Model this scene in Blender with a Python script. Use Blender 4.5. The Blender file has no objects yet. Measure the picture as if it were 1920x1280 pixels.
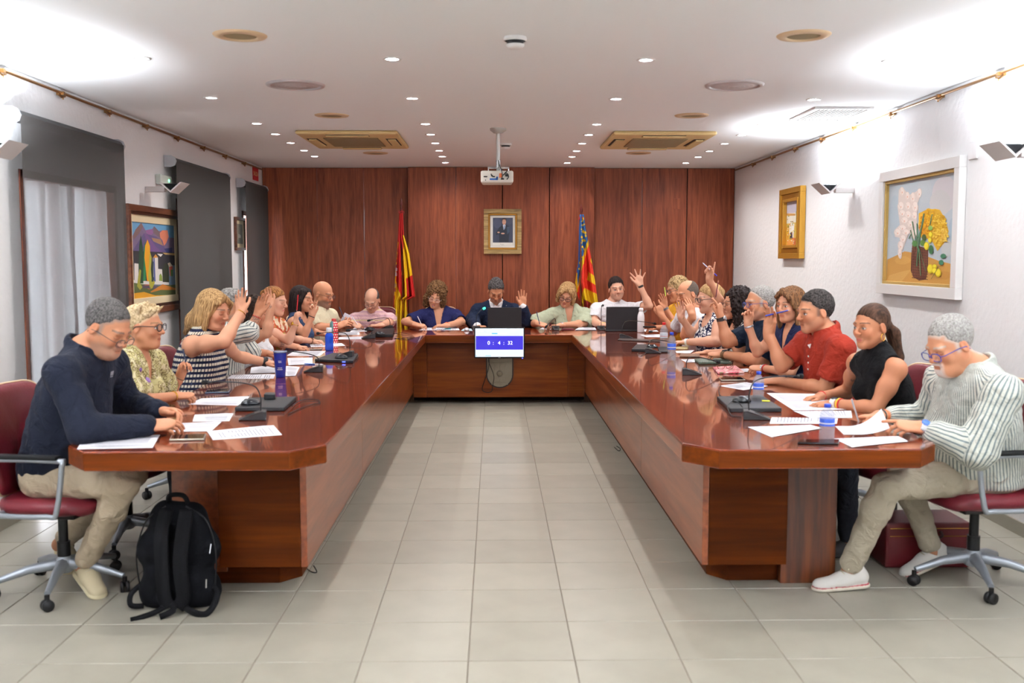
import bpy, math, random
import numpy as np
from mathutils import Vector, Matrix
random.seed(7); np.random.seed(7)
SC = bpy.context.scene; COL = SC.collection
PI = math.pi
# ---------------------------------------------------------------- camera
FPX = 1860.0; CH = 1.58
PIT = math.atan(156/FPX); YAW = math.atan(33/FPX*math.cos(PIT))
cd = bpy.data.cameras.new('camera'); cam = bpy.data.objects.new('camera', cd); COL.objects.link(cam)
cam.location = (0, 0, CH); cam.rotation_euler = (PI/2-PIT, 0, -YAW)
cd.sensor_width = 36; cd.lens = FPX/1920*36; cd.clip_start = .05
cd.dof.use_dof = True; cd.dof.focus_distance = 9.6; cd.dof.aperture_fstop = 3.0
SC.camera = cam
# ---------------------------------------------------------------- world, exposure
w = bpy.data.worlds.new('world'); SC.world = w; w.use_nodes = True
bg = w.node_tree.nodes['Background']; bg.inputs[0].default_value = (.80, .90, 1, 1); bg.inputs[1].default_value = 11.0
SC.view_settings.view_transform = 'Standard'; SC.view_settings.look = 'None'
SC.view_settings.gamma = 1; SC.view_settings.exposure = 1.04; SC.view_settings.use_curve_mapping = False
SC.cycles.use_denoising = True
SC.cycles.max_bounces = 8; SC.cycles.diffuse_bounces = 4; SC.cycles.glossy_bounces = 4
SC.cycles.transparent_max_bounces = 12; SC.cycles.sample_clamp_indirect = 6
SC.cycles.caustics_reflective = False; SC.cycles.caustics_refractive = False
HC = 2.70                                   # ceiling height
XL, XR, YB, YF = -2.88, 3.01, 12.5, -2.0    # room
DOWN_W = 17.0; SCONCE_W = 37.0; FILL_UP_W = 84.0
LIGHTROWS = [('outer left', -1.98), ('inner left', -.575), ('inner right', .86), ('outer right', 2.26)]
LIGHTY = [-.9, .1, 1.55, 2.95, 4.32, 5.72, 7.10, 8.43, 9.14, 9.82, 10.5, 11.1, 11.8]
# ---------------------------------------------------------------- helpers
_f = np.array([math.sin(YAW)*math.cos(PIT), math.cos(YAW)*math.cos(PIT), -math.sin(PIT)])
_r = np.array([math.cos(YAW), -math.sin(YAW), 0.]); _u = np.cross(_r, _f)
def ray(px, py): return _f + _r*(px-960)/FPX - _u*(py-640)/FPX
def P(px, py, Y):
    d = ray(px, py); return np.array([0, 0, CH]) + d*(Y/d[1])
def PX(px, py, X):
    d = ray(px, py); return np.array([0, 0, CH]) + d*(X/d[0])
def PZ(px, py, Z):
    d = ray(px, py); return np.array([0, 0, CH]) + d*((Z-CH)/d[2])
def V(*a): return np.array(a, float)
def nrm(v): v = np.asarray(v, float); return v/max(np.linalg.norm(v), 1e-9)
def S(r, g, b):
    def l(c):
        c /= 255
        return c/12.92 if c <= .04045 else ((c+.055)/1.055)**2.4
    return (l(r), l(g), l(b))
MATS = {}
def mat(name, col, rough=.5, metal=0., emit=None, es=0, trans=0, ior=1.45, coat=0, alpha=1, spec=None, vcol=False, bump=None, trl=0, sheen=0):
    if name in MATS: return MATS[name]
    m = bpy.data.materials.new(name); m.use_nodes = True; nt = m.node_tree; b = nt.nodes['Principled BSDF']
    b.inputs['Base Color'].default_value = (*col, 1); b.inputs['Roughness'].default_value = rough
    b.inputs['Metallic'].default_value = metal; b.inputs['IOR'].default_value = ior
    if trans: b.inputs['Transmission Weight'].default_value = trans
    if coat: b.inputs['Coat Weight'].default_value = coat; b.inputs['Coat Roughness'].default_value = .06
    if spec is not None: b.inputs['Specular IOR Level'].default_value = spec
    if sheen: b.inputs['Sheen Weight'].default_value = sheen
    if emit: b.inputs['Emission Color'].default_value = (*emit, 1); b.inputs['Emission Strength'].default_value = es
    if alpha < 1: b.inputs['Alpha'].default_value = alpha
    if vcol:
        a = nt.nodes.new('ShaderNodeAttribute'); a.attribute_name = 'Col'; nt.links.new(a.outputs['Color'], b.inputs['Base Color'])
    if bump:
        n = nt.nodes.new('ShaderNodeTexNoise'); n.inputs['Scale'].default_value = bump[0]; n.inputs['Detail'].default_value = 3
        tc = nt.nodes.new('ShaderNodeTexCoord'); mp = nt.nodes.new('ShaderNodeMapping')
        if len(bump) > 2: mp.inputs['Scale'].default_value = bump[2]
        nt.links.new(tc.outputs['Object'], mp.inputs[0]); nt.links.new(mp.outputs[0], n.inputs[0])
        bp = nt.nodes.new('ShaderNodeBump'); bp.inputs['Strength'].default_value = bump[1]; bp.inputs['Distance'].default_value = .01
        nt.links.new(n.outputs[0], bp.inputs['Height']); nt.links.new(bp.outputs[0], b.inputs['Normal'])
    MATS[name] = m; return m
def N(nt, t, **kw):
    n = nt.nodes.new(t)
    for k, v in kw.items(): setattr(n, k, v)
    return n
def ramp(nt, stops, interp='LINEAR'):
    r = nt.nodes.new('ShaderNodeValToRGB'); r.color_ramp.interpolation = interp
    e = r.color_ramp.elements
    while len(e) < len(stops): e.new(.5)
    for i, (p, c) in enumerate(stops): e[i].position = p; e[i].color = (*c, 1)
    return r
def wood(name, dark, mid, light, axis='z', scale=1., rough=.3, coat=0., fig=1., spec=.5):
    if name in MATS: return MATS[name]
    m = bpy.data.materials.new(name); m.use_nodes = True; nt = m.node_tree; b = nt.nodes['Principled BSDF']; L = nt.links.new
    tc = N(nt, 'ShaderNodeTexCoord'); oi = N(nt, 'ShaderNodeObjectInfo')
    ad = N(nt, 'ShaderNodeVectorMath', operation='ADD'); ml = N(nt, 'ShaderNodeVectorMath', operation='SCALE')
    cx = N(nt, 'ShaderNodeCombineXYZ'); L(oi.outputs['Random'], cx.inputs[0]); L(oi.outputs['Random'], cx.inputs[1]); L(oi.outputs['Random'], cx.inputs[2])
    L(cx.outputs[0], ml.inputs[0]); ml.inputs['Scale'].default_value = 13.
    L(tc.outputs['Object'], ad.inputs[0]); L(ml.outputs[0], ad.inputs[1])
    sc = {'x': (.45, 7, 7), 'y': (7, .45, 7), 'z': (7, 7, .45)}[axis]
    mp = N(nt, 'ShaderNodeMapping'); mp.inputs['Scale'].default_value = tuple(s*scale for s in sc); L(ad.outputs[0], mp.inputs[0])
    n1 = N(nt, 'ShaderNodeTexNoise'); n1.inputs['Scale'].default_value = 1.6; n1.inputs['Detail'].default_value = 5; n1.inputs['Distortion'].default_value = 1.4*fig
    n2 = N(nt, 'ShaderNodeTexNoise'); n2.inputs['Scale'].default_value = 9; n2.inputs['Detail'].default_value = 4; n2.inputs['Distortion'].default_value = .4
    n3 = N(nt, 'ShaderNodeTexNoise'); n3.inputs['Scale'].default_value = .55; n3.inputs['Detail'].default_value = 1
    L(mp.outputs[0], n1.inputs[0]); L(mp.outputs[0], n2.inputs[0]); L(mp.outputs[0], n3.inputs[0])
    a1 = N(nt, 'ShaderNodeMath', operation='MULTIPLY_ADD'); a1.inputs[1].default_value = .35; L(n2.outputs[0], a1.inputs[0])
    a2 = N(nt, 'ShaderNodeMath', operation='MULTIPLY_ADD'); a2.inputs[1].default_value = .5; L(n1.outputs[0], a2.inputs[0])
    a3 = N(nt, 'ShaderNodeMath', operation='MULTIPLY'); a3.inputs[1].default_value = .2; L(n3.outputs[0], a3.inputs[0])
    L(a3.outputs[0], a2.inputs[2]); L(a2.outputs[0], a1.inputs[2])
    r = ramp(nt, [(.38, dark), (.53, mid), (.68, light)]); L(a1.outputs[0], r.inputs[0]); L(r.outputs[0], b.inputs['Base Color'])
    b.inputs['Roughness'].default_value = rough; b.inputs['Specular IOR Level'].default_value = spec
    if coat: b.inputs['Coat Weight'].default_value = coat; b.inputs['Coat Roughness'].default_value = .045
    MATS[name] = m; return m

class MB:
    """collects simple solids; build() links them as one mesh object"""
    def __init__(s): s.v = []; s.f = []; s.sm = []; s.mi = []; s.cur = 0
    def add(s, v, f, smooth=False):
        o = len(s.v); s.v += [tuple(map(float, q)) for q in v]; s.f += [tuple(i+o for i in q) for q in f]
        s.sm += [smooth]*len(f); s.mi += [s.cur]*len(f); return s
    def box(s, lo, hi, R=None, o=None):
        (a, b, c), (d, e, g) = lo, hi
        v = [V(x, y, z) for x in (a, d) for y in (b, e) for z in (c, g)]
        if R is not None: v = [np.asarray(o)+R@q for q in v]
        return s.add(v, [(0, 1, 3, 2), (4, 6, 7, 5), (0, 4, 5, 1), (2, 3, 7, 6), (0, 2, 6, 4), (1, 5, 7, 3)])
    def prism(s, pts, z0, z1, R=None, o=None, inset=0):
        """polygon (x,y) ccw extruded along z"""
        n = len(pts); v = [V(p[0], p[1], z0) for p in pts]+[V(p[0], p[1], z1) for p in pts]
        if R is not None: v = [np.asarray(o)+R@q for q in v]
        return s.add(v, [tuple(range(n))[::-1], tuple(range(n, 2*n))]+[(i, (i+1) % n, n+(i+1) % n, n+i) for i in range(n)])
    def tube(s, pts, r, n=8, close=False, caps=True):
        pts = [np.asarray(p, float) for p in pts]; m = len(pts); rs = r if hasattr(r, '__len__') else [r]*m
        v = []; prev = None
        for i, p in enumerate(pts):
            a = pts[(i-1) % m] if (i or close) else p; b = pts[(i+1) % m] if (i < m-1 or close) else p
            t = nrm(b-a)
            if prev is None:
                q = V(0, 0, 1) if abs(t[2]) < .9 else V(1, 0, 0); u = nrm(np.cross(t, q))
            else: u = nrm(prev-t*np.dot(prev, t))
            prev = u; w_ = np.cross(t, u)
            v += [p+(u*math.cos(2*PI*k/n)+w_*math.sin(2*PI*k/n))*rs[i] for k in range(n)]
        f = []
        for i in range(m if close else m-1):
            j = (i+1) % m
            f += [(i*n+k, i*n+(k+1) % n, j*n+(k+1) % n, j*n+k) for k in range(n)]
        s.add(v, f, True)
        if caps and not close: s.add([v[k] for k in range(n)]+[v[(m-1)*n+k] for k in range(n)], [tuple(range(n))[::-1], tuple(range(n, 2*n))])
        return s
    def lathe(s, prof, n=24, o=(0, 0, 0), R=None, smooth=True):
        v = []; o = np.asarray(o, float)
        for r, z in prof:
            for k in range(n):
                q = V(r*math.cos(2*PI*k/n), r*math.sin(2*PI*k/n), z)
                v.append(o+(R@q if R is not None else q))
        f = [(i*n+k, i*n+(k+1) % n, (i+1)*n+(k+1) % n, (i+1)*n+k) for i in range(len(prof)-1) for k in range(n)]
        s.add(v, f, smooth)
        m = len(prof)
        if prof[0][0] > 1e-4: s.add([v[k] for k in range(n)], [tuple(range(n))[::-1]])
        if prof[-1][0] > 1e-4: s.add([v[(m-1)*n+k] for k in range(n)], [tuple(range(n))])
        return s
    def grid(s, fn, nu, nv, smooth=True, thick=None):
        v = [fn(i/nu, j/nv) for i in range(nu+1) for j in range(nv+1)]; w_ = nv+1
        f = [(i*w_+j, (i+1)*w_+j, (i+1)*w_+j+1, i*w_+j+1) for i in range(nu) for j in range(nv)]
        return s.add(v, f, smooth)
    def mesh(s, name, mats):
        me = bpy.data.meshes.new(name); me.from_pydata(s.v, [], s.f)
        me.polygons.foreach_set('use_smooth', s.sm)
        for m in (mats if isinstance(mats, (list, tuple)) else [mats]): me.materials.append(m)
        me.polygons.foreach_set('material_index', s.mi); me.update(); return me
    def build(s, name, mats, parent=None, loc=None, bev=0, seg=2, thick=0):
        me = s.mesh(name, mats); o = bpy.data.objects.new(name, me); COL.objects.link(o)
        if parent is not None: o.parent = parent
        if loc is not None: o.location = loc
        if thick:
            q = o.modifiers.new('t', 'SOLIDIFY'); q.thickness = thick; q.offset = 0
        if bev:
            q = o.modifiers.new('b', 'BEVEL'); q.width = bev; q.segments = seg; q.limit_method = 'ANGLE'; q.angle_limit = .7
        return o
def tag(o, label=None, cat=None, group=None, kind=None):
    if label: o['label'] = label
    if cat: o['category'] = cat
    if group: o['group'] = group
    if kind: o['kind'] = kind
    return o
def empty(name, loc, rz=0, label=None, cat=None, group=None, R=None):
    o = bpy.data.objects.new(name, None); COL.objects.link(o); o.location = loc; o.rotation_euler = (0, 0, rz)
    o.empty_display_size = .1
    if R is not None: o.rotation_euler = Matrix(R.tolist()).to_euler()
    return tag(o, label, cat, group)
def dup(o, parent=None):
    kids = [c for c in KIDS.get(o.name, [])] if False else list(o.children)
    c = o.copy(); COL.objects.link(c); c.parent = parent
    for ch in kids: dup(ch, c)
    return c
def Rz(a): c, s_ = math.cos(a), math.sin(a); return np.array([[c, -s_, 0], [s_, c, 0], [0, 0, 1.]])
def Rx(a): c, s_ = math.cos(a), math.sin(a); return np.array([[1., 0, 0], [0, c, -s_], [0, s_, c]])
def Ry(a): c, s_ = math.cos(a), math.sin(a); return np.array([[c, 0, s_], [0, 1., 0], [-s_, 0, c]])
def frame(y, z):
    y = nrm(y); z = np.asarray(z, float); z = nrm(z-y*np.dot(z, y)); x = np.cross(y, z); return np.array([x, y, z]).T
ORD = ['first', 'second', 'third', 'fourth', 'fifth', 'sixth', 'seventh', 'eighth', 'ninth', 'tenth', 'eleventh', 'twelfth', 'thirteenth']
# ---------------------------------------------------------------- materials
M_wall = mat('white_plaster', S(234, 233, 233), .85, bump=(26, .35))
M_ceil = mat('ceiling_paint', S(240, 242, 242), .9)
M_trimw = mat('white_lacquer', S(228, 226, 224), .3)
M_dwood = wood('wall_wood', S(98, 46, 28), S(130, 66, 42), S(152, 84, 54), 'z', 1.3, .42, .0, spec=.2)
M_twood = wood('table_top_wood', S(78, 24, 7), S(112, 40, 12), S(134, 56, 18), 'y', .8, .2, 1., spec=.3)
M_twoodx = wood('table_edge_wood', S(66, 25, 1), S(88, 36, 2), S(106, 48, 4), 'x', .8, .5, .0, spec=.1)
M_pwoodx = wood('panel_wood', S(48, 17, 0), S(68, 26, 1), S(88, 38, 3), 'x', .6, .55, .0, spec=.08)  # darker copy of the panel wood, near front's shade put into its colour
M_pwoodb = wood('panel_wood_back', S(84, 34, 5), S(112, 50, 9), S(130, 66, 16), 'x', .6, .4, .0, spec=.2)  # lighter copy of the panel wood for the better lit back
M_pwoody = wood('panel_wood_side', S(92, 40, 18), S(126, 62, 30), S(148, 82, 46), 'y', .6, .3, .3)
M_black = mat('black_plastic', S(20, 20, 22), .4, spec=.3)
M_blackm = mat('black_matte', S(16, 16, 18), .7, spec=.2)
M_alu = mat('aluminium', S(158, 164, 172), .4, .6)
M_chrome = mat('chrome', S(205, 205, 208), .15, 1.)
M_brass = mat('aged_brass', S(150, 112, 70), .35, .9)
M_gold = mat('gold', S(222, 170, 70), .25, 1.)
M_burg = mat('burgundy_leather', S(98, 20, 32), .45, bump=(90, .15))
M_paper = mat('paper', S(222, 222, 230), .7)
M_ink = mat('ink', S(138, 138, 148), .8)
M_tile = None
# ================================================================ STRUCTURE
def structure(o): o['kind'] = 'structure'; return o
# floor with tiles
m = bpy.data.materials.new('floor_tile'); m.use_nodes = True; nt = m.node_tree; b = nt.nodes['Principled BSDF']
oi = N(nt, 'ShaderNodeObjectInfo'); tc = N(nt, 'ShaderNodeTexCoord'); n1 = N(nt, 'ShaderNodeTexNoise'); n1.inputs['Scale'].default_value = 5; n1.inputs['Detail'].default_value = 6
nt.links.new(tc.outputs['Object'], n1.inputs[0])
mx = N(nt, 'ShaderNodeMath', operation='MULTIPLY_ADD'); mx.inputs[1].default_value = .35; nt.links.new(oi.outputs['Random'], mx.inputs[0]); 
m2 = N(nt, 'ShaderNodeMath', operation='MULTIPLY'); m2.inputs[1].default_value = .8; nt.links.new(n1.outputs[0], m2.inputs[0]); nt.links.new(m2.outputs[0], mx.inputs[2])
r = ramp(nt, [(.25, S(142, 137, 124)), (.9, S(161, 156, 142))]); nt.links.new(mx.outputs[0], r.inputs[0]); nt.links.new(r.outputs[0], b.inputs['Base Color'])
b.inputs['Roughness'].default_value = .34; M_tile = m
M_grout = mat('grout', S(126, 116, 106), .9)
fl = MB().box((XL-.3, YF-.2, -.2), (XR+.3, YB+.2, -.004)).build('floor', M_grout); structure(fl)
TW = .42; TX0 = -.105; TY0 = 3.79
proto = None; far = MB(); cnt = 0
def tile_mb(lo, hi, mb=None):
    mb = mb or MB(); g = .0018; bb = .002; x0, y0 = lo; x1, y1 = hi
    x0 += g; y0 += g; x1 -= g; y1 -= g
    v = [(x0, y0, -.004), (x1, y0, -.004), (x1, y1, -.004), (x0, y1, -.004), (x0+bb, y0+bb, 0), (x1-bb, y0+bb, 0), (x1-bb, y1-bb, 0), (x0+bb, y1-bb, 0)]
    return mb.add(v, [(0, 1, 5, 4), (1, 2, 6, 5), (2, 3, 7, 6), (3, 0, 4, 7), (4, 5, 6, 7)])
tme = tile_mb((-TW/2, -TW/2), (TW/2, TW/2)).mesh('tile', M_tile)
for j in range(-13, 22):
    for i in range(-8, 9):
        x0, x1 = TX0+i*TW, TX0+(i+1)*TW; y0, y1 = TY0+j*TW, TY0+(j+1)*TW
        x0 = max(x0, XL); x1 = min(x1, XR); y1 = min(y1, YB)
        if x1-x0 < .03 or y1-y0 < .03: continue
        full = x1-x0 > TW-.01 and y1-y0 > TW-.01
        vis = -3 <= j <= 15 and abs((x0+x1)/2-.03) < (y1+.2)*.56
        if vis and cnt < 296:
            if full:
                o = bpy.data.objects.new('tile', tme); o.location = ((x0+x1)/2, (y0+y1)/2, 0); COL.objects.link(o)
            else: o = tile_mb((x0, y0), (x1, y1)).build('tile', M_tile)
            o.parent = fl; cnt += 1
        else: tile_mb((x0, y0), (x1, y1), far)
o = far.build('distant_tiles', M_tile, fl); o['kind'] = 'stuff'
# ceiling
structure(MB().box((XL-.3, YF-.2, HC), (XR+.3, YB+.2, HC+.2)).build('ceiling', M_ceil))
structure(MB().box((XR, YF-.2, -.2), (XR+.2, YB+.2, HC)).build('wall_right', M_wall))
structure(MB().box((XL-.3, YF-.2, -.2), (XR+.2, YF, HC)).build('wall_front', M_wall))
# left wall with openings
WIN = [(6.12, 7.66, 2.12), (9.1, 10.62, 2.12), (11.45, 12.3, 2.12)]
mb = MB(); y = YF
for (a, b_, t) in WIN:
    mb.box((XL-.25, y, -.2), (XL, a, HC)); mb.box((XL-.25, a, t), (XL, b_, HC)); mb.box((XL-.25, a, -.2), (XL, b_, .05)); y = b_
mb.box((XL-.25, y, -.2), (XL, YB+.2, HC)); structure(mb.build('wall_left', M_wall))
M_ww = wood('window_wood', S(96, 44, 28), S(126, 66, 44), S(150, 88, 60), 'z', 1., .35)
M_glass = bpy.data.materials.new('window_glass'); M_glass.use_nodes = True; nt = M_glass.node_tree; nt.nodes.remove(nt.nodes['Principled BSDF'])
q1 = N(nt, 'ShaderNodeBsdfTransparent'); q2 = N(nt, 'ShaderNodeBsdfGlossy'); q2.inputs['Roughness'].default_value = .02; q3 = N(nt, 'ShaderNodeMixShader'); q3.inputs[0].default_value = .06
nt.links.new(q1.outputs[0], q3.inputs[1]); nt.links.new(q2.outputs[0], q3.inputs[2]); nt.links.new(q3.outputs[0], nt.nodes['Material Output'].inputs[0])
for i, (a, b_, t) in enumerate(WIN):
    r_ = MB(); x0, x1 = XL-.16, XL-.10
    r_.box((x0, a, .05), (x1+.11, a+.05, t)); r_.box((x0, b_-.05, .05), (x1+.11, b_, t)); r_.box((x0, a, t-.05), (x1+.11, b_, t)); r_.box((x0, a, .05), (x1, b_, .13))
    c = (a+b_)/2; r_.box((x0, c-.035, .13), (x1, c+.035, t-.05))
    wo = structure(r_.build('window_%d' % (i+1), M_ww, bev=.004))
    for (p, q) in ((a+.05, c-.035), (c+.035, b_-.05)):
        MB().box((XL-.135, p, .13), (XL-.129, q, t-.05)).build('pane', M_glass, wo)
    MB().tube([(x1+.01, c-.02, 1.0), (x1+.05, c-.02, 1.0), (x1+.05, c-.02, .9)], .008).build('handle', M_chrome, wo)
# back wall: backing + wood panels
wb = structure(MB().box((XL-.3, YB, -.2), (XR+.2, YB+.2, HC)).build('wall_back', mat('panel_backing', S(40, 16, 9), .6)))
bx = [XL+.003, P(596, 400, YB)[0], P(683, 400, YB)[0], P(766, 400, YB)[0], P(855, 400, YB-.12)[0], P(942, 400, YB-.12)[0], P(1030, 400, YB-.12)[0], P(1115, 400, YB-.12)[0], P(1203, 400, YB)[0], P(1287, 400, YB)[0], XR-.003]
for i in range(10):
    yy = YB-.14 if 3 <= i <= 6 else YB-.03
    MB().box((bx[i]+.006, yy, .0), (bx[i+1]-.006, YB-.001, HC-.004)).build('wood_panel', M_dwood, wb, bev=.003)
M_strip = wood('strip_wood', S(110, 46, 22), S(148, 70, 40), S(172, 92, 56), 'z', 1., .3, .3)
for i in (1, 2, 4, 8):
    yy = YB-.12 if i == 4 else YB-.012
    MB().box((bx[i]-.0055, yy, 0), (bx[i]+.0055, YB-.0005, HC-.01)).build('joint_strip', M_strip, wb)
o = MB().box((P(1262, 372, YB)[0], YB-.034, P(1262, 392, YB)[2]), (P(1275, 372, YB)[0], YB-.029, P(1262, 372, YB)[2])).build('access_hatch', M_dwood, wb, bev=.002)
# picture rails
for nm, x, sg, ys in (('trim_1', XL, 1, [P(0, 0, 1)[1]]), ('trim_2', XR, -1, [1])):
    t = structure(MB().tube([(x+sg*.03, YF+.02, HC-.035), (x+sg*.03, YB-.16, HC-.035)], .010, 10).build(nm, M_brass))
    y = YB-.2
    for k in range(18):
        y -= .8
        if y < YF: break
        q = MB().box((min(x, x+sg*.05), y-.012, HC-.05), (max(x, x+sg*.05), y+.012, HC-.028))
        q.tube([(x+sg*.03, y-.05, HC-.05), (x+sg*.03, y, HC-.062), (x+sg*.03, y+.05, HC-.05)], .008, 6)
        q.tube([(x+sg*.03, y+.02, HC-.05), (x+sg*.03, y+.02, HC-.075)], .005, 6)
        q.build('bracket', M_brass, t)
# baseboards
structure(MB().box((XR-.012, YF, 0), (XR-.0005, YB-.16, .08)).build('baseboard_right', M_tile))
mb = MB(); y = YF
for (a, b_, t) in WIN: mb.box((XL+.0005, y, 0), (XL+.012, a, .08)); y = b_
structure(mb.build('baseboard_left', M_tile))

# ================================================================ TABLE
TZ = .77; TB = .685
tb = empty('conference_table', (0, 0, 0), label='large U-shaped varnished reddish wooden conference table in the middle of the room', cat='table')
XI, XO, RI, RO = -.738, -1.85, .826, 1.94
YN = 4.15; YM = 10.5; YE = 11.70
def slab(name, pts, m):
    mb = MB().prism(pts, TB, TZ); return mb.build(name, m, tb, bev=.0035, seg=3)
for (y0, y1, p0, p1) in ((0, 6.4, None, None), (6.402, 8.5, None, None), (8.502, 0, None, None)):
    if y0 == 0: l, r_ = [(XI-.13, YN), (XI, YN+.15), (XI, y1), (XO, y1), (XO, YN+.14), (XO+.12, YN)], [(RI+.13, YN), (RO-.12, YN), (RO, YN+.14), (RO, y1), (RI, y1), (RI, YN+.15)]
    elif y1 == 0: l, r_ = [(XO, y0), (XI, y0), (XI, YM), (XI-.93, YE-.2), (XO, YE-.4)], [(RI, y0), (RO, y0), (RO, YE-.4), (RI+.93, YE-.2), (RI, YM)]
    else: l, r_ = [(XO, y0), (XI, y0), (XI, y1), (XO, y1)], [(RI, y0), (RO, y0), (RO, y1), (RI, y1)]
    slab('tabletop', l, [M_twood]); slab('tabletop', r_, [M_twood])
slab('tabletop', [(XI+.003, YM), (RI-.003, YM), (RI+.93, YE-.197), (RI+.75, YE), (XI-.75, YE), (XI-.93, YE-.197)], [wood('table_top_back', S(84, 26, 7), S(122, 44, 13), S(146, 62, 20), 'x', .8, .2, 1., spec=.3)])
# edge veneer strips (orange-brown vertical faces)
def edge(a, b_, m=M_twoodx):
    a = V(*a, 0); b_ = V(*b_, 0); d = nrm(b_-a); n = V(d[1], -d[0], 0)*.0025; L = np.linalg.norm(b_-a)
    MB().box((0, -.001, 0), (L, .0025, TZ-TB-.014), np.array([d, n/.0025, [0, 0, 1]]).T*1., V(a[0], a[1], TB+.006)).build('edge_band', m, tb)
seg = [((XO, YN+.14), (XO+.12, YN)), ((XO+.12, YN), (XI-.13, YN)), ((XI-.13, YN), (XI, YN+.15)), ((XI, YN+.15), (XI, 6.4)), ((XI, 6.4), (XI, 8.5)), ((XI, 8.5), (XI, YM)),
       ((XI, YM), (RI, YM)), ((RI, YM), (RI, 8.5)), ((RI, 8.5), (RI, 6.4)), ((RI, 6.4), (RI, YN+.15)), ((RI, YN+.15), (RI+.13, YN)), ((RI+.13, YN), (RO-.12, YN)), ((RO-.12, YN), (RO, YN+.14))]
M_edgey = wood('table_edge_side', S(88, 36, 10), S(122, 54, 18), S(146, 76, 32), 'y', .8, .3, .4, spec=.3)
for a, b_ in seg: edge(a, b_, M_edgey if abs(a[0]-b_[0]) < .01 else M_twoodx)
# inner panels
PL, PR = -.885, .985
for (y0, y1) in ((4.6, 6.57), (6.57, 8.57), (8.57, 10.74)):
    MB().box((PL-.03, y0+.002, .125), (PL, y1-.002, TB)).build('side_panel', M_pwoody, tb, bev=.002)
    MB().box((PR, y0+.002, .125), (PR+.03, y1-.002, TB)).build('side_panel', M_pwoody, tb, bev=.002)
for (x0, x1) in ((PL, -.735), (-.735, .80), (.80, PR)):
    MB().box((x0+.001, 10.74, .07), (x1-.001, 10.77, TB)).build('modesty_panel', M_pwoodb, tb, bev=.002)
# near pedestals
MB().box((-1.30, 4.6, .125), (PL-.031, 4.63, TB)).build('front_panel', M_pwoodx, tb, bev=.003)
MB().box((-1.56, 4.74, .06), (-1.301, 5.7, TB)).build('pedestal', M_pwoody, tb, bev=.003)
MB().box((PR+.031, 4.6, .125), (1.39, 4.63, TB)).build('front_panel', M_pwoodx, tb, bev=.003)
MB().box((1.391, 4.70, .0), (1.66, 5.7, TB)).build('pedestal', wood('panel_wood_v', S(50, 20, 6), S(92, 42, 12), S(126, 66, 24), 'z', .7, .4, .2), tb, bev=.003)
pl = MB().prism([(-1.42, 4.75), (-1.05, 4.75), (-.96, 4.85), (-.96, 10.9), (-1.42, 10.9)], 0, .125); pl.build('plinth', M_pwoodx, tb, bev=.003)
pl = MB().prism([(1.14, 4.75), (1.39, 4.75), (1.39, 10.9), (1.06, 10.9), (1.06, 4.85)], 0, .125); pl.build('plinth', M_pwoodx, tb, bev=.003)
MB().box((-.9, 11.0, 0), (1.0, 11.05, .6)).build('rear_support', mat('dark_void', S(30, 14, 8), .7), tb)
for y in (6.9, 9.2):
    for s0 in (-1.42, 1.14): MB().box((s0, y, .125), (s0+.25, y+.6, TB)).build('pedestal', M_pwoody, tb)
# ---- coat of arms plaque under the monitor
pq = empty('plaque', (P(937, 700, 10.73)[0], 10.738, P(937, 700, 10.73)[2]), label='grey stone shield plaque with round boss on the table front below the screen', cat='plaque')
def ushape(w, t, bt, n=14):
    return [(-w, t)]+[(-w*math.cos(a), bt-.0-w*math.sin(a)*1.0) for a in [PI*k/n for k in range(n+1)]]+[(w, t)]
RXZ = np.array([[1, 0, 0], [0, 0, 1], [0, 1, 0]]).T  # x->x, y->z, z->y (towards -y uses negative)
RXZ = np.array([[1., 0, 0], [0, 0, 1], [0, -1, 0]]).T.T
def vert(mb, pts, y0, y1):
    """polygon in x,z extruded from y0 to y1 (y1<y0 faces camera)"""
    n = len(pts); v = [(p[0], y0, p[1]) for p in pts]+[(p[0], y1, p[1]) for p in pts]
    return mb.add(v, [tuple(range(n)), tuple(range(n, 2*n))[::-1]]+[(i, n+i, n+(i+1) % n, (i+1) % n) for i in range(n)])
M_stone = mat('pewter_stone', S(128, 118, 100), .45, .3, bump=(60, .3))
vert(MB(), ushape(.150, .17, -.01)[::-1], 0, -.012).build('border', mat('dark_border', S(46, 28, 18), .5), pq)
vert(MB(), ushape(.135, .165, -.01)[::-1], -.012, -.022).build('shield', M_stone, pq)
MB().lathe([(.0, .026), (.02, .022), (.032, .012), (.034, 0)][::-1], 20, (0, -.022, 0), Rx(PI/2)).build('boss', M_stone, pq)
q = MB()
for z in (.12, -.09, -.105, -.118): q.tube([(-.11 if z > 0 else -.09, -.024, z), (.11 if z > 0 else .09, -.024, z)], .003, 6)
for x in (-.06, 0, .06): q.tube([(x, -.024, .12), (x, -.024, .04)], .003, 6)
q.tube([(0, -.024, -.03), (0, -.024, -.09)], .002, 6)
q.build('relief_lines', M_stone, pq)['kind'] = 'stuff'
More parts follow.
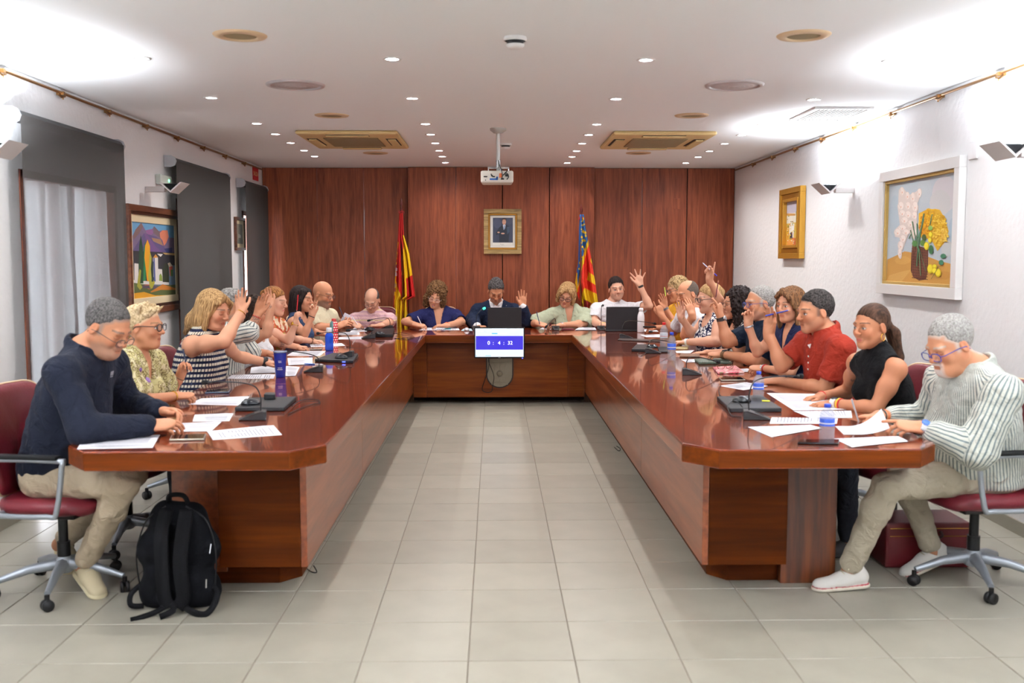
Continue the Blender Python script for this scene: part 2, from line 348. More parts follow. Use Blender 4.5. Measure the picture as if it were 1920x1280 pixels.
# ---- monitor hanging on the table front
def textobj(txt, name, size, loc, m, parent=None, R=(PI/2, 0, 0), align='CENTER', ext=.0004):
    c = bpy.data.curves.new(name, 'FONT'); c.body = txt; c.size = size; c.align_x = align; c.align_y = 'CENTER'; c.extrude = ext
    c.materials.append(m); o = bpy.data.objects.new(name, c); COL.objects.link(o); o.location = loc; o.rotation_euler = R
    me = bpy.data.meshes.new_from_object(o); o2 = bpy.data.objects.new(name, me); COL.objects.link(o2); o2.location = loc; o2.rotation_euler = R; bpy.data.objects.remove(o)
    if parent is not None: o2.parent = parent
    return o2
my = 10.42; mc = P(936.5, 642.5, my)
mo = empty('monitor', mc, label='flat screen showing a white countdown on blue, hung on the table front', cat='monitor')
mw, mh = .532/2, .325/2
MB().box((-mw, 0, -mh), (mw, .03, mh)).build('casing', M_black, mo, bev=.004)
MB().box((-mw+.012, -.001, -mh+.014), (mw-.012, .001, mh-.010)).build('screen', mat('screen_white', (.02, .02, .02), .3, emit=(.86, .92, 1), es=.5), mo)
MB().box((-mw+.017, -.0016, -.072), (mw-.017, -.0009, .072)).build('banner', mat('screen_blue', (.01, .01, .03), .3, emit=S(52, 38, 206), es=.6), mo)
M_sw = mat('screen_text', (1, 1, 1), .3, emit=(1, 1, 1), es=.62); M_sg = mat('screen_grey', S(190, 205, 225), .4, emit=S(190, 205, 225), es=.52); M_sb = mat('screen_link', S(60, 150, 210), .4, emit=S(60, 150, 210), es=.52)
for t, x in (('0', -.113), (':', -.065), ('4', -.003), (':', .046), ('32', .112)): textobj(t, 'digit', .054, (x, -.002, -.002), M_sw, mo, ext=.0003)
MB().box((-.08, -.0016, .093), (-.022, -.0009, .103)).build('button', M_sb, mo)
for x, z, w_ in ((.03, .098, .05), (-.2, .12, .035), (.0, .148, .08), (.16, .146, .05)): MB().box((x-w_, -.0016, z-.003), (x+w_, -.0009, z+.003)).build('text_line', M_sg, mo)
for x in (-.245, -.14, -.12, -.10): MB().box((x-.006, -.0016, -.141), (x+.006, -.0009, -.133)).build('icon', M_sb, mo)
MB().box((.05, -.0016, -.139), (.24, -.0009, -.135)).build('text_line', M_sg, mo)
MB().box((-.012, -.002, -mh+.003), (.012, -.0005, -mh+.009)).build('badge', mat('badge_grey', S(150, 150, 150), .4), mo)
MB().box((mw-.028, -.003, -mh-.004), (mw-.018, .01, -mh+.004)).build('power_light', mat('led_blue', S(60, 80, 255), .3, emit=S(60, 80, 255), es=3), mo)
MB().box((-.05, .03, -.05), (.05, .08, .10)).build('mount', M_black, mo)
cb = MB(); pts = [P(917, 668, 10.5), P(916, 690, 10.66), P(908, 715, 10.70), P(904, 728, 10.70), P(908, 734, 10.70), P(916, 735.5, 10.70), P(922, 733, 10.70), P(924, 722, 10.68), P(926, 706, 10.66), P(921, 690, 10.62), P(916, 678, 10.5), P(916, 668, 10.5)]
def smooth_path(pts, n=6):
    pts = [np.asarray(p, float) for p in pts]; out = []
    for i in range(len(pts)-1):
        p0 = pts[max(i-1, 0)]; p1 = pts[i]; p2 = pts[i+1]; p3 = pts[min(i+2, len(pts)-1)]
        for k in range(n):
            t = k/n; out.append(.5*((2*p1)+(-p0+p2)*t+(2*p0-5*p1+4*p2-p3)*t*t+(-p0+3*p1-3*p2+p3)*t**3))
    out.append(pts[-1]); return out
tag(cb.tube(smooth_path(pts), .0035, 6).build('cable', M_black), 'black cable looping down below the countdown screen', 'cable')

# ================================================================ CEILING THINGS
M_lamp = mat('lamp_glow', (1, 1, 1), .3, emit=(.93, .95, 1), es=30)
ring = MB().lathe([(.036, .002), (.036, -.004), (.052, -.005), (.054, 0)], 24).mesh('trim_ring', M_trimw)
disc = MB().lathe([(.0001, -.0012), (.036, -.0012)], 20).mesh('lamp', M_lamp)
def hidden_row(y): return y < 4
for rn, x in LIGHTROWS:
    vis = [y for y in LIGHTY if y > 4.0]
    for y in LIGHTY:
        if y < 1.0: continue
        if rn == 'outer left' and y > 11.5: continue
        ld = bpy.data.lights.new('downlight', 'SPOT'); ld.energy = DOWN_W*(.42 if y < 4 else 1.2 if y < 8 else .95); ld.spot_size = math.radians(150); ld.spot_blend = .8
        ld.shadow_soft_size = .035; ld.color = (1, .975, .95)
        if y > 4.0:
            k = vis.index(y)
            e = empty('downlight', (x, y, HC), label='round recessed downlight in the %s row, %s from the front' % (rn, ORD[k]), cat='light', group='recessed ceiling downlights')
            for me_ in (ring, disc):
                o = bpy.data.objects.new(me_.name, me_); COL.objects.link(o); o.parent = e
            lo = bpy.data.objects.new('light_source', ld); COL.objects.link(lo); lo.parent = e; lo.location = (0, 0, -.012)
        else:
            lo = bpy.data.objects.new('light_source', ld); COL.objects.link(lo); lo.location = (x, y, HC-.012)
def PC(px, py): return PZ(px, py, HC)
M_beige = mat('beige_plastic', S(206, 178, 142), .5); M_tan = mat('tan_plastic', S(212, 184, 128), .45); M_grille = mat('tan_grille', S(160, 138, 98), .7, bump=(400, 1.))
M_slot = mat('slot_dark', S(40, 34, 28), .7)
for (px, py, r_, lb) in ((450, 66, .135, 'round beige ceiling speaker nearest the camera, left side'), (1507, 66, .135, 'round beige ceiling speaker nearest the camera, right side'), (622, 216, .135, 'round beige ceiling speaker in front of the left air conditioner'),
                     (1297, 216, .135, 'round beige ceiling speaker in front of the right air conditioner'), (704, 286.5, .135, 'round beige ceiling speaker behind the left air conditioner'), (1197, 286.5, .135, 'round beige ceiling speaker behind the right air conditioner')):
    p = PC(px, py); e = empty('ceiling_speaker', p, label=lb, cat='speaker', group='round ceiling speakers')
    MB().lathe([(r_*.62, -.004), (r_*.66, -.012), (r_*.95, -.007), (r_, 0)], 32).build('rim', M_beige, e)
    MB().lathe([(.0001, -.008), (r_*.4, -.008), (r_*.62, -.004)], 32).build('grille', M_grille, e)
M_dif = mat('satin_metal', S(196, 190, 190), .35, .25)
for (px, py, lb) in ((554, 158.5, 'round metal ceiling air diffuser on the left'), (1377, 159, 'round metal ceiling air diffuser on the right')):
    p = PC(px, py); e = empty('air_diffuser', p, label=lb, cat='vent', group='round air diffusers')
    MB().lathe([(.155, -.004), (.16, -.014), (.185, -.01), (.19, 0)], 36).build('rim', M_dif, e)
    for k in range(5):
        a = .03+.028*k; MB().lathe([(a-.022 if k else .0001, -.020+.002*k), (a, -.012+.002*k), (a+.002, -.006)], 36).build('cone', M_dif, e)
    MB().lathe([(.0001, -.001), (.16, -.001)], 24).build('throat', M_slot, e)
M_dif2 = None
def cassette(c1, c2, c3, lb, flip):
    x0 = P(c1[0], c1[1], 8.6); 
    a = PC(*c1); b_ = PC(*c2); y0 = a[1]; y1 = b_[1]; x0 = min(a[0], b_[0]); x1 = c3
    return y0, y1
for sgn, lb in ((-1, 'tan ceiling cassette air conditioner on the left'), (1, 'tan ceiling cassette air conditioner on the right')):
    if sgn < 0: xa, xb = PC(553, 244)[0], PC(745, 244)[0]
    else: xa, xb = PC(1152, 244)[0], PC(1348, 244)[0]
    ya = PC(700, 244)[1]; yb = PC(700, 272.5)[1]; cx, cy = (xa+xb)/2, (ya+yb)/2; hx, hy = abs(xb-xa)/2, abs(yb-ya)/2
    e = empty('air_conditioner', (cx, cy, HC), label=lb, cat='air conditioner', group='ceiling cassette air conditioners')
    MB().prism([(-hx, -hy), (hx, -hy), (hx, hy), (-hx, hy)], -.035, 0).build('panel', M_tan, e, bev=.02)
    gx, gy = hx*.55, hy*.55
    MB().box((-gx, -gy, -.044), (gx, gy, -.034)).build('intake_grille', M_grille, e, bev=.004)
    for (p, q) in (((-hx*.42, -hy*.93), (hx*.42, -hy*.74)), ((-hx*.42, hy*.74), (hx*.42, hy*.93))):
        o = MB().box((p[0], p[1], -.0375), (q[0], q[1], -.0345)).build('air_outlet', M_slot, e)
        MB().box((p[0], p[1]+.01, -.05), (q[0], q[1]-.035, -.038)).build('flap', M_tan, o, bev=.002)
    for s2 in (-1, 1):
        xx = s2*hx*.80
        o = MB().box((xx-.05, -hy*.45, -.0375), (xx+.05, hy*.45, -.0345)).build('air_outlet', M_slot, e)
        MB().box((xx-.03, -hy*.42, -.05), (xx+.04, hy*.42, -.038)).build('flap', M_tan, o, bev=.002)
# square return vent
a = PC(1530, 203); b_ = PC(1592, 222.5); hx = .19; hy = .36
c = (PC(1490, 223)+PC(1619, 203)+PC(1530, 203)+PC(1563, 223))/4; c = PC(1556, 212.5)
e = empty('ceiling_vent', c, label='square white ceiling vent with slats near the right wall', cat='vent')
hx, hy = .22, (PC(1556, 202.5)[1]-PC(1556, 223.5)[1])/2
q = MB()
for (l, h_) in (((-hx, -hy), (hx, -hy+.03)), ((-hx, hy-.03), (hx, hy)), ((-hx, -hy), (-hx+.03, hy)), ((hx-.03, -hy), (hx, hy))): q.box((l[0], l[1], -.016), (h_[0], h_[1], 0))
q.build('frame', M_trimw, e)
MB().box((-hx+.03, -hy+.03, -.002), (hx-.03, hy-.03, -.001)).build('backing', M_slot, e)
sl = MB().box((-.006, -hy+.03, -.012), (.003, hy-.03, -.003)).mesh('slat', M_trimw)
for k in range(13):
    o = bpy.data.objects.new('slat', sl); COL.objects.link(o); o.parent = e; o.location = (-hx+.045+k*(2*hx-.09)/12, 0, 0)
# smoke detectors
for (px, py, s_, lb) in ((966, 70, 1., 'white smoke detector on the ceiling nearest the camera'), (948, 269, 1., 'small white smoke detector on the ceiling beside the projector mount')):
    e = empty('smoke_detector', PC(px, py), label=lb, cat='smoke detector')
    MB().lathe([(.058, 0), (.06, -.012), (.055, -.02)][::-1], 28).build('base', M_trimw, e)
    MB().lathe([(.0001, -.058), (.03, -.057), (.045, -.045), (.047, -.036)][::1], 28).build('cap', M_trimw, e)
    MB().lathe([(.046, -.038), (.042, -.034), (.042, -.02), (.052, -.02)], 28).build('slot_ring', M_black, e)
# small ceiling hatches
for px in (622, 1066): tag(MB().lathe([(.0001, -.003), (.05, -.003), (.055, 0)], 24, PC(px, 304)).build('cover_plate', M_ceil), 'flat round ceiling cover plate near the back wall on the %s' % ('left' if px < 900 else 'right'), 'cover plate')
# projector
pc = P(932, 331, 8.7); top = PC(935, 272); Yp = 8.7
ptop = P(935, 272, 1); ptop = V(pc[0]+.01, Yp+.02, HC)
e = empty('projector', pc, label='white projector hanging from the ceiling on a pole', cat='projector')
W_ = .142; Hh = .052
MB().prism([(-W_, 0), (W_, 0), (W_-.008, .28), (-W_+.008, .28)], -Hh, Hh).build('housing', mat('projector_white', S(222, 218, 208), .4), e, bev=.014)
MB().tube([(.01, .08, Hh), (.01, .08, Hh+.06)], .016, 10).tube([(.01, .02, HC-pc[2]-.0), (.01, .02, Hh+.08)], .017, 12).build('pole', mat('pale_metal', S(190, 190, 186), .35, .6), e)
MB().lathe([(.012, -.045), (.04, -.04), (.07, -.018), (.072, 0)], 24, (.01, .02, HC-pc[2])).build('ceiling_mount', mat('mount_grey', S(168, 164, 156), .5), e)
q = MB()
for x in (-.075, .1, .03): q.tube([(x, .06, Hh-.01), (x, .06, Hh+.035)], .006, 6)
q.box((-.08, .04, Hh+.022), (.105, .1, Hh+.034)); q.tube([(.01, .03, Hh+.03), (.01, .02, Hh+.09)], .022, 10); q.build('bracket', M_chrome, e)
for (x, z, w_, h_, m_) in ((-.10, 0, .016, .004, M_black), (-.045, .008, .008, .006, M_black), (-.03, .0, .012, .005, M_black), (-.028, -.022, .036, .007, mat('port_blue', S(30, 90, 170), .5)), (.0, -.012, .008, .012, MATS['port_blue']), (.032, .01, .014, .018, mat('port_orange', S(214, 110, 60), .5)), (.05, -.02, .01, .006, M_black), (-.05, .02, .006, .004, M_black), (-.1, -.03, .004, .004, M_black)):
    MB().box((x-w_, -.003, z-h_), (x+w_, .002, z+h_)).build('port', m_, e)
q = MB()
q.tube(smooth_path([(.035, -.005, -.025), (.045, -.03, .0), (.04, -.02, .05), (.02, .0, .1), (.012, .0, .14)]), .004, 6)
q.tube(smooth_path([(.085, -.005, -.025), (.1, -.02, .0), (.08, -.02, .03), (.05, -.01, .01), (.09, -.02, .05)]), .004, 6).box((.07, -.02, .0), (.1, .0, .02)); q.build('cables', M_black, e)
# ================================================================ SCONCES
M_scw = mat('sconce_white', S(214, 208, 206), .4)
for (x, yy, on, lb, sg) in ((XR, 5.40, 1, 'white V-shaped wall uplight at the right edge, nearest the camera', -1), (XR, 8.33, 1, 'white V-shaped wall uplight between the two right wall paintings', -1), (XL, 5.44, 1, 'white V-shaped wall uplight at the left edge of the photo', 1), (XL, 8.33, 0, 'unlit white V-shaped wall uplight beside the green emergency light', 1)):
    zc = P(1555, 343, 8.24)[2]; hx = .09
    e = empty('wall_sconce', (x, yy, zc), label=lb, cat='wall light', group='V-shaped wall uplights')
    cx_ = sg*.235
    # V shell
    prof = [(-.095, 0), (0, -.085), (.095, 0), (.080, 0), (0, -.070), (-.080, 0)]
    mb = MB(); n = 6; L_ = .11
    v = [(cx_+p[0], -L_, p[1]) for p in prof]+[(cx_+p[0], L_, p[1]) for p in prof]
    mb.add(v, [(0, 1, 4, 5), (1, 2, 3, 4), (11, 10, 7, 6), (10, 9, 8, 7)]+[(i, (i+1) % n, n+(i+1) % n, n+i)[::-1] for i in range(n)]); mb.build('shade', M_scw, e)
    ends = MB().add([(cx_-.06, -L_+.012, -.012), (cx_, -L_+.012, -.066), (cx_+.06, -L_+.012, -.012), (cx_-.06, L_-.012, -.012), (cx_, L_-.012, -.066), (cx_+.06, L_-.012, -.012)], [(0, 1, 2), (5, 4, 3), (0, 2, 5, 3), (1, 4, 5, 2), (0, 3, 4, 1)])
    ends.build('lamp_box', M_blackm, e)
    MB().box((min(0, sg*.16), -.02, -.075), (max(0, sg*.16), .03, -.03)).build('arm', M_scw, e, bev=.003)
    if on:
        MB().box((cx_-.05, -L_+.02, -.010), (cx_+.05, L_-.02, -.008)).build('lamp', mat('sconce_glow', (1, 1, 1), .3, emit=(.85, .92, 1), es=14), e)
        for a_ in (0,):
            ld = bpy.data.lights.new('uplight', 'AREA'); ld.shape = 'RECTANGLE'; ld.size = .10; ld.size_y = .17; ld.energy = SCONCE_W; ld.color = (.86, .92, 1); ld.spread = math.radians(168)
            lo = bpy.data.objects.new('uplight', ld); COL.objects.link(lo); lo.parent = e; lo.location = (cx_, 0, .004); lo.rotation_euler = (PI, -sg*.35, 0)
for yy in (2.5, -.4):   # added unseen lamps behind the camera, to brighten the ceiling
    for x, sg in ((XR, -1), (XL, 1)):
        ld = bpy.data.lights.new('uplight', 'AREA'); ld.shape = 'RECTANGLE'; ld.size = .10; ld.size_y = .17; ld.energy = FILL_UP_W; ld.color = (.90, .94, 1)
        lo = bpy.data.objects.new('uplight', ld); COL.objects.link(lo); lo.location = (x+sg*.235, yy, 2.05); lo.rotation_euler = (PI, -sg*.35, 0)
# ================================================================ BLINDS + CURTAINS
def fabric_trans(name, col, transp, trl=.3, tint=(1, 1, 1), sc=900):
    m = bpy.data.materials.new(name); m.use_nodes = True; nt = m.node_tree; nt.nodes.remove(nt.nodes['Principled BSDF']); out = nt.nodes['Material Output']
    d = N(nt, 'ShaderNodeBsdfDiffuse'); d.inputs[0].default_value = (*col, 1); t = N(nt, 'ShaderNodeBsdfTranslucent'); t.inputs[0].default_value = (*tint, 1)
    tr = N(nt, 'ShaderNodeBsdfTransparent'); m1 = N(nt, 'ShaderNodeMixShader'); m1.inputs[0].default_value = trl; m2 = N(nt, 'ShaderNodeMixShader'); m2.inputs[0].default_value = transp
    L = nt.links.new; L(d.outputs[0], m1.inputs[1]); L(t.outputs[0], m1.inputs[2]); L(m1.outputs[0], m2.inputs[1]); L(tr.outputs[0], m2.inputs[2]); L(m2.outputs[0], out.inputs[0])
    return m
M_blind = fabric_trans('blind_fabric', S(86, 84, 82), .11, .03, S(120, 118, 116)); M_blind1 = fabric_trans('blind_fabric_near', S(88, 85, 83), .24, .03, S(120, 118, 116))
M_curt = fabric_trans('curtain_sheer', S(205, 200, 200), .16, .6, S(236, 226, 224)); nt = M_curt.node_tree; lw = N(nt, 'ShaderNodeLayerWeight'); lw.inputs[0].default_value = .5
mr = N(nt, 'ShaderNodeMapRange'); mr.inputs[1].default_value = 0; mr.inputs[2].default_value = .7; mr.inputs[3].default_value = .20; mr.inputs[4].default_value = .01; nt.links.new(lw.outputs['Facing'], mr.inputs[0])
nt.links.new(mr.outputs[0], [n for n in nt.nodes if n.type == 'MIX_SHADER' and n.outputs[0].links and n.outputs[0].links[0].to_node.type == 'OUTPUT_MATERIAL'][0].inputs[0])
M_curt2 = fabric_trans('curtain_lined', S(140, 134, 128), .01, .22, S(190, 180, 175))
XBl = XL+.105
zt = P(57, 212, 6.06)[2]
BL = [(1860*(-XBl)/(927-60), 1860*(-XBl)/(927-246)), (1860*(-XBl)/(927-341), 1860*(-XBl)/(927-439)), (1860*(-XBl)/(927-467), 1860*(-XBl)/(927-508))]
for i, (a, b_) in enumerate(BL):
    z_ = P([57, 340, 467][i], [212, 300, 341][i], a)[2]
    e = empty('roller_blind', (XBl, (a+b_)/2, z_), label=['dark grey roller blind nearest the camera, daylight showing through', 'dark grey roller blind between the two left wall paintings', 'dark grey roller blind beside the wood panelled back wall'][i], cat='blind', group='grey roller blinds')
    h_ = (b_-a)/2
    MB().tube([(-.045, -h_-.0, -.01), (-.045, h_, -.01)], .038, 16).build('roller', mat('blind_dark', S(60, 58, 58), .8), e)
    MB().box((-.0015, -h_, -2.25), (0.0, h_, -.005)).build('fabric', M_blind if i else M_blind1, e)
    MB().box((-.006, -h_, -2.28), (.006, h_, -2.25)).build('bottom_bar', M_alu, e)
    for s2 in (-1, 1):
        q = MB(); pts = [(-.1, -.05), (-.04, -.05), (-.008, -.035), (.006, 0), (-.008, .035), (-.04, .05), (-.1, .05)]
        n = len(pts); y0, y1 = (s2*h_, s2*(h_+.02)); y0, y1 = min(y0, y1), max(y0, y1)
        q.add([(p[0], y0, p[1]-.01) for p in pts]+[(p[0], y1, p[1]-.01) for p in pts], [tuple(range(n)), tuple(range(n, 2*n))[::-1]]+[(k, n+k, n+(k+1) % n, (k+1) % n) for k in range(n)])
        q.build('end_bracket', mat('bracket_grey', S(176, 178, 184), .4), e)
    if i < 2: # curtains in the window recess
        wa, wz = WIN[i][0]+.07, WIN[i][1]-.07
        cu = empty('curtain', (XL-.05, (wa+wz)/2, 0), label=['pale sheer curtain glowing behind the nearest grey blind', 'grey curtain hanging behind the middle grey blind'][i], cat='curtain')
        for k in range(2):
            A, B = (wa, (wa+wz)/2+.03) if k == 0 else ((wa+wz)/2-.03, wz)
            def cf(u, v, A=A, B=B, k=k):
                y = A+(B-A)*u-(wa+wz)/2; f_ = .030*math.sin(u*(19+k*6)+.8*math.sin(3*v+k))+.012*math.sin(u*47+k)+.02*k
                return (f_, y+.015*math.cos(u*(19+k*6)), .08+v*2.0)
            MB().grid(cf, 60, 10).build('drape', M_curt if i == 0 else M_curt2, cu)
tag(MB().box((XL-.2, 5.9, -.1), (XL-.9, 11.2, -.05)).build('balcony_floor', mat('terrace', S(150, 150, 145), .9)), 'pale terrace slab outside the left windows', 'terrace')
# ================================================================ SURFACES GROWN FROM SMOOTHLY BLENDED SHAPES
class Pr:
    __slots__ = ('fn', 'lo', 'hi', 'k', 'op')
def cap(a, b, ra, rb=None, k=.02, op='u', n=None, q=1.):
    a = np.asarray(a, float); b = np.asarray(b, float); rb = ra if rb is None else rb
    p = Pr(); p.k = k; p.op = op; R = max(ra, rb); p.lo = np.minimum(a, b)-R; p.hi = np.maximum(a, b)+R
    ba = b-a; L2 = max(ba@ba, 1e-12)
    if n is not None:
        n = nrm(n-ba*(n@ba)/L2); g = 1/q/q-1
    def fn(X, Y, Z):
        x, y, z = X-a[0], Y-a[1], Z-a[2]
        t = np.clip((x*ba[0]+y*ba[1]+z*ba[2])/L2, 0, 1)
        x = x-t*ba[0]; y = y-t*ba[1]; z = z-t*ba[2]
        d2 = x*x+y*y+z*z
        if n is not None:
            m = x*n[0]+y*n[1]+z*n[2]; d2 = d2+g*m*m
            return (np.sqrt(d2)-(ra+(rb-ra)*t))*(.5+.5*q)
        return np.sqrt(d2)-(ra+(rb-ra)*t)
    p.fn = fn; return p
def ell(c, r, R=None, k=.02, op='u'):
    c = np.asarray(c, float); r = np.asarray(r, float); R = np.eye(3) if R is None else R
    e = np.sqrt((R*R)@(r*r)); p = Pr(); p.k = k; p.op = op; p.lo = c-e; p.hi = c+e
    def fn(X, Y, Z):
        x, y, z = X-c[0], Y-c[1], Z-c[2]; s0 = s1 = 0.
        for i in range(3):
            u = (x*R[0, i]+y*R[1, i]+z*R[2, i])/r[i]; s0 = s0+u*u; s1 = s1+(u/r[i])**2
        k0 = np.sqrt(s0); return k0*(k0-1)/np.maximum(np.sqrt(s1), 1e-6)
    p.fn = fn; return p
def cut(pt, n, k=.004):
    """removes everything on the side n points to"""
    pt = np.asarray(pt, float); n = nrm(n); p = Pr(); p.k = k; p.op = 'c'; p.lo = None; p.hi = None
    p.fn = lambda X, Y, Z: (X-pt[0])*n[0]+(Y-pt[1])*n[1]+(Z-pt[2])*n[2]
    return p
def nets(f, org, h):
    s = f < 0
    c = np.zeros(tuple(d-1 for d in f.shape), np.uint8)
    for i in (0, 1):
        for j in (0, 1):
            for k in (0, 1): c += s[i:s.shape[0]-1+i, j:s.shape[1]-1+j, k:s.shape[2]-1+k]
    act = (c > 0) & (c < 8); idx = np.argwhere(act)
    if not len(idx): return np.zeros((0, 3)), np.zeros((0, 4), np.int64)
    vid = np.full(act.shape, -1, np.int64); vid[act] = np.arange(len(idx))
    I, J, K = idx.T; cor = [(i, j, k) for i in (0, 1) for j in (0, 1) for k in (0, 1)]
    val = [f[I+i, J+j, K+k] for i, j, k in cor]
    acc = np.zeros((len(idx), 3)); cnt = np.zeros(len(idx))
    for a in range(8):
        for ax in range(3):
            if cor[a][ax]: continue
            b = a+(4, 2, 1)[ax]; va, vb = val[a], val[b]; m = (va < 0) != (vb < 0)
            t = np.where(m, va/np.where(m, va-vb, 1), 0)
            for q in range(3): acc[:, q] += np.where(m, cor[a][q]+(t if q == ax else 0), 0)
            cnt += m
    verts = org+(idx+acc/cnt[:, None])*h; quads = []
    for ax in range(3):
        o = [slice(None)]*3; o2 = [slice(None)]*3; o[ax] = slice(None, -1); o2[ax] = slice(1, None)
        e = s[tuple(o)] != s[tuple(o2)]
        b1, b2 = [(1, 2), (2, 0), (0, 1)][ax]
        for q in (b1, b2):
            z = [slice(None)]*3; z[q] = slice(0, 1); e[tuple(z)] = False; z[q] = slice(-1, None); e[tuple(z)] = False
        E = np.argwhere(e)
        if not len(E): continue
        def vv(d1, d2):
            g = E.copy(); g[:, b1] -= d1; g[:, b2] -= d2; return vid[g[:, 0], g[:, 1], g[:, 2]]
        qd = np.stack([vv(1, 1), vv(0, 1), vv(0, 0), vv(1, 0)], 1)
        fl_ = ~s[E[:, 0], E[:, 1], E[:, 2]]; qd[fl_] = qd[fl_][:, ::-1]; quads.append(qd)
    return verts, np.concatenate(quads)
def evalgrid(prims, lo, hi, h, mod=None):
    lo = np.asarray(lo, float); hi = np.asarray(hi, float); org = np.floor(lo/h)*h; n = np.ceil((hi-org)/h).astype(int)+2
    X = (org[0]+np.arange(n[0])*h).astype(np.float32)[:, None, None]; Y = (org[1]+np.arange(n[1])*h).astype(np.float32)[None, :, None]; Z = (org[2]+np.arange(n[2])*h).astype(np.float32)[None, None, :]
    f = np.full(tuple(n), .5, np.float32)
    for p in prims:
        if p.lo is None: sl = (slice(None),)*3
        else:
            m = p.k+2.2*h; a = np.maximum(np.floor((p.lo-m-org)/h).astype(int), 0); b = np.minimum(np.ceil((p.hi+m-org)/h).astype(int)+1, n)
            if (a >= b).any(): continue
            sl = tuple(slice(a[i], b[i]) for i in range(3))
        d = p.fn(X[sl[0]], Y[:, sl[1]], Z[:, :, sl[2]]).astype(np.float32); g = f[sl]
        if p.op == 'u':
            hh = np.maximum(p.k-np.abs(g-d), 0)/p.k; f[sl] = np.minimum(g, d)-hh*hh*p.k*.25
        else:
            if p.op == 's': d = -d
            hh = np.maximum(p.k-np.abs(g-d), 0)/p.k; f[sl] = np.maximum(g, d)+hh*hh*p.k*.25
    if mod is not None: f = mod(f, X, Y, Z)
    return f, org
def bbox(prims):
    u = [p for p in prims if p.op == 'u']
    return np.min([p.lo for p in u], 0)-.012, np.max([p.hi for p in u], 0)+.012
def rawmesh(name, v, q, m, org, col=None, uv=None, parent=None):
    """mesh object from numpy arrays; org = world point of the object's origin"""
    if len(q):
        used = np.unique(q); mp = np.full(len(v), -1, np.int64); mp[used] = np.arange(len(used)); v = v[used]; q = mp[q]
        if col is not None: col = col[used]
        if uv is not None: uv = uv[used]
    me = bpy.data.meshes.new(name); me.vertices.add(len(v)); me.vertices.foreach_set('co', (v-org).astype(np.float32).ravel())
    me.loops.add(len(q)*4); me.loops.foreach_set('vertex_index', q.astype(np.int32).ravel())
    me.polygons.add(len(q)); me.polygons.foreach_set('loop_start', np.arange(0, len(q)*4, 4, dtype=np.int32)); me.polygons.foreach_set('loop_total', np.full(len(q), 4, np.int32))
    me.polygons.foreach_set('use_smooth', np.ones(len(q), bool)); me.update(); me.validate()
    if col is not None:
        a = me.attributes.new('Col', 'FLOAT_COLOR', 'POINT'); c4 = np.ones((len(v), 4), np.float32); c4[:, :3] = col; a.data.foreach_set('color', c4.ravel())
    if uv is not None:
        a = me.attributes.new('pc', 'FLOAT_VECTOR', 'POINT'); a.data.foreach_set('vector', uv.astype(np.float32).ravel())
    me.materials.append(m); o = bpy.data.objects.new(name, me); COL.objects.link(o)
    if parent is not None: o.parent = parent
    return o
def mesh_from(prims, h, mod=None):
    lo, hi = bbox(prims); f, org = evalgrid(prims, lo, hi, h, mod); return nets(f, org, h)

# ---------------------------------------------------------------- cloth and skin materials
M_skin = mat('skin', (.6, .4, .3), .52, vcol=True, spec=.4, bump=(260, .06))
M_shoe = mat('shoe_cloth', (.6, .4, .3), .7, vcol=True, bump=(300, .1))
HAIRM = {}
def hairmat(c1, c2, key, stretch=(140, 140, 12), rough=.6, blot=None):
    if key in HAIRM: return HAIRM[key]
    m = bpy.data.materials.new('hair_'+key); m.use_nodes = True; nt = m.node_tree; b = nt.nodes['Principled BSDF']; L = nt.links.new
    at = N(nt, 'ShaderNodeAttribute'); at.attribute_name = 'pc'; mp = N(nt, 'ShaderNodeMapping'); mp.inputs['Scale'].default_value = stretch
    n = N(nt, 'ShaderNodeTexNoise'); n.inputs['Scale'].default_value = 1; n.inputs['Detail'].default_value = 3; L(at.outputs['Vector'], mp.inputs[0]); L(mp.outputs[0], n.inputs[0])
    n.inputs['Detail'].default_value = 6; n.inputs['Roughness'].default_value = .65; r = ramp(nt, [(.38, tuple(x*.75 for x in c1)), (.62, c2)]); L(n.outputs[0], r.inputs[0]); L(r.outputs[0], b.inputs['Base Color'])
    bp = N(nt, 'ShaderNodeBump'); bp.inputs['Strength'].default_value = .8; bp.inputs['Distance'].default_value = .008; L(n.outputs[0], bp.inputs['Height']); L(bp.outputs[0], b.inputs['Normal'])
    b.inputs['Roughness'].default_value = rough; b.inputs['Specular IOR Level'].default_value = .10; HAIRM[key] = m; return m
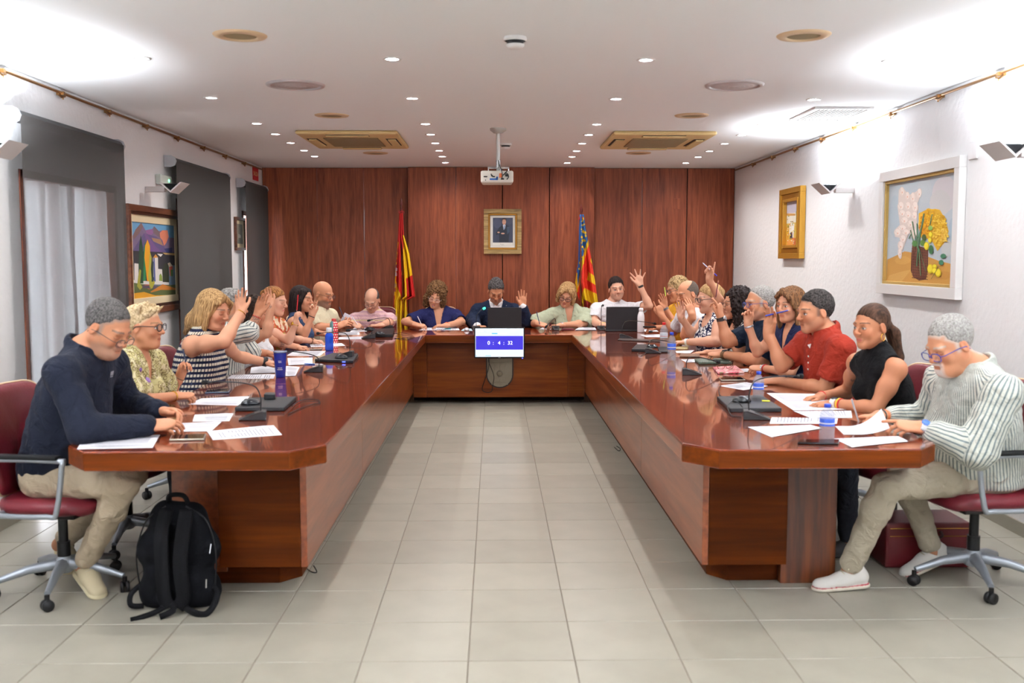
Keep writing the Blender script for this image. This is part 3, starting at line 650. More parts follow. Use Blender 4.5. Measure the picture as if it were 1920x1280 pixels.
def cloth(name, col, kind='plain', col2=None, col3=None, sc=1., rough=.85, ext=None):
    if name in MATS: return MATS[name]
    m = bpy.data.materials.new(name); m.use_nodes = True; nt = m.node_tree; b = nt.nodes['Principled BSDF']; L = nt.links.new
    b.inputs['Roughness'].default_value = rough; b.inputs['Sheen Weight'].default_value = .02; b.inputs['Specular IOR Level'].default_value = .12
    at = N(nt, 'ShaderNodeAttribute'); at.attribute_name = 'pc'; tc = N(nt, 'ShaderNodeTexCoord'); sp = N(nt, 'ShaderNodeSeparateXYZ'); L(at.outputs['Vector'], sp.inputs[0])
    so = N(nt, 'ShaderNodeSeparateXYZ'); L(tc.outputs['Object'], so.inputs[0])
    def math_(op, a, v2=None, b_=None):
        q = N(nt, 'ShaderNodeMath', operation=op); L(a, q.inputs[0])
        if b_ is not None: L(b_, q.inputs[1])
        elif v2 is not None: q.inputs[1].default_value = v2
        return q.outputs[0]
    def mix(fac, c1, c2):
        q = N(nt, 'ShaderNodeMix', data_type='RGBA'); L(fac, q.inputs[0])
        for s_, c in ((6, c1), (7, c2)):
            if isinstance(c, tuple): q.inputs[s_].default_value = (*c, 1)
            else: L(c, q.inputs[s_])
        return q.outputs[2]
    def stripes(sock, per, duty):
        return math_('LESS_THAN', math_('FRACT', math_('MULTIPLY', sock, 1/per)), duty)
    out = None
    if kind == 'vstripe': out = mix(stripes(sp.outputs[0], sc, .34), col, col2)
    elif kind == 'hstripe':
        f = stripes(so.outputs[2], sc, .5); dots = stripes(sp.outputs[0], sc*.55, .72); out = mix(math_('MULTIPLY', f, b_=dots), col, col2)
    elif kind == 'plaid':
        c = mix(stripes(so.outputs[2], sc, .45), col, col2); out = mix(stripes(so.outputs[2], sc*2.7, .12), c, col3)
    elif kind in ('floral', 'abstract', 'blots'):
        v = N(nt, 'ShaderNodeTexVoronoi'); v.inputs['Scale'].default_value = sc; v.feature = 'F1'; L(tc.outputs['Object'], v.inputs['Vector'])
        if kind == 'abstract': v.feature = 'DISTANCE_TO_EDGE'
        mp = N(nt, 'ShaderNodeTexNoise'); mp.inputs['Scale'].default_value = sc*.7; L(tc.outputs['Object'], mp.inputs[0])
        if kind == 'abstract':
            ad = N(nt, 'ShaderNodeVectorMath', operation='MULTIPLY_ADD'); L(mp.outputs['Color'], ad.inputs[0]); ad.inputs[1].default_value = (.05, .05, .05); L(tc.outputs['Object'], ad.inputs[2]); L(ad.outputs[0], v.inputs['Vector'])
            r = ramp(nt, [(0, col2), (.12, col2), (.15, col)]); L(v.outputs['Distance'], r.inputs[0]); out = r.outputs[0]
        elif kind == 'floral':
            r = ramp(nt, [(0, col3), (.18, col3), (.22, col), (.36, col), (.40, col2), (.5, col2), (.55, col)]); L(v.outputs['Distance'], r.inputs[0])
            r2 = ramp(nt, [(.44, (1, 1, 1)), (.5, (.62, .6, .3))]); L(mp.outputs[0], r2.inputs[0])
            q = N(nt, 'ShaderNodeMix', data_type='RGBA', blend_type='MULTIPLY'); q.inputs[0].default_value = .6; L(r.outputs[0], q.inputs[6]); L(r2.outputs[0], q.inputs[7]); out = q.outputs[2]
        else:
            r = ramp(nt, [(0, col), (.42, col), (.46, col2), (.54, col2), (.58, col3), (.66, col3), (.7, col)], 'CONSTANT'); L(mp.outputs[0], r.inputs[0]); out = r.outputs[0]
    if out is not None: L(out, b.inputs['Base Color'])
    else: b.inputs['Base Color'].default_value = (*col, 1)
    n = N(nt, 'ShaderNodeTexNoise'); n.inputs['Scale'].default_value = 14; n.inputs['Detail'].default_value = 4; n.inputs['Distortion'].default_value = .8; L(tc.outputs['Object'], n.inputs[0])
    bp = N(nt, 'ShaderNodeBump'); bp.inputs['Strength'].default_value = .7; bp.inputs['Distance'].default_value = .035; L(n.outputs[0], bp.inputs['Height']); L(bp.outputs[0], b.inputs['Normal'])
    MATS[name] = m; return m

# ---------------------------------------------------------------- head
class Fr:
    def __init__(s, o, R, sc=1.): s.o = np.asarray(o, float); s.R = R; s.s = sc
    def p(s, x, y, z): return s.o+s.R@(V(x, y, z)*s.s)
    def d(s, x, y, z): return s.R@V(x, y, z)
    def inv(s, v): return ((v-s.o)@s.R)/s.s
def E(fr, c, r, k=.02, op='u', R=None): return ell(fr.p(*c), V(*r)*fr.s, fr.R if R is None else fr.R@R, k*fr.s, op)
def C(fr, a, b, ra, rb=None, k=.02, op='u', n=None, q=1.): return cap(fr.p(*a), fr.p(*b), ra*fr.s, (rb if rb is not None else ra)*fr.s, k*fr.s, op, None if n is None else fr.d(*n), q)
def head_prims(fr, woman=False, chin=1., fat=0., beard=0, mouth=0, nose=1.):
    w_ = .95 if woman else 1.
    L = [E(fr, (0, -.014, .028), (.074, .097, .089)), E(fr, (0, .026, -.034), (.060*w_+fat*.006, .060, .080), .03)]
    for s in (-1, 1):
        L += [C(fr, (s*.05*w_, -.002, -.052), (s*.014, .058, -.094), .019+fat*.006, .017, .03),
              E(fr, (s*.036, .060, -.030), (.024+fat*.004, .022, .026), .02)]
    L += [E(fr, (0, .064, -.098), (.022, .018, .018*chin), .02)]
    L += [C(fr, (-.034, .080, .018), (.034, .080, .018), .009 if woman else .011, None, .02)]
    for s in (-1, 1): L += [E(fr, (s*.031, .094, -.003), (.019, .013, .012), .012, 's')]
    for s in (-1, 1): L += [E(fr, (s*.031, .0725, -.003), (.0145, .0145, .0135), .004)]
    L += [C(fr, (0, .086, .010), (0, .106*1., -.026), .0065, .0105*nose, .012), E(fr, (0, .106, -.030), (.012*nose, .012, .010), .006)]
    for s in (-1, 1): L += [E(fr, (s*.012, .098, -.033), (.008, .010, .008), .006)]
    L += [C(fr, (-.018, .080, -.0625), (.018, .080, -.0625), .0058, None, .008), C(fr, (-.015, .080, -.0725), (.015, .080, -.0725), .0062, None, .008),
          C(fr, (-.017, .090, -.0675), (.017, .090, -.0675), .0018, None, .004, 's')]
    if mouth: L += [E(fr, (0, .092, -.067), (.014, .01, .006), .004, 's')]
    if beard: L += [E(fr, (0, .052, -.088), (.044+.01*beard, .046, .036+.008*beard), .02), C(fr, (-.022, .088, -.054), (.022, .088, -.054), .006, None, .01)]
    if fat: L += [E(fr, (0, .02, -.105), (.045, .045, .03*fat), .03)]
    for s in (-1, 1):
        R = Ry(s*-.22)@Rx(-.15)
        L += [E(fr, (s*.077, -.010, -.006), (.0085, .018, .031), .006, 'u', R), E(fr, (s*.087, -.005, -.002), (.007, .010, .018), .005, 's', R)]
    return L
def head_color(fr, v, col, skin, opt, hair=None):
    q = fr.inv(v); x, y, z = np.abs(q[:, 0]), q[:, 1], q[:, 2]
    near = (np.linalg.norm(q, axis=1) < .15)
    red = np.clip(1-((x-.04)**2+(z+.03)**2)/.0008, 0, 1)*(y > .03)*.35; red = np.maximum(red, np.clip(1-((q[:, 0])**2+(z+.03)**2)/.0003, 0, 1)*(y > .09)*.35)
    red = np.maximum(red, .22*((x > .074) & (y > -.04) & near))
    tgt = np.array(skin)*np.array([1.0, .62, .55]); col = col*(1-red[:, None])+tgt*red[:, None]
    def put(mask, c, a=1.): col[mask] = col[mask]*(1-a)+np.array(c)*a
    if hair and hair.get('sc') is not None:
        f0, z0 = hair.get('front', (.078, .078)); b0, z1 = hair.get('back', (-.085, -.070)); dd = z-(z0+(y-f0)*(z0-z1)/(f0-b0))+.012
        if hair['style'] == 'horseshoe': dd = np.minimum(dd, .085-z+.3*(-.02-y).clip(0, 1)); dd = np.minimum(dd, .02-y)
        a_ = np.clip(dd/.016, 0, 1)*near*.7; a_ = a_*(1-np.clip(1-(((x-.062)/.03)**2+((y-.08)/.036)**2+((z-.062)/.026)**2), 0, .3)/.3)
        a_ = np.maximum(a_, .7*near*np.clip(1.3-np.abs(y-.016)/.013, 0, 1)*np.clip((z+.028)/.01, 0, 1)*(z < .03)*(x > .055)*(hair['style'] in ('short', 'quiff')))
        a_ = a_*(~((x > .0735) & (z < .028) & (np.abs(y+.01) < .026))); col = col*(1-a_[:, None])+np.array(hair['sc'])*a_[:, None]
    br = opt.get('beard_col')
    if br is not None:
        full = opt.get('beard', 1)
        sd_ = .5+.5*np.sin(x*900+z*700)*np.sin(y*800-z*600)
        m_ = np.clip((-.036-z-.5*np.clip(.050-y, 0, 1)*(z > -.08)+.010*(sd_-.5))/.018, 0, 1)*np.clip((y+.012)/.02, 0, 1)*near*(z > -.15)
        m_ = np.maximum(m_, near*(y > .075)*(x < .027)*np.clip(1.4-np.abs(z+.053)/.006, 0, 1)); m_ = m_*(~((x < .0185) & (np.abs(z+.0672) < .0085) & (y > .07)))
        if full == 'goatee': m_ = m_*np.clip(2.2-x/.016, 0, 1)*(y > .045)
        al = {1: .5, 0: .35, 2: .7, 'goatee': .85}[full]*(.8+.4*sd_); m_ = np.clip(m_*al, 0, 1); col = col*(1-m_[:, None])+np.array(br)*m_[:, None]
    lip = near & (y > .076) & (((x/.0205)**2+((z+.067)/.0095)**2) < 1); put(lip, opt.get('lips', tuple(np.array(skin)*np.array([.85, .45, .42]))), .75 if opt.get('w') else .15 if opt.get('beard') == 'goatee' else .3)
    put(near & (y > .07) & (x < .021) & (np.abs(z+.067) < .0014), tuple(np.array(skin)*.28), .8)
    bz = z-.0235-.0025*np.sin(np.clip((x-.012)/.04, 0, 1)*3.0)+.16*np.clip(x-.042, 0, 1)
    put(near & (y > .055) & (x > .012) & (x < .053) & (np.abs(bz) < opt.get('brow_w', .0042)), opt.get('brow', (.05, .03, .02)), opt.get('brow_a', .75))
    ex, ez = x-.031, z+.003
    if opt.get('eyes', 'down') == 'open':
        em = near & (y > .07) & ((ex/.0135)**2+(ez/.0062)**2 < 1); put(em, (.62, .58, .55)); put(em & (ex**2+ez**2 < .0058**2), (.035, .02, .014))
        put(near & (y > .07) & (np.abs(ex) < .0150) & (np.abs(ez-.0062+.00*ex+25*ex*ex) < .0018), (.03, .015, .012), .8)
    else:
        put(near & (y > .07) & (np.abs(ex) < .0150) & (np.abs(ez+.0055-14*ex*ex) < .0018), (.03, .015, .012), .85)
        put(near & (y > .06) & ((ex/.017)**2+((ez-.002)/.009)**2 < 1), tuple(np.array(skin)*np.array([.72, .55, .5])), .5)
    return col
# ---------------------------------------------------------------- hands
def hand_prims(W, d, n, side, s=1., curl=.25, spread=.12, thumb=.3, fingers=None, k0=.004):
    """W wrist, d finger direction, n back-of-hand direction, side 'L'/'R'; curl 0..1 (one value or one per finger, index first)"""
    R = frame(d, n); x = R[:, 0]; sg = -1 if side == 'R' else 1
    fr = Fr(W, np.array([x*sg, R[:, 1], R[:, 2]]).T, s)    # local +x towards the thumb
    cu = curl if hasattr(curl, '__len__') else [curl]*4
    L = [C(fr, (0, -.03, 0), (0, .01, 0), .026, .024, .02, n=(0, 0, 1), q=.75),
         C(fr, (.002, .018, 0), (.0, .068, 0), .031, .036, .02, n=(0, 0, 1), q=.38), C(fr, (.018, .02, -.006), (.028, .05, -.006), .014, .012, .015),
         C(fr, (-.020, .02, -.004), (-.026, .06, -.004), .011, .011, .012)]
    X = [.029, .010, -.009, -.027]; Yb = [.078, .083, .079, .070]; Ln = [.074, .082, .076, .060]; Rr = [.0088, .0090, .0086, .0076]; tips = []
    for i in range(4):
        a = spread*(1.5-i)*.55; p = V(X[i], Yb[i]-.012, .0); ang = 0.
        dirx = math.sin(a)
        for j, (fr_, bend) in enumerate(((.44, 1.15), (.31, 1.5), (.25, 1.0))):
            ang += cu[i]*bend; l = Ln[i]*fr_+(.010 if j == 0 else 0)
            dd = nrm(V(dirx*math.cos(ang), math.cos(a)*math.cos(ang), -math.sin(ang))); e = p+dd*l
            r0 = Rr[i]*(1-.10*j); L.append(C(fr, tuple(p), tuple(e), r0, r0*.92, .0022 if j else k0)); p = e
        tips.append(fr.p(*p))
    # thumb
    t = thumb; p0 = (.016, .012, -.008); p1 = (.040-.014*t, .040, -.012-.014*t); p2 = (.058-.030*t, .066+.004*t, -.012-.028*t); p3 = (.066-.048*t, .092-.004*t, -.010-.034*t)
    L += [C(fr, p0, p1, .015, .012, .012), C(fr, p1, p2, .0115, .0105, .003), C(fr, p2, p3, .0105, .0085, .003)]
    return L, fr, tips+[fr.p(*p3)], fr.p(0, .07, 0)
# ---------------------------------------------------------------- person
SKIN = S(206, 152, 124)
def wob(amp, sc=1., seed=0.):
    def mod(f, X, Y, Z):
        a = np.sin(X*47*sc+2.2*np.sin(Z*31*sc+seed)+seed)*np.cos(Z*38*sc+1.7*np.sin(Y*43*sc+seed*2)); b = np.sin(Y*52*sc+1.9*np.sin(X*29*sc)-seed)*np.sin(Z*24*sc+2*np.sin(X*33*sc))
        return f+(amp*(a+b)*.6).astype(np.float32)
    return mod
def bone_uv(v, bones):
    """pattern coordinates: distance around the nearest bone, distance along it"""
    best = None; uv = np.zeros((len(v), 3))
    for i, (a, b, n, r) in enumerate(bones):
        ba = b-a; L = np.linalg.norm(ba); t = ba/L; s = (v-a)@t; sc = np.clip(s, 0, L); p = v-a-sc[:, None]*t; d = np.linalg.norm(p, axis=1)-r
        n_ = nrm(n-t*(n@t)); m_ = np.cross(t, n_); ang = np.arctan2(p@m_, p@n_)
        if best is None: best = np.full(len(v), 1e9)
        k = d < best; best[k] = d[k]; uv[k, 0] = ang[k]*r; uv[k, 1] = s[k]; uv[k, 2] = i
    return uv
PEOPLE = []
def shoe(parent, org, ank, toe_dir, up, col, solecol, s=1., lace=None, h=.006, rim=None):
    y = nrm(toe_dir); fr = Fr(ank, frame(y, up), s)   # origin at the ankle, +y to the toe
    L = [C(fr, (0, -.035, -.055), (0, .05, -.062), .036, .036, .02), C(fr, (0, .05, -.064), (0, .146, -.074), .041, .039, .03, n=(0, 0, 1), q=.70), C(fr, (0, -.03, -.05), (0, -.012, .004), .036, .033, .02),
         C(fr, (0, -.0, .03), (0, .0, -.02), .028, .028, .008, 's'), C(fr, (0, -.035, -.090), (0, .146, -.090), .044, .044, .004, n=(0, 0, 1), q=.40), cut(fr.p(0, 0, -.1005), fr.d(0, 0, -1))]
    v, q = mesh_from(L, h); loc = fr.inv(v); c = np.tile(np.array(col), (len(v), 1)); sole = loc[:, 2] < -.079; c[sole] = solecol
    if rim is not None: c[(np.abs(loc[:, 2]+.0805) < .0022)] = rim
    o = rawmesh('shoe', v, q, M_shoe, org, c, parent=parent)
    if lace is not None:
        mb = MB()
        for i in range(4):
            yy = .03+.018*i; zz = -.012-.0105*i
            mb.tube([fr.p(-.022, yy, zz-.008)-org, fr.p(0, yy+.004, zz+.004)-org, fr.p(.022, yy, zz-.008)-org], .0028*s, 6)
        mb.tube([fr.p(0, .03, -.012)-org, fr.p(.02, .02, .004)-org, fr.p(.034, .035, -.008)-org], .0025*s, 6).tube([fr.p(0, .03, -.012)-org, fr.p(-.02, .02, .004)-org, fr.p(-.034, .035, -.008)-org], .0025*s, 6)
        mb.build('lace', mat('lace', lace, .8), o)
    return o
def person(label, H, az, pitch=0, roll=0, baz=None, s=1., b=1., woman=False, skin=SKIN, belly=0., bust=0., nb=(-.045, 0, -.158), pel=None, sw=None,
           arms=None, top=None, extra=None, bottom=S(60, 60, 70), legs=None, shoes=None, hair=None, glasses=None, face=None, near=0, hh=1., plean=.06, shz=(0, 0), neckr=None, group=None):
    face = dict(face or {}, w=woman); a = math.radians(az); ba = math.radians(az if baz is None else baz)
    F = V(math.sin(ba), -math.cos(ba), 0); Rt = V(F[1], -F[0], 0); Z = V(0, 0, 1)
    H = np.asarray(H, float); hd = V(math.sin(a), -math.cos(a), 0)
    Rh = np.array([V(hd[1], -hd[0], 0), hd, Z]).T@Rx(math.radians(-pitch))@Ry(math.radians(roll)); fr = Fr(H, Rh, s*hh)
    Nk = H+(F*nb[0]+Rt*nb[1]+Z*nb[2])*s
    Pv = Nk-F*plean-Z*(Nk[2]-.60) if pel is None else np.asarray(pel, float)
    U = nrm(Nk-Pv); Fd = nrm(F-U*(F@U)); T = np.linalg.norm(Nk-Pv)
    def tp(t, f=0, r=0): return Pv+U*T*t+Fd*f+Rt*r
    sw = sw or (.165 if woman else .19)*s*(.5+.5*b)
    SR = Nk+Rt*sw-Z*(.065*s-shz[1])+F*.01; SL = Nk-Rt*sw-Z*(.065*s-shz[0])+F*.01
    org = V(Pv[0], Pv[1], 0); hbody = .0065 if near else .0085
    w0 = (.142 if woman else .152)*s*b
    def torso(o=0., neck=True, lo=0.):
        L = [cap(tp(.0+lo), tp(.30), w0*1.04+o, w0*.96+o, .05, n=Fd, q=.80), cap(tp(.30), tp(.62), w0*.96+o, w0*.98+o, .06, n=Fd, q=.78), cap(tp(.62), tp(.80), w0*.98+o, w0*.80+o, .06, n=Fd, q=.72),
             cap(SL-Rt*-.02, SR-Rt*.02, .048*s+o, None, .06), cap(tp(.80), tp(.93), .105*s+o, .062*s+o, .05, n=Fd, q=.75)]
        for S_ in (SL, SR): L.append(cap(Nk+Z*.01-Fd*.012, S_*.8+Nk*.2, .036*s+o, .030*s+o, .05))
        if belly: L.append(ell(tp(.30, .07+.03*belly), V(w0*.92+o, .10*belly+.03+o, T*.30+o), np.array([Rt, Fd, U]).T, .06))
        if bust:
            for q in (-1, 1): L.append(ell(tp(.60, .085, q*.072), V(.070, .060, .066)*bust+o, np.array([Rt, Fd, U]).T, .035))
        return L
    nr = (neckr or (.047 if woman else .057))*s
    neck = [cap(Nk-Z*.02-Fd*.01, fr.p(0, -.022, -.045), nr*1.04, nr*.96, .025), cap(Nk-Z*.03, Nk+Z*.02-Fd*.01, nr*1.25, nr, .04)]
    A = {}
    for side, d in (arms or {}).items():
        S0 = SR if side == 'R' else SL; Ej, Wj = np.asarray(d['e'], float), np.asarray(d['w'], float); k_ = d.get('t', 1.)*(.5+.5*b)*(.86 if woman else 1.)
        A[side] = (S0, Ej, Wj, k_, d)
    body = torso(-.004)+neck; hands = []
    for side, (S0, Ej, Wj, k_, d) in A.items():
        body += [ell(S0, V(.056, .056, .056)*s*k_, None, .03), cap(S0, Ej, .050*s*k_, .040*s*k_, .03), ell(S0*.55+Ej*.45, V(.047, .047, .047)*s*k_, None, .04), cap(Ej, Wj, .040*s*k_, .0265*s*(.6+.4*k_), .012), ell(Ej*.75+Wj*.25, V(.038, .038, .038)*s*k_, None, .03)]
        hs = d.get('hs', 1.)*s*(.92 if woman else 1.)
        hp, hf, tips, hc = hand_prims(Wj, d['d'], d['n'], side, hs, d.get('curl', .25), d.get('spread', .12), d.get('thumb', .3))
        hands.append((hp, hf, tips, hc, .125*hs)); d['frame'] = hf; d['tips'] = tips
    hp = head_prims(fr, woman, face.get('chin', 1), face.get('fat', 0), face.get('bvol', 0), face.get('mouth', 0), face.get('nose', 1))
    allp = body+hp; 
    for h_ in hands: allp += h_[0]
    hc = fr.p(0, 0, -.005); hr = .142*s*hh
    vs, qs = [], []; off = 0
    def addm(v, q):
        nonlocal off
        vs.append(v); qs.append(q+off); off += len(v)
    lo, hi = bbox(body+[p for h_ in hands for p in h_[0][:2]]); f, o_ = evalgrid(allp, lo, hi, hbody); v, q = nets(f, o_, hbody)
    c = v[q].mean(1); keep = np.linalg.norm(c-hc, axis=1) > hr-1.2*hbody
    for h_ in hands: keep &= np.linalg.norm(c-h_[3], axis=1) > h_[4]-1.2*hbody
    addm(v, q[keep])
    gh = face.get('grid', .0026 if near else .0040); f, o_ = evalgrid(allp, hc-hr, hc+hr, gh); v, q = nets(f, o_, gh); c = v[q].mean(1); addm(v, q[np.linalg.norm(c-hc, axis=1) < hr])
    gh = .0032 if near else .0042
    for h_ in hands:
        f, o_ = evalgrid(allp, h_[3]-h_[4], h_[3]+h_[4], gh); v, q = nets(f, o_, gh); c = v[q].mean(1)
        addm(v, q[(np.linalg.norm(c-h_[3], axis=1) < h_[4]) & (np.linalg.norm(c-hc, axis=1) > hr)])
    v = np.concatenate(vs); q = np.concatenate(qs); col = np.tile(np.array(skin), (len(v), 1))
    for h_ in hands:   # redder finger tips and knuckles
        for t_ in h_[2]:
            m_ = np.clip(1-np.linalg.norm(v-t_, axis=1)/.02, 0, 1)*.45; col = col*(1-m_[:, None])+np.array(skin)*np.array([1, .68, .62])*m_[:, None]
    col = head_color(fr, v, col, skin, face, hair)
    bo = rawmesh('person', v, q, M_skin, org, col); bo.location = org; tag(bo, label, 'person', group or 'people seated around the table')
    bones = [(Pv, Nk, -Fd, w0)]+[(x[0], x[1], V(0, 0, 1)+F*.2, .055) for x in A.values()]+[(x[1], x[2], V(0, 0, 1)+F*.2, .045) for x in A.values()]
    # ---- garments
    for g in ([top] if isinstance(top, dict) else (top or [])):
        o = g.get('off', .009); L = torso(o, lo=g.get('lo', 0)); sl = g.get('sleeve', .6); se = []
        hT = .0065 if near else .009
        for side, (S0, Ej, Wj, k_, d) in A.items():
            if sl <= 0: continue
            fl_ = g.get('flare', .010); L.append(ell(S0, V(.060, .060, .060)*s*k_+o*.7, None, .035))
            t1 = min(sl, 1.); e = S0+(Ej-S0)*t1; L.append(cap(S0, e, .054*s*k_+o, (.050-.006*t1)*s*k_+o+fl_*t1, .03))
            if sl > 1: L.append(cap(Ej, Ej+(Wj-Ej)*(sl-1), .044*s*k_+o+fl_*.6, .031*s*k_+o*.8+fl_*.4, .03)); se.append(cut(Ej+(Wj-Ej)*(sl-1), Wj-Ej))
            else: se.append((side, e, nrm(Ej-S0), S0))
        pr = []
        for x in se:
            if isinstance(x, tuple):   # hollow end of a short sleeve: remove a ball beyond the hem
                side, e, dr, S0 = x; r_ = .075*s; pr.append(ell(e+dr*(r_*.985), V(r_, r_, r_), None, .004, 's'))
            else: pass
        if sl <= 0:
            for S0, sg in ((SR, 1), (SL, -1)):
                ah = g.get('armhole', .074)*s; pr.append(cap(S0+Rt*sg*.025+Z*.03, S0+Rt*sg*.05-Z*.06, ah, ah*.95, .008, 's'))
        nk = g.get('neck', 'crew')
        pr.append(cap(Nk-Fd*.006+Z*(.012+g.get('nup', 0)), Nk-Fd*.006+Z*.16, nr*1.12+o*.4, nr*1.7, .006, 's'))
        if nk == 'v' or nk == 'deepv':
            dp = g.get('vd', .15 if nk == 'v' else .23)*s; pr.append(cap(Nk+Z*.02+Fd*.03, tp(1, .085)-U*dp+Fd*.05, nr*1.08*g.get('vw', 1), .006, .006, 's'))
            pr.append(cap(Nk+Z*.05+Fd*.06, tp(1, .085)-U*dp*.9+Fd*.09, nr*1.08*g.get('vw', 1), .012, .006, 's'))
        if nk == 'scoop': pr.append(ell(Nk+Fd*.06-Z*.01, V(.085, .085, .075)*s, None, .008, 's'))
        pr.append(cut(V(Pv[0], Pv[1], g.get('hem', .50)), V(0, 0, -1)))
        col_ = []
        if nk in ('polo', 'shirt') or g.get('collar'):
            cr = nr+.014*s; pts = []
            for i in range(13):
                th = math.radians(-150+300*i/12) if not g.get('closed') else math.radians(-172+344*i/12)
                pts.append(Nk-Fd*(math.cos(th)*cr*1.02+.004)+Rt*math.sin(th)*cr+Z*(.036*s*g.get('ch', 1)*(1-.8*abs(th)/PI*1.0)+.008)+Fd*.02*(abs(th)/PI)**2)
            for i in range(12): col_.append(cap(pts[i], pts[i+1], .024*s, None, .006, n=nrm((pts[i]+pts[i+1])/2-Nk-Z*.03), q=.45))
        if nk == 'turtle':
            L.append(cap(Nk-Z*.01-Fd*.008, Nk*.35+fr.p(0, -.022, -.045)*.65, nr*1.22, nr*1.14, .02)); pr = [x for x in pr if not (x.op == 's' and sl > -1 and x is pr[-2])]
        if nk == 'turtle': pr = [x for i_, x in enumerate(pr) if not (x.op == 's' and np.allclose((x.lo+x.hi)/2, (np.minimum(Nk-Fd*.006+Z*(.012+g.get('nup', 0)), Nk-Fd*.006+Z*.16)+np.maximum(Nk-Fd*.006+Z*(.012+g.get('nup', 0)), Nk-Fd*.006+Z*.16))/2))]; pr.append(cut(Nk*.35+fr.p(0, -.022, -.045)*.65, U))
        lo, hi = bbox(L+col_); seed = H[0]*3+H[1]
        f, o_ = evalgrid(L, lo, hi, hT, wob(g.get('wr', .0022), 1., seed)); f2, _ = evalgrid(pr, lo, hi, hT)
        # apply the cuts after the wrinkles
        g2 = f; n = f.shape; X = (o_[0]+np.arange(n[0])*hT).astype(np.float32)[:, None, None]; Y = (o_[1]+np.arange(n[1])*hT).astype(np.float32)[None, :, None]; Zg = (o_[2]+np.arange(n[2])*hT).astype(np.float32)[None, None, :]
        def apply(p, f):
            if p.lo is None: sl_ = (slice(None),)*3
            else:
                m = p.k+2.2*hT; a_ = np.maximum(np.floor((p.lo-m-o_)/hT).astype(int), 0); b_ = np.minimum(np.ceil((p.hi+m-o_)/hT).astype(int)+1, n)
                if (a_ >= b_).any(): return
                sl_ = tuple(slice(a_[i], b_[i]) for i in range(3))
            d = p.fn(X[sl_[0]], Y[:, sl_[1]], Zg[:, :, sl_[2]]).astype(np.float32); gg = f[sl_]
            if p.op == 'u': hh_ = np.maximum(p.k-np.abs(gg-d), 0)/p.k; f[sl_] = np.minimum(gg, d)-hh_*hh_*p.k*.25
            else:
                if p.op == 's': d = -d
                hh_ = np.maximum(p.k-np.abs(gg-d), 0)/p.k; f[sl_] = np.maximum(gg, d)+hh_*hh_*p.k*.25
        for p in pr: apply(p, f)
        for p in col_: apply(p, f)
        v, q = nets(f, o_, hT); uv = bone_uv(v, bones)
        rawmesh(g.get('name', 'shirt'), v, q, g['m'], org, None, uv, bo)
        if g.get('placket'):
            mb = MB(); ln = g['placket']; dep = w0*.72+o
            pts = [Nk+Fd*(nr+.022*s)-Z*.012, tp(.86, w0*.58+o+.006), tp(.80, w0*.66+o+.004), tp(.80-ln, w0*.76+o+.006)]
            for i in range(3): mb.tube([Nk*0+(pts[2]*(1-i/2)+pts[3]*i/2)-org+Fd*.0, (pts[2]*(1-i/2)+pts[3]*i/2)-org+Fd*.004], .006, 8)
            mb.build('buttons', mat('button_pale', S(225, 225, 220), .4), bo)['kind'] = 'stuff'
    # ---- legs
    if legs is None:
        legs = {}
        for side, sg in (('R', 1), ('L', -1)):
            kn = V(Pv[0], Pv[1], .56)+F*.40+Rt*sg*.10; legs[side] = dict(k=kn, a=V(kn[0], kn[1], .115)-F*.02+Rt*sg*.01, toe=F)
    L = [cap(V(Pv[0], Pv[1], .57)-Rt*.07, V(Pv[0], Pv[1], .57)+Rt*.07, .105*s*b, None, .04, n=V(0, 0, 1), q=.9), cap(V(*Pv[:2], .60), tp(.12), .13*s*b, .125*s*b, .04, n=Fd, q=.8)]
    for side, d in legs.items():
        sg = 1 if side == 'R' else -1; hp0 = V(Pv[0], Pv[1], .565)+Rt*sg*.085*s; kn, an = np.asarray(d['k'], float), np.asarray(d['a'], float)
        L += [cap(hp0, kn, .088*s*(.4+.6*b), .062*s, .04), cap(kn, an, .062*s, .050*s, .012), ell(kn*.7+an*.3, V(.062, .062, .07)*s, None, .03)]
    tr_h = .008 if near else .013
    v, q = mesh_from(L, tr_h, wob(.0055 if near else .001, 1.0, 2.)); rawmesh('trousers', v, q, cloth('trousers_%02x%02x%02x' % tuple(int(x*255) for x in bottom), bottom), org, None, bone_uv(v, bones), bo)
    shoes = shoes or dict(col=S(40, 38, 40), sole=S(30, 30, 30))
    for side, d in legs.items():
        an = np.asarray(d['a'], float); tdir = nrm(d['toe'])
        if near:
            up = nrm(d.get('up', V(0, 0, 1))); kn = np.asarray(d['k'], float); dn = nrm(an-kn); v, q = mesh_from([cap(an-dn*.03, an+dn*.06, .036*s, .034*s, .01)], .006); rawmesh('ankle', v, q, M_skin, org, np.tile(np.array(skin)*.8, (len(v), 1)), parent=bo)
        else: up = V(0, 0, 1)
        shoe(bo, org, an+V(0, 0, -.015)+(V(0, 0, .006) if near else 0), tdir, up, shoes['col'], shoes['sole'], s, shoes.get('lace') if near else None, .0045 if near else .009, shoes.get('rim'))
    if hair: make_hair(hair, fr, bo, org, near)
    if glasses: make_glasses(glasses, fr, bo, org)
    PEOPLE.append(bo); bo_info = dict(o=bo, org=org, fr=fr, N=Nk, F=F, R=Rt, A=A, tp=tp, s=s, nr=nr, Fd=Fd, w0=w0)
    return bo_info
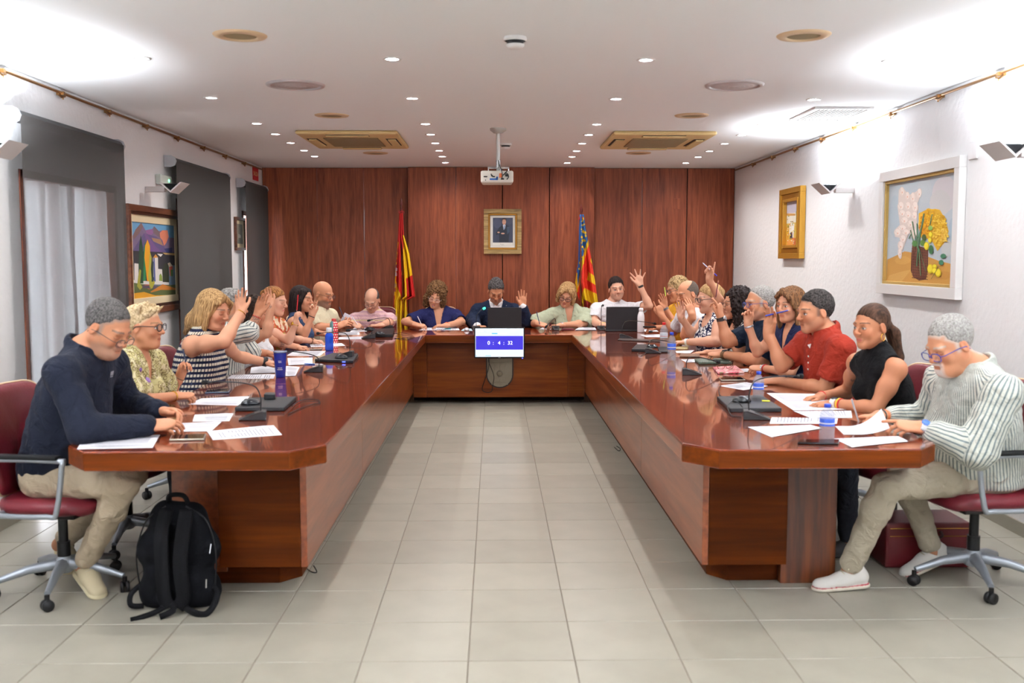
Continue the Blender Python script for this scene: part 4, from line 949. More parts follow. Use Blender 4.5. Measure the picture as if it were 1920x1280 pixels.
def make_glasses(g, fr, parent, org):
    mb = MB(); m = mat('glasses_'+g.get('key', 'black'), g.get('c', S(25, 25, 30)), .3); w_, h_, r_ = g.get('w', .0245), g.get('h', .017), g.get('r', .0016); z0 = g.get('z', -.004); y0 = g.get('y', .104)
    for s in (-1, 1):
        pts = []
        for i in range(20):
            t = 2*PI*i/20; cx, cz = math.cos(t), math.sin(t); e = g.get('e', .65)
            pts.append(fr.p(s*(.0315+w_*math.copysign(abs(cx)**e, cx)), y0-.10*abs(.0315+w_*cx*1.0)*.55, z0+h_*math.copysign(abs(cz)**e, cz))-org)
        mb.tube(pts, r_*fr.s, 6, close=True)
        mb.tube([fr.p(s*.0565, y0-.006, z0+.006)-org, fr.p(s*.070, y0-.014, z0+.007)-org, fr.p(s*.080, .02, z0+.008)-org, fr.p(s*.084, -.012, z0+.004)-org, fr.p(s*.084, -.028, z0-.014)-org], r_*.95*fr.s, 6)
    mb.tube([fr.p(-.008, y0+.001, z0+.004)-org, fr.p(0, y0+.004, z0+.006)-org, fr.p(.008, y0+.001, z0+.004)-org], r_*fr.s, 6)
    o = mb.build('glasses', m, parent); 
    for s in (-1, 1):
        lm = MB(); pts = [fr.p(s*.0315+w_*.95*math.cos(2*PI*i/16), y0-.003-.055*abs(.0315+w_*s*math.cos(2*PI*i/16)*s)*1., z0+h_*.95*math.sin(2*PI*i/16))-org for i in range(16)]
        lm.add(pts, [tuple(range(16))]).build('lens', mat('lens', (1, 1, 1), .03, trans=.0, alpha=.12, spec=.9), o)
def make_hair(hs, fr, parent, org, near):
    """hs: style, mat, t (thickness) ..."""
    t = hs.get('t', .010); st = hs['style']; L = []; mod = None; h = hs.get('h', .0035 if near else .0055)
    f0, z0 = hs.get('front', (.078, .078)); b0, z1 = hs.get('back', (-.085, -.070))
    base = [E(fr, (0, -.015-t*.55, .029+t*.45), (.0745+t*.55, .0965+t*.62, .089+t*.60*hs.get('tz', 1.)), .01)]
    nrmv = nrm(V(0, z1-z0, -(b0-f0))) if True else 0; nd = V(0, (z0-z1), -(f0-b0)); nd = nrm(nd)
    hl = cut(fr.p(0, f0, z0), fr.d(*nd), .018)
    earcut = [E(fr, (sg*.085, -.008, -.010), (.022, .017, .030), .004, 's') for sg in (-1, 1)]
    temple = [E(fr, (sg*.062, .078, .066), (.026, .034, .022)+tuple() if False else V(.026, .034, .022)*hs.get('rec', 1.), .010, 's') for sg in (-1, 1)]+[E(fr, (0, .10, .035), (.055, .030, .040), .010, 's')]
    facecut = [E(fr, (0, .085, -.036), (.060, .055, .104), .015, 's'), C(fr, (0, .10, .02), (0, .10, -.12), .058, .08, .012, 's')]
    if st == 'short':
        L = base+[hl]+temple+earcut
    elif st == 'horseshoe':
        L = base+[hl, E(fr, (0, hs.get('by', .03), .105), (.070, .105, hs.get('bz', .062)), .01, 's')]+earcut
    elif st == 'quiff':
        L = base+[C(fr, (-.030, .038, .088), (.034, .040, .090), .026+t*.6, .024+t*.6, .03), C(fr, (0, -.01, .098), (0, .040, .090), .030+t*.6, .026+t*.6, .03), hl]+temple+earcut
    elif st == 'wispy':    # short blond hair swept forward
        L = base+[hl]
        rnd = random.Random(3)
        for i in range(30):
            x = rnd.uniform(-.066, .066); y = rnd.uniform(-.06, .06); z = .118-.30*x*x*8-.25*max(y, 0)-.5*y*y*4
            L.append(C(fr, (x, y-.01, z-.022), (x*1.15+rnd.uniform(-.012, .012), y+rnd.uniform(.012, .040), z+rnd.uniform(.000, .026)), .015, .0045, .008))
        L += [C(fr, (0, -.06, .05), (0, -.09, -.03), .055, .04, .03)]+earcut
    elif st in ('long', 'bob', 'straight'):
        ln = hs.get('len', -.20); wd = hs.get('wd', .030); bk = hs.get('bk', .062); vo = hs.get('vol', 0)
        L = base+[C(fr, (0, -.050, .03), (0, -.070, -.08), .080+vo, .072+vo, .03, n=(0, 1, 0), q=.85), C(fr, (0, -.075, -.07), (0, -.085, ln), .072+vo, bk, .03, n=(0, 1, 0), q=.55)]
        for sg in (-1, 1):
            L += [C(fr, (sg*.055, .035, .070), (sg*.078, .022, -.02), wd, wd*.75, .02), C(fr, (sg*.078, .018, -.02), (sg*.080, .012, ln*.8), wd*.80, wd*.7, .02), C(fr, (sg*.072, -.03, .0), (sg*.075, -.045, ln*.9), wd, wd*.8, .03)]
        L += facecut[:1]+[E(fr, (0, .098, -.02), (.050, .040, .070), .012, 's')]
        if hs.get('fringe'):
            sd = hs['fringe']; L += [C(fr, (sd*.01, .055, .098), (-sd*.055, .075, .055), .022, .016, .015), C(fr, (-sd*.055, .072, .055), (-sd*.078, .045, -.01), .016, .014, .015), C(fr, (sd*.01, .055, .098), (sd*.058, .068, .06), .02, .014, .015)]
        if hs.get('up'): pass
    elif st == 'curly':
        ln = hs.get('len', -.13); vo = hs.get('vol', .02)
        L = base+[C(fr, (0, -.04, .05), (0, -.065, -.05), .088+vo, .080+vo, .03), C(fr, (0, -.07, -.05), (0, -.07, ln), .078+vo, .06, .03)]
        for sg in (-1, 1): L += [C(fr, (sg*.060, .030, .065), (sg*.085, .020, -.03), .032, .036, .02), C(fr, (sg*.085, .014, -.03), (sg*.088, -.0, ln), .036, .030, .02)]
        L += facecut[:1]+[E(fr, (0, .098, -.02), (.050, .040, .070), .012, 's')]
    elif st == 'ponytail':
        L = base+[E(fr, (0, .075, -.05), (.066, .055, .105), .012, 's'), cut(fr.p(0, .078, .070), fr.d(*nrm(V(0, .62, -.78)))), ]+earcut
        L += [E(fr, (0, -.100, .0), (.028, .028, .03), .02), C(fr, (0, -.115, -.005), (0, -.160, -.060), .026, .036, .02), C(fr, (0, -.160, -.060), (.0, -.185, -.19), .036, .034, .02), C(fr, (.0, -.185, -.19), (.01, -.175, hs.get('len', -.34)), .034, .012, .02)]
    elif st == 'bun':
        L = base+[E(fr, (0, .075, -.05), (.066, .055, .105), .012, 's'), cut(fr.p(0, .078, .070), fr.d(*nrm(V(0, .62, -.78)))), E(fr, (.0, -.115, .05), (.035, .03, .032), .015)]+earcut
    for (p0, p1, r0, r1) in hs.get('tail', []): L.append(C(fr, p0, p1, r0, r1, .03))
    am = hs.get('amp', .0015); fq = hs.get('fq', 1.)
    if hs.get('curl'):
        def mod(f, X, Y, Z):
            a = np.sin(X*230*fq+1.5*np.sin(Z*170*fq))*np.sin(Y*210*fq+1.3*np.sin(X*150))*np.sin(Z*190*fq+1.4*np.sin(Y*160)); b = np.sin(X*120+Z*90)*np.sin(Y*110-Z*70)
            return f+(am*(1.4*a+.7*b)).astype(np.float32)
    else:
        o_, Rr, sc_ = fr.o, fr.R, fr.s
        def mod(f, X, Y, Z):
            x = X-o_[0]; y = Y-o_[1]; z = Z-o_[2]
            lx = x*Rr[0, 0]+y*Rr[1, 0]+z*Rr[2, 0]; ly = x*Rr[0, 1]+y*Rr[1, 1]+z*Rr[2, 1]; lz = x*Rr[0, 2]+y*Rr[1, 2]+z*Rr[2, 2]
            th = np.arctan2(lx, ly+.02)
            return f+(am*(np.sin(th*24+2*np.sin(lz*40))+.6*np.sin(th*41+lz*60))).astype(np.float32)
    v, q = mesh_from(L, h, mod); rawmesh('hair', v, q, hs['m'], org, None, fr.inv(v), parent)
def bracelet(info, side, t, m, r=.004, name='bracelet', rr=1., face=None, strap_w=None):
    S0, Ej, Wj, k_, d = info['A'][side]; s = info['s']; c = Wj+(Ej-Wj)*t; ax = nrm(Wj-Ej); n = d['n']; R = frame(ax, n); rad = (.0265+.012*t)*s*(.6+.4*k_)*rr+.003
    mb = MB(); pts = [c+(R[:, 0]*math.cos(a)*1.02+R[:, 2]*math.sin(a)*.96)*rad-info['org'] for a in [2*PI*i/18 for i in range(18)]]
    if strap_w:
        for q in (-1, -.33, .33, 1): mb.tube([p+ax*strap_w*q*.5 for p in pts], strap_w*.22, 6, close=True)
    else: mb.tube(pts, r, 6, close=True)
    o = mb.build(name, m, info['o'])
    if face:
        Rf = np.array([R[:, 0], R[:, 1], R[:, 2]]).T; MB().lathe([(.0001, .006), (face[0]*.8, .006), (face[0], .003), (face[0], -.004)], 20, c+R[:, 2]*(rad*.98)-info['org'], Rf).build('watch_face', face[1], o)
    return o
def necklace(info): pass
# ================================================================ CHAIRS
def make_chair():
    e = empty('office_chair', (0, 0, 0))
    # local: +Y is forward
    mb = MB(); n = 14
    def seatf(u, v):
        a = 2*PI*u; cx, cy = math.cos(a), math.sin(a); e_ = .55; x = .245*math.copysign(abs(cx)**e_, cx); y = .235*math.copysign(abs(cy)**e_, cy)
        k = [0, .80, .96, 1., .97, .85, 0][int(round(v*6))]; z = [.485, .485, .475, .45, .425, .41, .41][int(round(v*6))]
        return (x*k, y*k+.01, z-(.012 if y*k > .17 else 0))
    mb.grid(seatf, 32, 6); mb.build('seat', M_burg, e)
    def back(y0, sc, name, m, th):
        mb = MB()
        def bf(u, v):
            a = 2*PI*u; cx, cz = math.cos(a), math.sin(a); e_ = .38; w_ = .235-.02*(cz > 0); x = w_*math.copysign(abs(cx)**e_, cx); z = .255*math.copysign(abs(cz)**e_, cz)
            i = int(round(v*6)); k = [0, .85, .97, 1., .97, .85, 0][i]*sc; d = [th, th, th*.75, 0, -th*.75, -th, -th][i]
            zz = .735+z*k; return (x*k, y0-.10*(zz-.48)+d+.05*(x*k/.23)**2, zz)
        mb.grid(bf, 36, 6); return mb.build(name, m, e)
    back(-.215, 1., 'backrest', M_burg, .030)
    mb = MB(); pts = []
    for i in range(36):
        a = 2*PI*i/36; cx, cz = math.cos(a), math.sin(a); w_ = .236-.02*(cz > 0); x = w_*math.copysign(abs(cx)**.38, cx); z = .735+.256*math.copysign(abs(cz)**.38, cz)
        pts.append((x, -.215-.10*(z-.48)+.05*(x/.23)**2, z))
    mb.tube(pts, .005, 6, close=True).build('piping', mat('cream_piping', S(220, 196, 160), .6), e)
    for s in (-1, 1):
        p = [(s*.215, -.15, .425), (s*.275, -.13, .425), (s*.285, .10, .43), (s*.290, .15, .45), (s*.292, .185, .66), (s*.29, .165, .685), (s*.29, -.20, .685), (s*.24, -.245, .67)]
        o = MB().tube(smooth_path(p, 3), .0125, 8).build('armrest', M_alu, e)
        MB().box((s*.29-.024, -.16, .690), (s*.29+.024, .17, .708)).build('arm_pad', M_blackm, o, bev=.006)
    MB().box((-.10, -.14, .365), (.10, .12, .41)).box((-.03, -.19, .375), (.03, -.12, .405)).build('tilt_mechanism', M_black, e, bev=.01)['kind'] = 'stuff'
    MB().box((-.04, -.27, .36), (.04, -.25, .60)).box((-.035, -.27, .355), (.035, -.1, .385)).build('back_support', M_alu, e, bev=.006)['kind'] = 'stuff'
    MB().tube([(0, 0, .20), (0, 0, .38)], .022, 14).tube([(0, 0, .10), (0, 0, .235)], .030, 14).build('gas_lift', M_black, e)
    MB().lathe([(.03, .085), (.05, .10), (.048, .14), (.032, .165)], 20).build('hub', M_alu, e)
    for k in range(5):
        a = 2*PI*k/5+.3; c, s_ = math.cos(a), math.sin(a)
        MB().tube([(c*.03, s_*.03, .13), (c*.16, s_*.16, .118), (c*.30, s_*.30, .080)], [.030, .022, .014], 8).build('base_leg', M_alu, e)
        q = MB(); R = Rz(a+.6); 
        for sg in (-1, 1): q.lathe([(.0001, sg*.012-.008), (.026, sg*.012-.008), (.027, sg*.012), (.026, sg*.012+.008), (.0001, sg*.012+.008)], 16, (c*.305, s_*.305, .027), R@Ry(PI/2))
        q.box((c*.305-.008, s_*.305-.008, .03), (c*.305+.008, s_*.305+.008, .075)); q.build('caster', M_black, e)['kind'] = 'stuff'
    return e
CH0 = make_chair(); chair_n = 0
def chair(x, y, az, label):
    """az: direction the sitter faces (0 = to the camera, 90 = to the right)"""
    global chair_n
    o = CH0 if chair_n == 0 else dup(CH0); chair_n += 1
    o.location = (x, y, 0); o.rotation_euler = (0, 0, math.radians(az)+PI)
    tag(o, label, 'chair', 'burgundy office chairs'); return o
# ================================================================ PEOPLE
h_sg = hairmat(S(58, 56, 56), S(106, 102, 100), 'salt', (150, 150, 100), .8); h_bl = hairmat(S(176, 146, 104), S(226, 204, 166), 'blond', (110, 60, 60)); h_dbl = hairmat(S(128, 92, 58), S(198, 160, 112), 'dark_blond', (120, 120, 8))
h_gw = hairmat(S(104, 100, 98), S(166, 162, 158), 'grey_wavy', (70, 70, 50)); h_dk = hairmat(S(24, 18, 16), S(62, 44, 36), 'dark', (90, 90, 20)); h_au = hairmat(S(104, 64, 34), S(166, 114, 66), 'auburn', (110, 60, 30))
h_bk = hairmat(S(20, 17, 18), S(58, 46, 44), 'black', (130, 130, 8)); h_br = hairmat(S(62, 40, 26), S(136, 100, 66), 'brown_curls', (90, 90, 70)); h_gb = hairmat(S(110, 84, 56), S(186, 158, 114), 'grey_blond', (110, 70, 40))
h_gk = hairmat(S(34, 32, 34), S(104, 100, 100), 'dark_grey', (110, 80, 80), .7); h_wh = hairmat(S(136, 132, 128), S(182, 178, 174), 'white', (150, 110, 110), .8); h_bn = hairmat(S(74, 48, 32), S(140, 100, 68), 'brown', (120, 120, 9))
h_sd = hairmat(S(22, 19, 19), S(74, 68, 66), 'short_dark', (130, 100, 100), .75); h_pt = hairmat(S(34, 22, 18), S(84, 58, 44), 'brunette', (150, 20, 20)); h_hs = hairmat(S(74, 64, 58), S(110, 98, 88), 'shaved', (200, 200, 200))
SK1 = S(192, 132, 99); SK2 = S(198, 142, 112); SK3 = S(182, 124, 92); SKP = S(210, 158, 132); SKT = S(176, 116, 84)
def arm(e, w, d, n, **k): return dict(e=e, w=w, d=V(*d), n=V(*n), **k)
Zv = (0, 0, 1)
# ---- left side (facing right), from the camera backwards
L1 = person('man in navy long-sleeved polo, beige trousers and glasses reading at the near left end', P(203, 613, 4.6), 72, 30, 0, baz=82, s=1.06, b=1.12, skin=SK3, near=1, belly=.5, nb=(-.11, 0, -.118), pel=P(106, 862, 4.68), shz=(0, 0),
    arms=dict(R=arm(P(160, 806, 4.36), P(283, 797, 4.50), (1, .12, .06), (0, -.45, .9), curl=[.35, .45, .5, .55], thumb=.4, spread=.05), L=arm(P(232, 752, 5.0), P(306, 772, 4.80), (1, -.35, .05), (0, .6, .8), curl=[.4, .5, .55, .6], thumb=.5, spread=.03)),
    top=dict(m=cloth('navy_polo', S(21, 25, 38)), sleeve=1.93, neck='polo', off=.013, wr=.0042, hem=.53, flare=.014), bottom=S(176, 160, 138),
    legs=dict(R=dict(k=P(234, 908, 4.50), a=P(163, 1046, 4.66), toe=V(.62, -.7, -.25), up=V(.2, -.2, 1)), L=dict(k=P(250, 890, 4.9), a=P(124, 1008, 5.02), toe=V(.45, -.7, -.45), up=V(.3, -.4, 1))),
    shoes=dict(col=S(196, 182, 150), sole=S(214, 202, 168), lace=S(200, 190, 165)), hair=dict(sc=S(112, 106, 102), style='short', m=h_sg, t=.007, front=(.078, .080), back=(-.085, -.06), amp=.0010, curl=1, fq=1.9), glasses=dict(z=-.016, y=.110), face=dict(beard_col=S(138, 124, 116), beard=0, brow=S(80, 66, 58), bvol=.3, fat=.5))
L2 = person('woman with swept blond hair and dark glasses in cream floral blouse, holding a pen up', P(271, 612, 5.42), 84, 2, 0, baz=80, s=.97, b=1.1, woman=True, skin=SK3, bust=1.05, belly=.5, nb=(-.06, 0, -.15), pel=None, plean=.10,
    arms=dict(R=arm(P(252, 752, 5.25), P(333, 742, 5.52), (1, .1, .05), (0, -.3, 1), curl=.75, thumb=.7), L=arm(P(316, 738, 5.75), P(338, 705, 5.75), (.35, 0, .95), (-.75, .6, .2), curl=.75, thumb=.6)),
    top=dict(m=cloth('floral_cream', S(206, 196, 160), 'floral', S(120, 104, 70), S(150, 150, 84), sc=38), sleeve=.75, neck='v', off=.014, wr=.004, flare=.03), bottom=S(40, 42, 50),
    hair=dict(sc=S(220, 196, 160), style='wispy', m=h_bl, t=.010, front=(.074, .070), back=(-.085, -.05), h=.0045), glasses=dict(r=.0026, h=.019, c=S(24, 26, 38), z=.0), face=dict(eyes='open', brow=S(120, 90, 60), fat=.6), near=0)
L3 = person('woman with long blond hair in navy and white striped knit top, right hand raised', P(402, 581, 6.55), 66, 14, 0, baz=78, s=1.03, b=1.18, woman=True, skin=SK2, bust=1.15, belly=.6, nb=(-.07, 0, -.15), plean=.12,
    arms=dict(R=arm(P(420, 640, 6.28), P(452, 585, 6.42), (-.05, 0, 1), (-.6, .8, 0), curl=[.05, .08, .12, .2], spread=.25, thumb=0, t=1.15), L=arm(P(446, 668, 6.95), P(500, 679, 7.02), (1, -.1, -.05), Zv, curl=.45, thumb=.3)),
    top=dict(m=cloth('striped_knit', S(28, 32, 56), 'hstripe', S(216, 206, 184), sc=.034), sleeve=0, neck='crew', off=.012, armhole=.068), bottom=S(40, 42, 50),
    hair=dict(style='long', m=h_dbl, len=-.18, wd=.024, t=.014, vol=.006, h=.0045, tail=[((.0, -.085, -.03), (.01, -.135, -.11), .060, .055), ((.01, -.135, -.11), (.0, -.19, -.20), .052, .020)], fringe=1), face=dict(fat=.3))
L4 = person('grey-haired man in white pinstriped shirt half hidden behind a raised arm', P(437, 574, 7.35), 80, 5, 0, baz=82, s=1., skin=SK3,
    arms=dict(R=arm(P(468, 622, 7.12), P(484, 588, 7.15), (.25, 0, .95), (-.6, .75, .1), curl=.12, spread=.1, thumb=.2), L=arm(P(470, 660, 7.6), P(500, 662, 7.8), (1, -.1, 0), Zv, curl=.4)),
    top=dict(m=cloth('pinstripe', S(208, 208, 199), 'vstripe', S(96, 104, 108), sc=.022), sleeve=1.25, neck='shirt', off=.016, wr=.004), hair=dict(sc=S(130, 122, 118), style='short', m=h_gw, t=.016, amp=.004, curl=1, front=(.08, .075), back=(-.09, -.08)), face=dict(beard_col=S(150, 136, 128)))
L5 = person('woman with dark wavy hair in white sleeveless top, tattooed hand raised before her face', P(482, 585, 7.95), 82, 8, 0, baz=80, s=.98, b=1.08, woman=True, skin=SK2, bust=1.15, belly=.4,
    arms=dict(R=arm(P(501, 624, 7.72), P(508, 574, 7.72), (-.30, 0, .95), (-.5, .85, 0), curl=.15, spread=.12, thumb=.3, t=1.1), L=arm(P(518, 642, 8.45), P(557, 650, 8.72), (1, -.1, -.04), Zv, curl=.35)),
    top=dict(m=cloth('white_top', S(212, 211, 214)), sleeve=0, neck='scoop', off=.012), hair=dict(style='curly', m=h_dk, len=-.16, vol=.004, amp=.004, curl=1, fq=.7))
L6 = person('auburn-haired woman in pale floral blouse holding up a red pen', P(516, 565, 8.65), 78, 8, 0, baz=80, s=1.0, b=1.02, woman=True, skin=SKP, bust=1.,
    arms=dict(R=arm(P(541, 639, 8.42), P(554, 606, 8.42), (.1, 0, 1), (-.7, -.5, .1), curl=[.55, .8, .9, .95], thumb=.7), L=arm(P(552, 636, 9.0), P(586, 639, 9.25), (1, -.1, -.02), Zv, curl=.3)),
    top=dict(m=cloth('floral_pale', S(226, 206, 176), 'blots', S(190, 90, 60), S(150, 130, 60), sc=24), sleeve=.3, neck='shirt', off=.012), hair=dict(sc=S(120, 80, 50), style='bun', m=h_au, t=.014), face=dict(brow=S(90, 56, 36), lips=S(190, 90, 90)))
L7 = person('woman with long black hair in blue denim dress, hand raised beside her face', P(567, 560, 9.4), 70, 4, 0, baz=80, s=.99, woman=True, skin=SK2, bust=.9,
    arms=dict(R=arm(P(571, 628, 9.18), P(585, 591, 9.2), (.05, 0, 1), (-.5, .8, .1), curl=[.05, .35, .6, .7], spread=.3, thumb=.3), L=arm(P(586, 622, 9.7), P(607, 626, 9.85), (1, -.1, 0), Zv, curl=.4)),
    top=dict(m=cloth('denim', S(58, 76, 108)), sleeve=0, neck='scoop', off=.010), hair=dict(style='straight', m=h_bk, len=-.32, bk=.066, wd=.028, vol=.004))
L8 = person('bald bearded man with glasses in cream polo shirt using a phone', P(606, 551, 10.2), 66, 16, 0, baz=70, s=1.08, b=1.06, skin=SK1,
    arms=dict(R=arm(P(592, 614, 10.0), P(634, 611, 10.2), (1, .1, .45), (-.2, -.7, .7), curl=.35, thumb=.4), L=arm(P(628, 604, 10.7), P(644, 603, 10.6), (.6, -.5, .4), (.3, .6, .6), curl=.5, thumb=.4)),
    top=dict(m=cloth('cream_polo', S(206, 198, 170)), sleeve=.62, neck='polo', off=.013, placket=.14), glasses=dict(r=.0013), face=dict(beard_col=S(92, 80, 74), beard=2, bvol=.8, brow=S(60, 46, 38)))
# ---- far side (facing the camera)
B0 = person('balding man with glasses in pink checked polo writing at the far left corner', P(697, 562, 11.6), -8, 34, -6, baz=-6, s=1.1, skin=SKP, nb=(-.09, .01, -.15), plean=.16,
    arms=dict(R=arm(P(644, 605, 11.62), P(663, 607, 11.25), (.75, -.45, -.25), (-.3, -.3, .9), curl=.55, thumb=.6), L=arm(P(729, 606, 11.55), P(712, 610, 11.25), (-1, -.1, 0), Zv, curl=.3)),
    top=dict(m=cloth('pink_plaid', S(216, 178, 180), 'plaid', S(198, 158, 168), S(218, 198, 158), sc=.045), sleeve=.62, neck='polo', off=.013, placket=.12), glasses=dict(r=.0014, z=-.012, y=.108), hair=dict(sc=S(140, 124, 116), style='horseshoe', m=h_sg, t=.004, bz=.085))
B1 = person('woman with curly brown hair and pale glasses in navy V-neck top, writing', P(817, 555, 11.7), -6, 22, -14, baz=0, s=1.1, b=1.05, woman=True, skin=SK2, bust=1.15, nb=(-.06, -.03, -.15), plean=.10, sw=.20,
    arms=dict(R=arm(P(759, 603, 11.6), P(781, 609, 11.28), (.8, -.2, -.05), (-.1, -.3, .9), curl=.55, thumb=.6, t=1.12), L=arm(P(866, 604, 11.6), P(835, 610, 11.28), (-1, .0, .02), (0, -.1, 1), curl=.25, t=1.12)),
    top=dict(m=cloth('navy_top', S(32, 35, 78)), sleeve=.62, neck='deepv', off=.013, vd=.20, vw=1.15, wr=.003, flare=.02), glasses=dict(key='pale', c=S(206, 190, 180), r=.0015, h=.018), hair=dict(style='curly', m=h_br, len=-.12, vol=.020, amp=.010, curl=1, fq=.55, t=.018), face=dict(lips=S(186, 92, 88), brow=S(70, 46, 32)))
sh = dict(m=cloth('white_shirt', S(216, 215, 218)), sleeve=1.97, neck='shirt', off=.010, vd=.1, name='shirt')
B2 = person('grey-haired man in navy blazer and white shirt, head bowed, left palm raised behind the laptop', P(930, 545, 11.65), 4, 36, 0, baz=0, s=1.12, b=1.0, skin=SK1, nb=(-.10, .0, -.15), plean=.12,
    arms=dict(R=arm(P(886, 600, 11.7), P(895, 612, 11.35), (.8, -.5, 0), Zv, curl=.5), L=arm(P(987, 602, 11.62), P(980, 574, 11.5), (0, 0, 1), (0, 1, .1), curl=.04, spread=.2, thumb=.15, hs=1.05)),
    top=[sh, dict(m=cloth('navy_blazer', S(27, 36, 58)), sleeve=1.86, neck='deepv', vd=.30, vw=1.15, off=.022, wr=.0035, name='jacket', flare=.014, nup=.0)], hair=dict(sc=S(90, 80, 76), style='short', m=h_gk, t=.014, amp=.005, curl=1, fq=.75, front=(.080, .084)), face=dict(brow=S(50, 40, 36), beard_col=S(150, 128, 118), beard=0))
B3 = person('woman with wavy blond bob and dark glasses in sage green top, writing', P(1062, 553, 11.65), -14, 24, -14, baz=-2, s=1.1, b=1.08, woman=True, skin=SK2, bust=1.1, nb=(-.07, -.03, -.15), plean=.12, sw=.20,
    arms=dict(R=arm(P(1000, 606, 11.6), P(1011, 607, 11.25), (.55, -.3, -.1), (-.3, -.3, .9), curl=.55, thumb=.6, t=1.1), L=arm(P(1096, 606, 11.6), P(1050, 610, 11.30), (-1, -.1, 0), Zv, curl=.35, t=1.1)),
    top=dict(m=cloth('sage_top', S(166, 172, 148)), sleeve=.95, neck='v', off=.018, wr=.0045, flare=.035, vd=.15), glasses=dict(r=.0026, c=S(28, 28, 34), h=.017), hair=dict(style='bob', m=h_dbl, len=-.10, t=.018, amp=.003, wd=.032, fringe=-1, vol=.008), face=dict(lips=S(180, 90, 84)))
B4 = person('dark-haired man in white T-shirt with left arm raised high, looking at the camera', P(1156, 541, 11.7), 3, 4, 8, baz=2, s=1.1, b=1.02, skin=SKP, nb=(-.04, .02, -.16),
    arms=dict(R=arm(P(1113, 603, 11.6), P(1133, 610, 11.3), (.9, -.2, 0), Zv, curl=.5), L=arm(P(1217, 573, 11.5), P(1200, 535, 11.5), (-.16, 0, 1), (0, 1, .1), curl=.03, spread=.75, thumb=-.25, hs=1.08)),
    top=dict(m=cloth('white_tee', S(214, 213, 218)), sleeve=.6, neck='crew', off=.013, wr=.0035, flare=.014), hair=dict(sc=S(70, 56, 50), style='short', m=h_bk, t=.014, tz=1.25, amp=.003, curl=1, fq=1.1, front=(.084, .080)), face=dict(eyes='open', brow=S(40, 28, 24), brow_w=.005, beard_col=S(160, 124, 108), beard=0))
# ---- right side (facing left), from the far end towards the camera
R1 = person('woman with short tousled fair hair and mustard cardigan holding a green pen up', P(1269, 543, 10.3), -74, 10, 0, baz=-80, s=1.04, woman=True, skin=SK1, bust=.9,
    arms=dict(L=arm(P(1269, 612, 10.05), P(1247, 577, 10.05), (-.15, 0, 1), (.6, .75, 0), curl=.15, spread=.2, thumb=.3), R=arm(P(1262, 614, 10.5), P(1232, 614, 10.7), (-1, -.1, 0), Zv, curl=.4)),
    top=dict(m=cloth('mustard', S(206, 150, 40)), sleeve=1.3, neck='crew', off=.014), glasses=dict(r=.0022), hair=dict(sc=S(150, 120, 84), style='short', m=h_gb, t=.022, amp=.005, curl=1, front=(.095, .050), back=(-.09, -.07)))
R2 = person('balding man in white T-shirt resting his cheek on his hand', P(1289, 551, 9.55), -68, 14, 0, baz=-80, s=1.08, skin=SK1, plean=.12,
    arms=dict(L=arm(P(1284, 628, 9.35), P(1298, 590, 9.30), (-.3, .25, .95), (.3, -1, .2), curl=.12, spread=.06, thumb=.2), R=arm(P(1262, 622, 9.9), P(1241, 592, 9.9), (-.35, 0, 1), (.4, -.9, 0), curl=[0, .85, .95, .95], thumb=.8)),
    top=dict(m=cloth('white_tee2', S(212, 212, 217)), sleeve=.6, neck='crew', off=.013), hair=dict(sc=S(120, 96, 84), style='horseshoe', m=h_hs, t=.0025, amp=.0004, by=.045, bz=.08), face=dict(brow=S(40, 28, 24), beard_col=S(130, 100, 88), beard=0))
R3 = person('fair-haired woman with black glasses in white and navy patterned sleeveless top, hand raised', P(1329, 560, 8.8), -78, 5, 0, baz=-80, s=1.05, b=1.12, woman=True, skin=SKP, bust=1.2, belly=.5,
    arms=dict(L=arm(P(1344, 640, 8.55), P(1286, 641, 8.85), (-1, .1, 0), Zv, curl=.45, t=1.25), R=arm(P(1301, 631, 8.98), P(1277, 594, 8.9), (-.15, 0, 1), (.45, .85, 0), curl=.12, spread=.15, thumb=.3, t=1.1)),
    top=dict(m=cloth('abstract_navy', S(222, 220, 218), 'abstract', S(30, 34, 66), sc=26), sleeve=0, neck='scoop', off=.012, armhole=.068), glasses=dict(r=.0026, h=.018), hair=dict(sc=S(180, 144, 100), style='bun', m=h_dbl, t=.018, amp=.002), face=dict(lips=S(200, 100, 100)))
R4 = person('woman with curly black hair and thin glasses, right arm stretched high with a blue pen', P(1379, 570, 8.1), -84, 0, 0, baz=-82, s=1.02, woman=True, skin=SK2, bust=1.,
    arms=dict(R=arm(P(1356, 577, 8.25), P(1330, 523, 8.2), (.10, 0, 1), (.5, .6, 0), curl=[0, .55, .8, .9], thumb=.7, spread=.1), L=arm(P(1384, 660, 7.98), P(1324, 661, 8.35), (-1, .0, -.03), Zv, curl=.15)),
    top=dict(m=cloth('dark_patterned', S(206, 200, 192), 'abstract', S(26, 26, 36), sc=24), sleeve=.25, neck='scoop', off=.012), glasses=dict(r=.0013), hair=dict(style='curly', m=h_bk, len=-.22, vol=.010, amp=.010, curl=1, fq=.55))
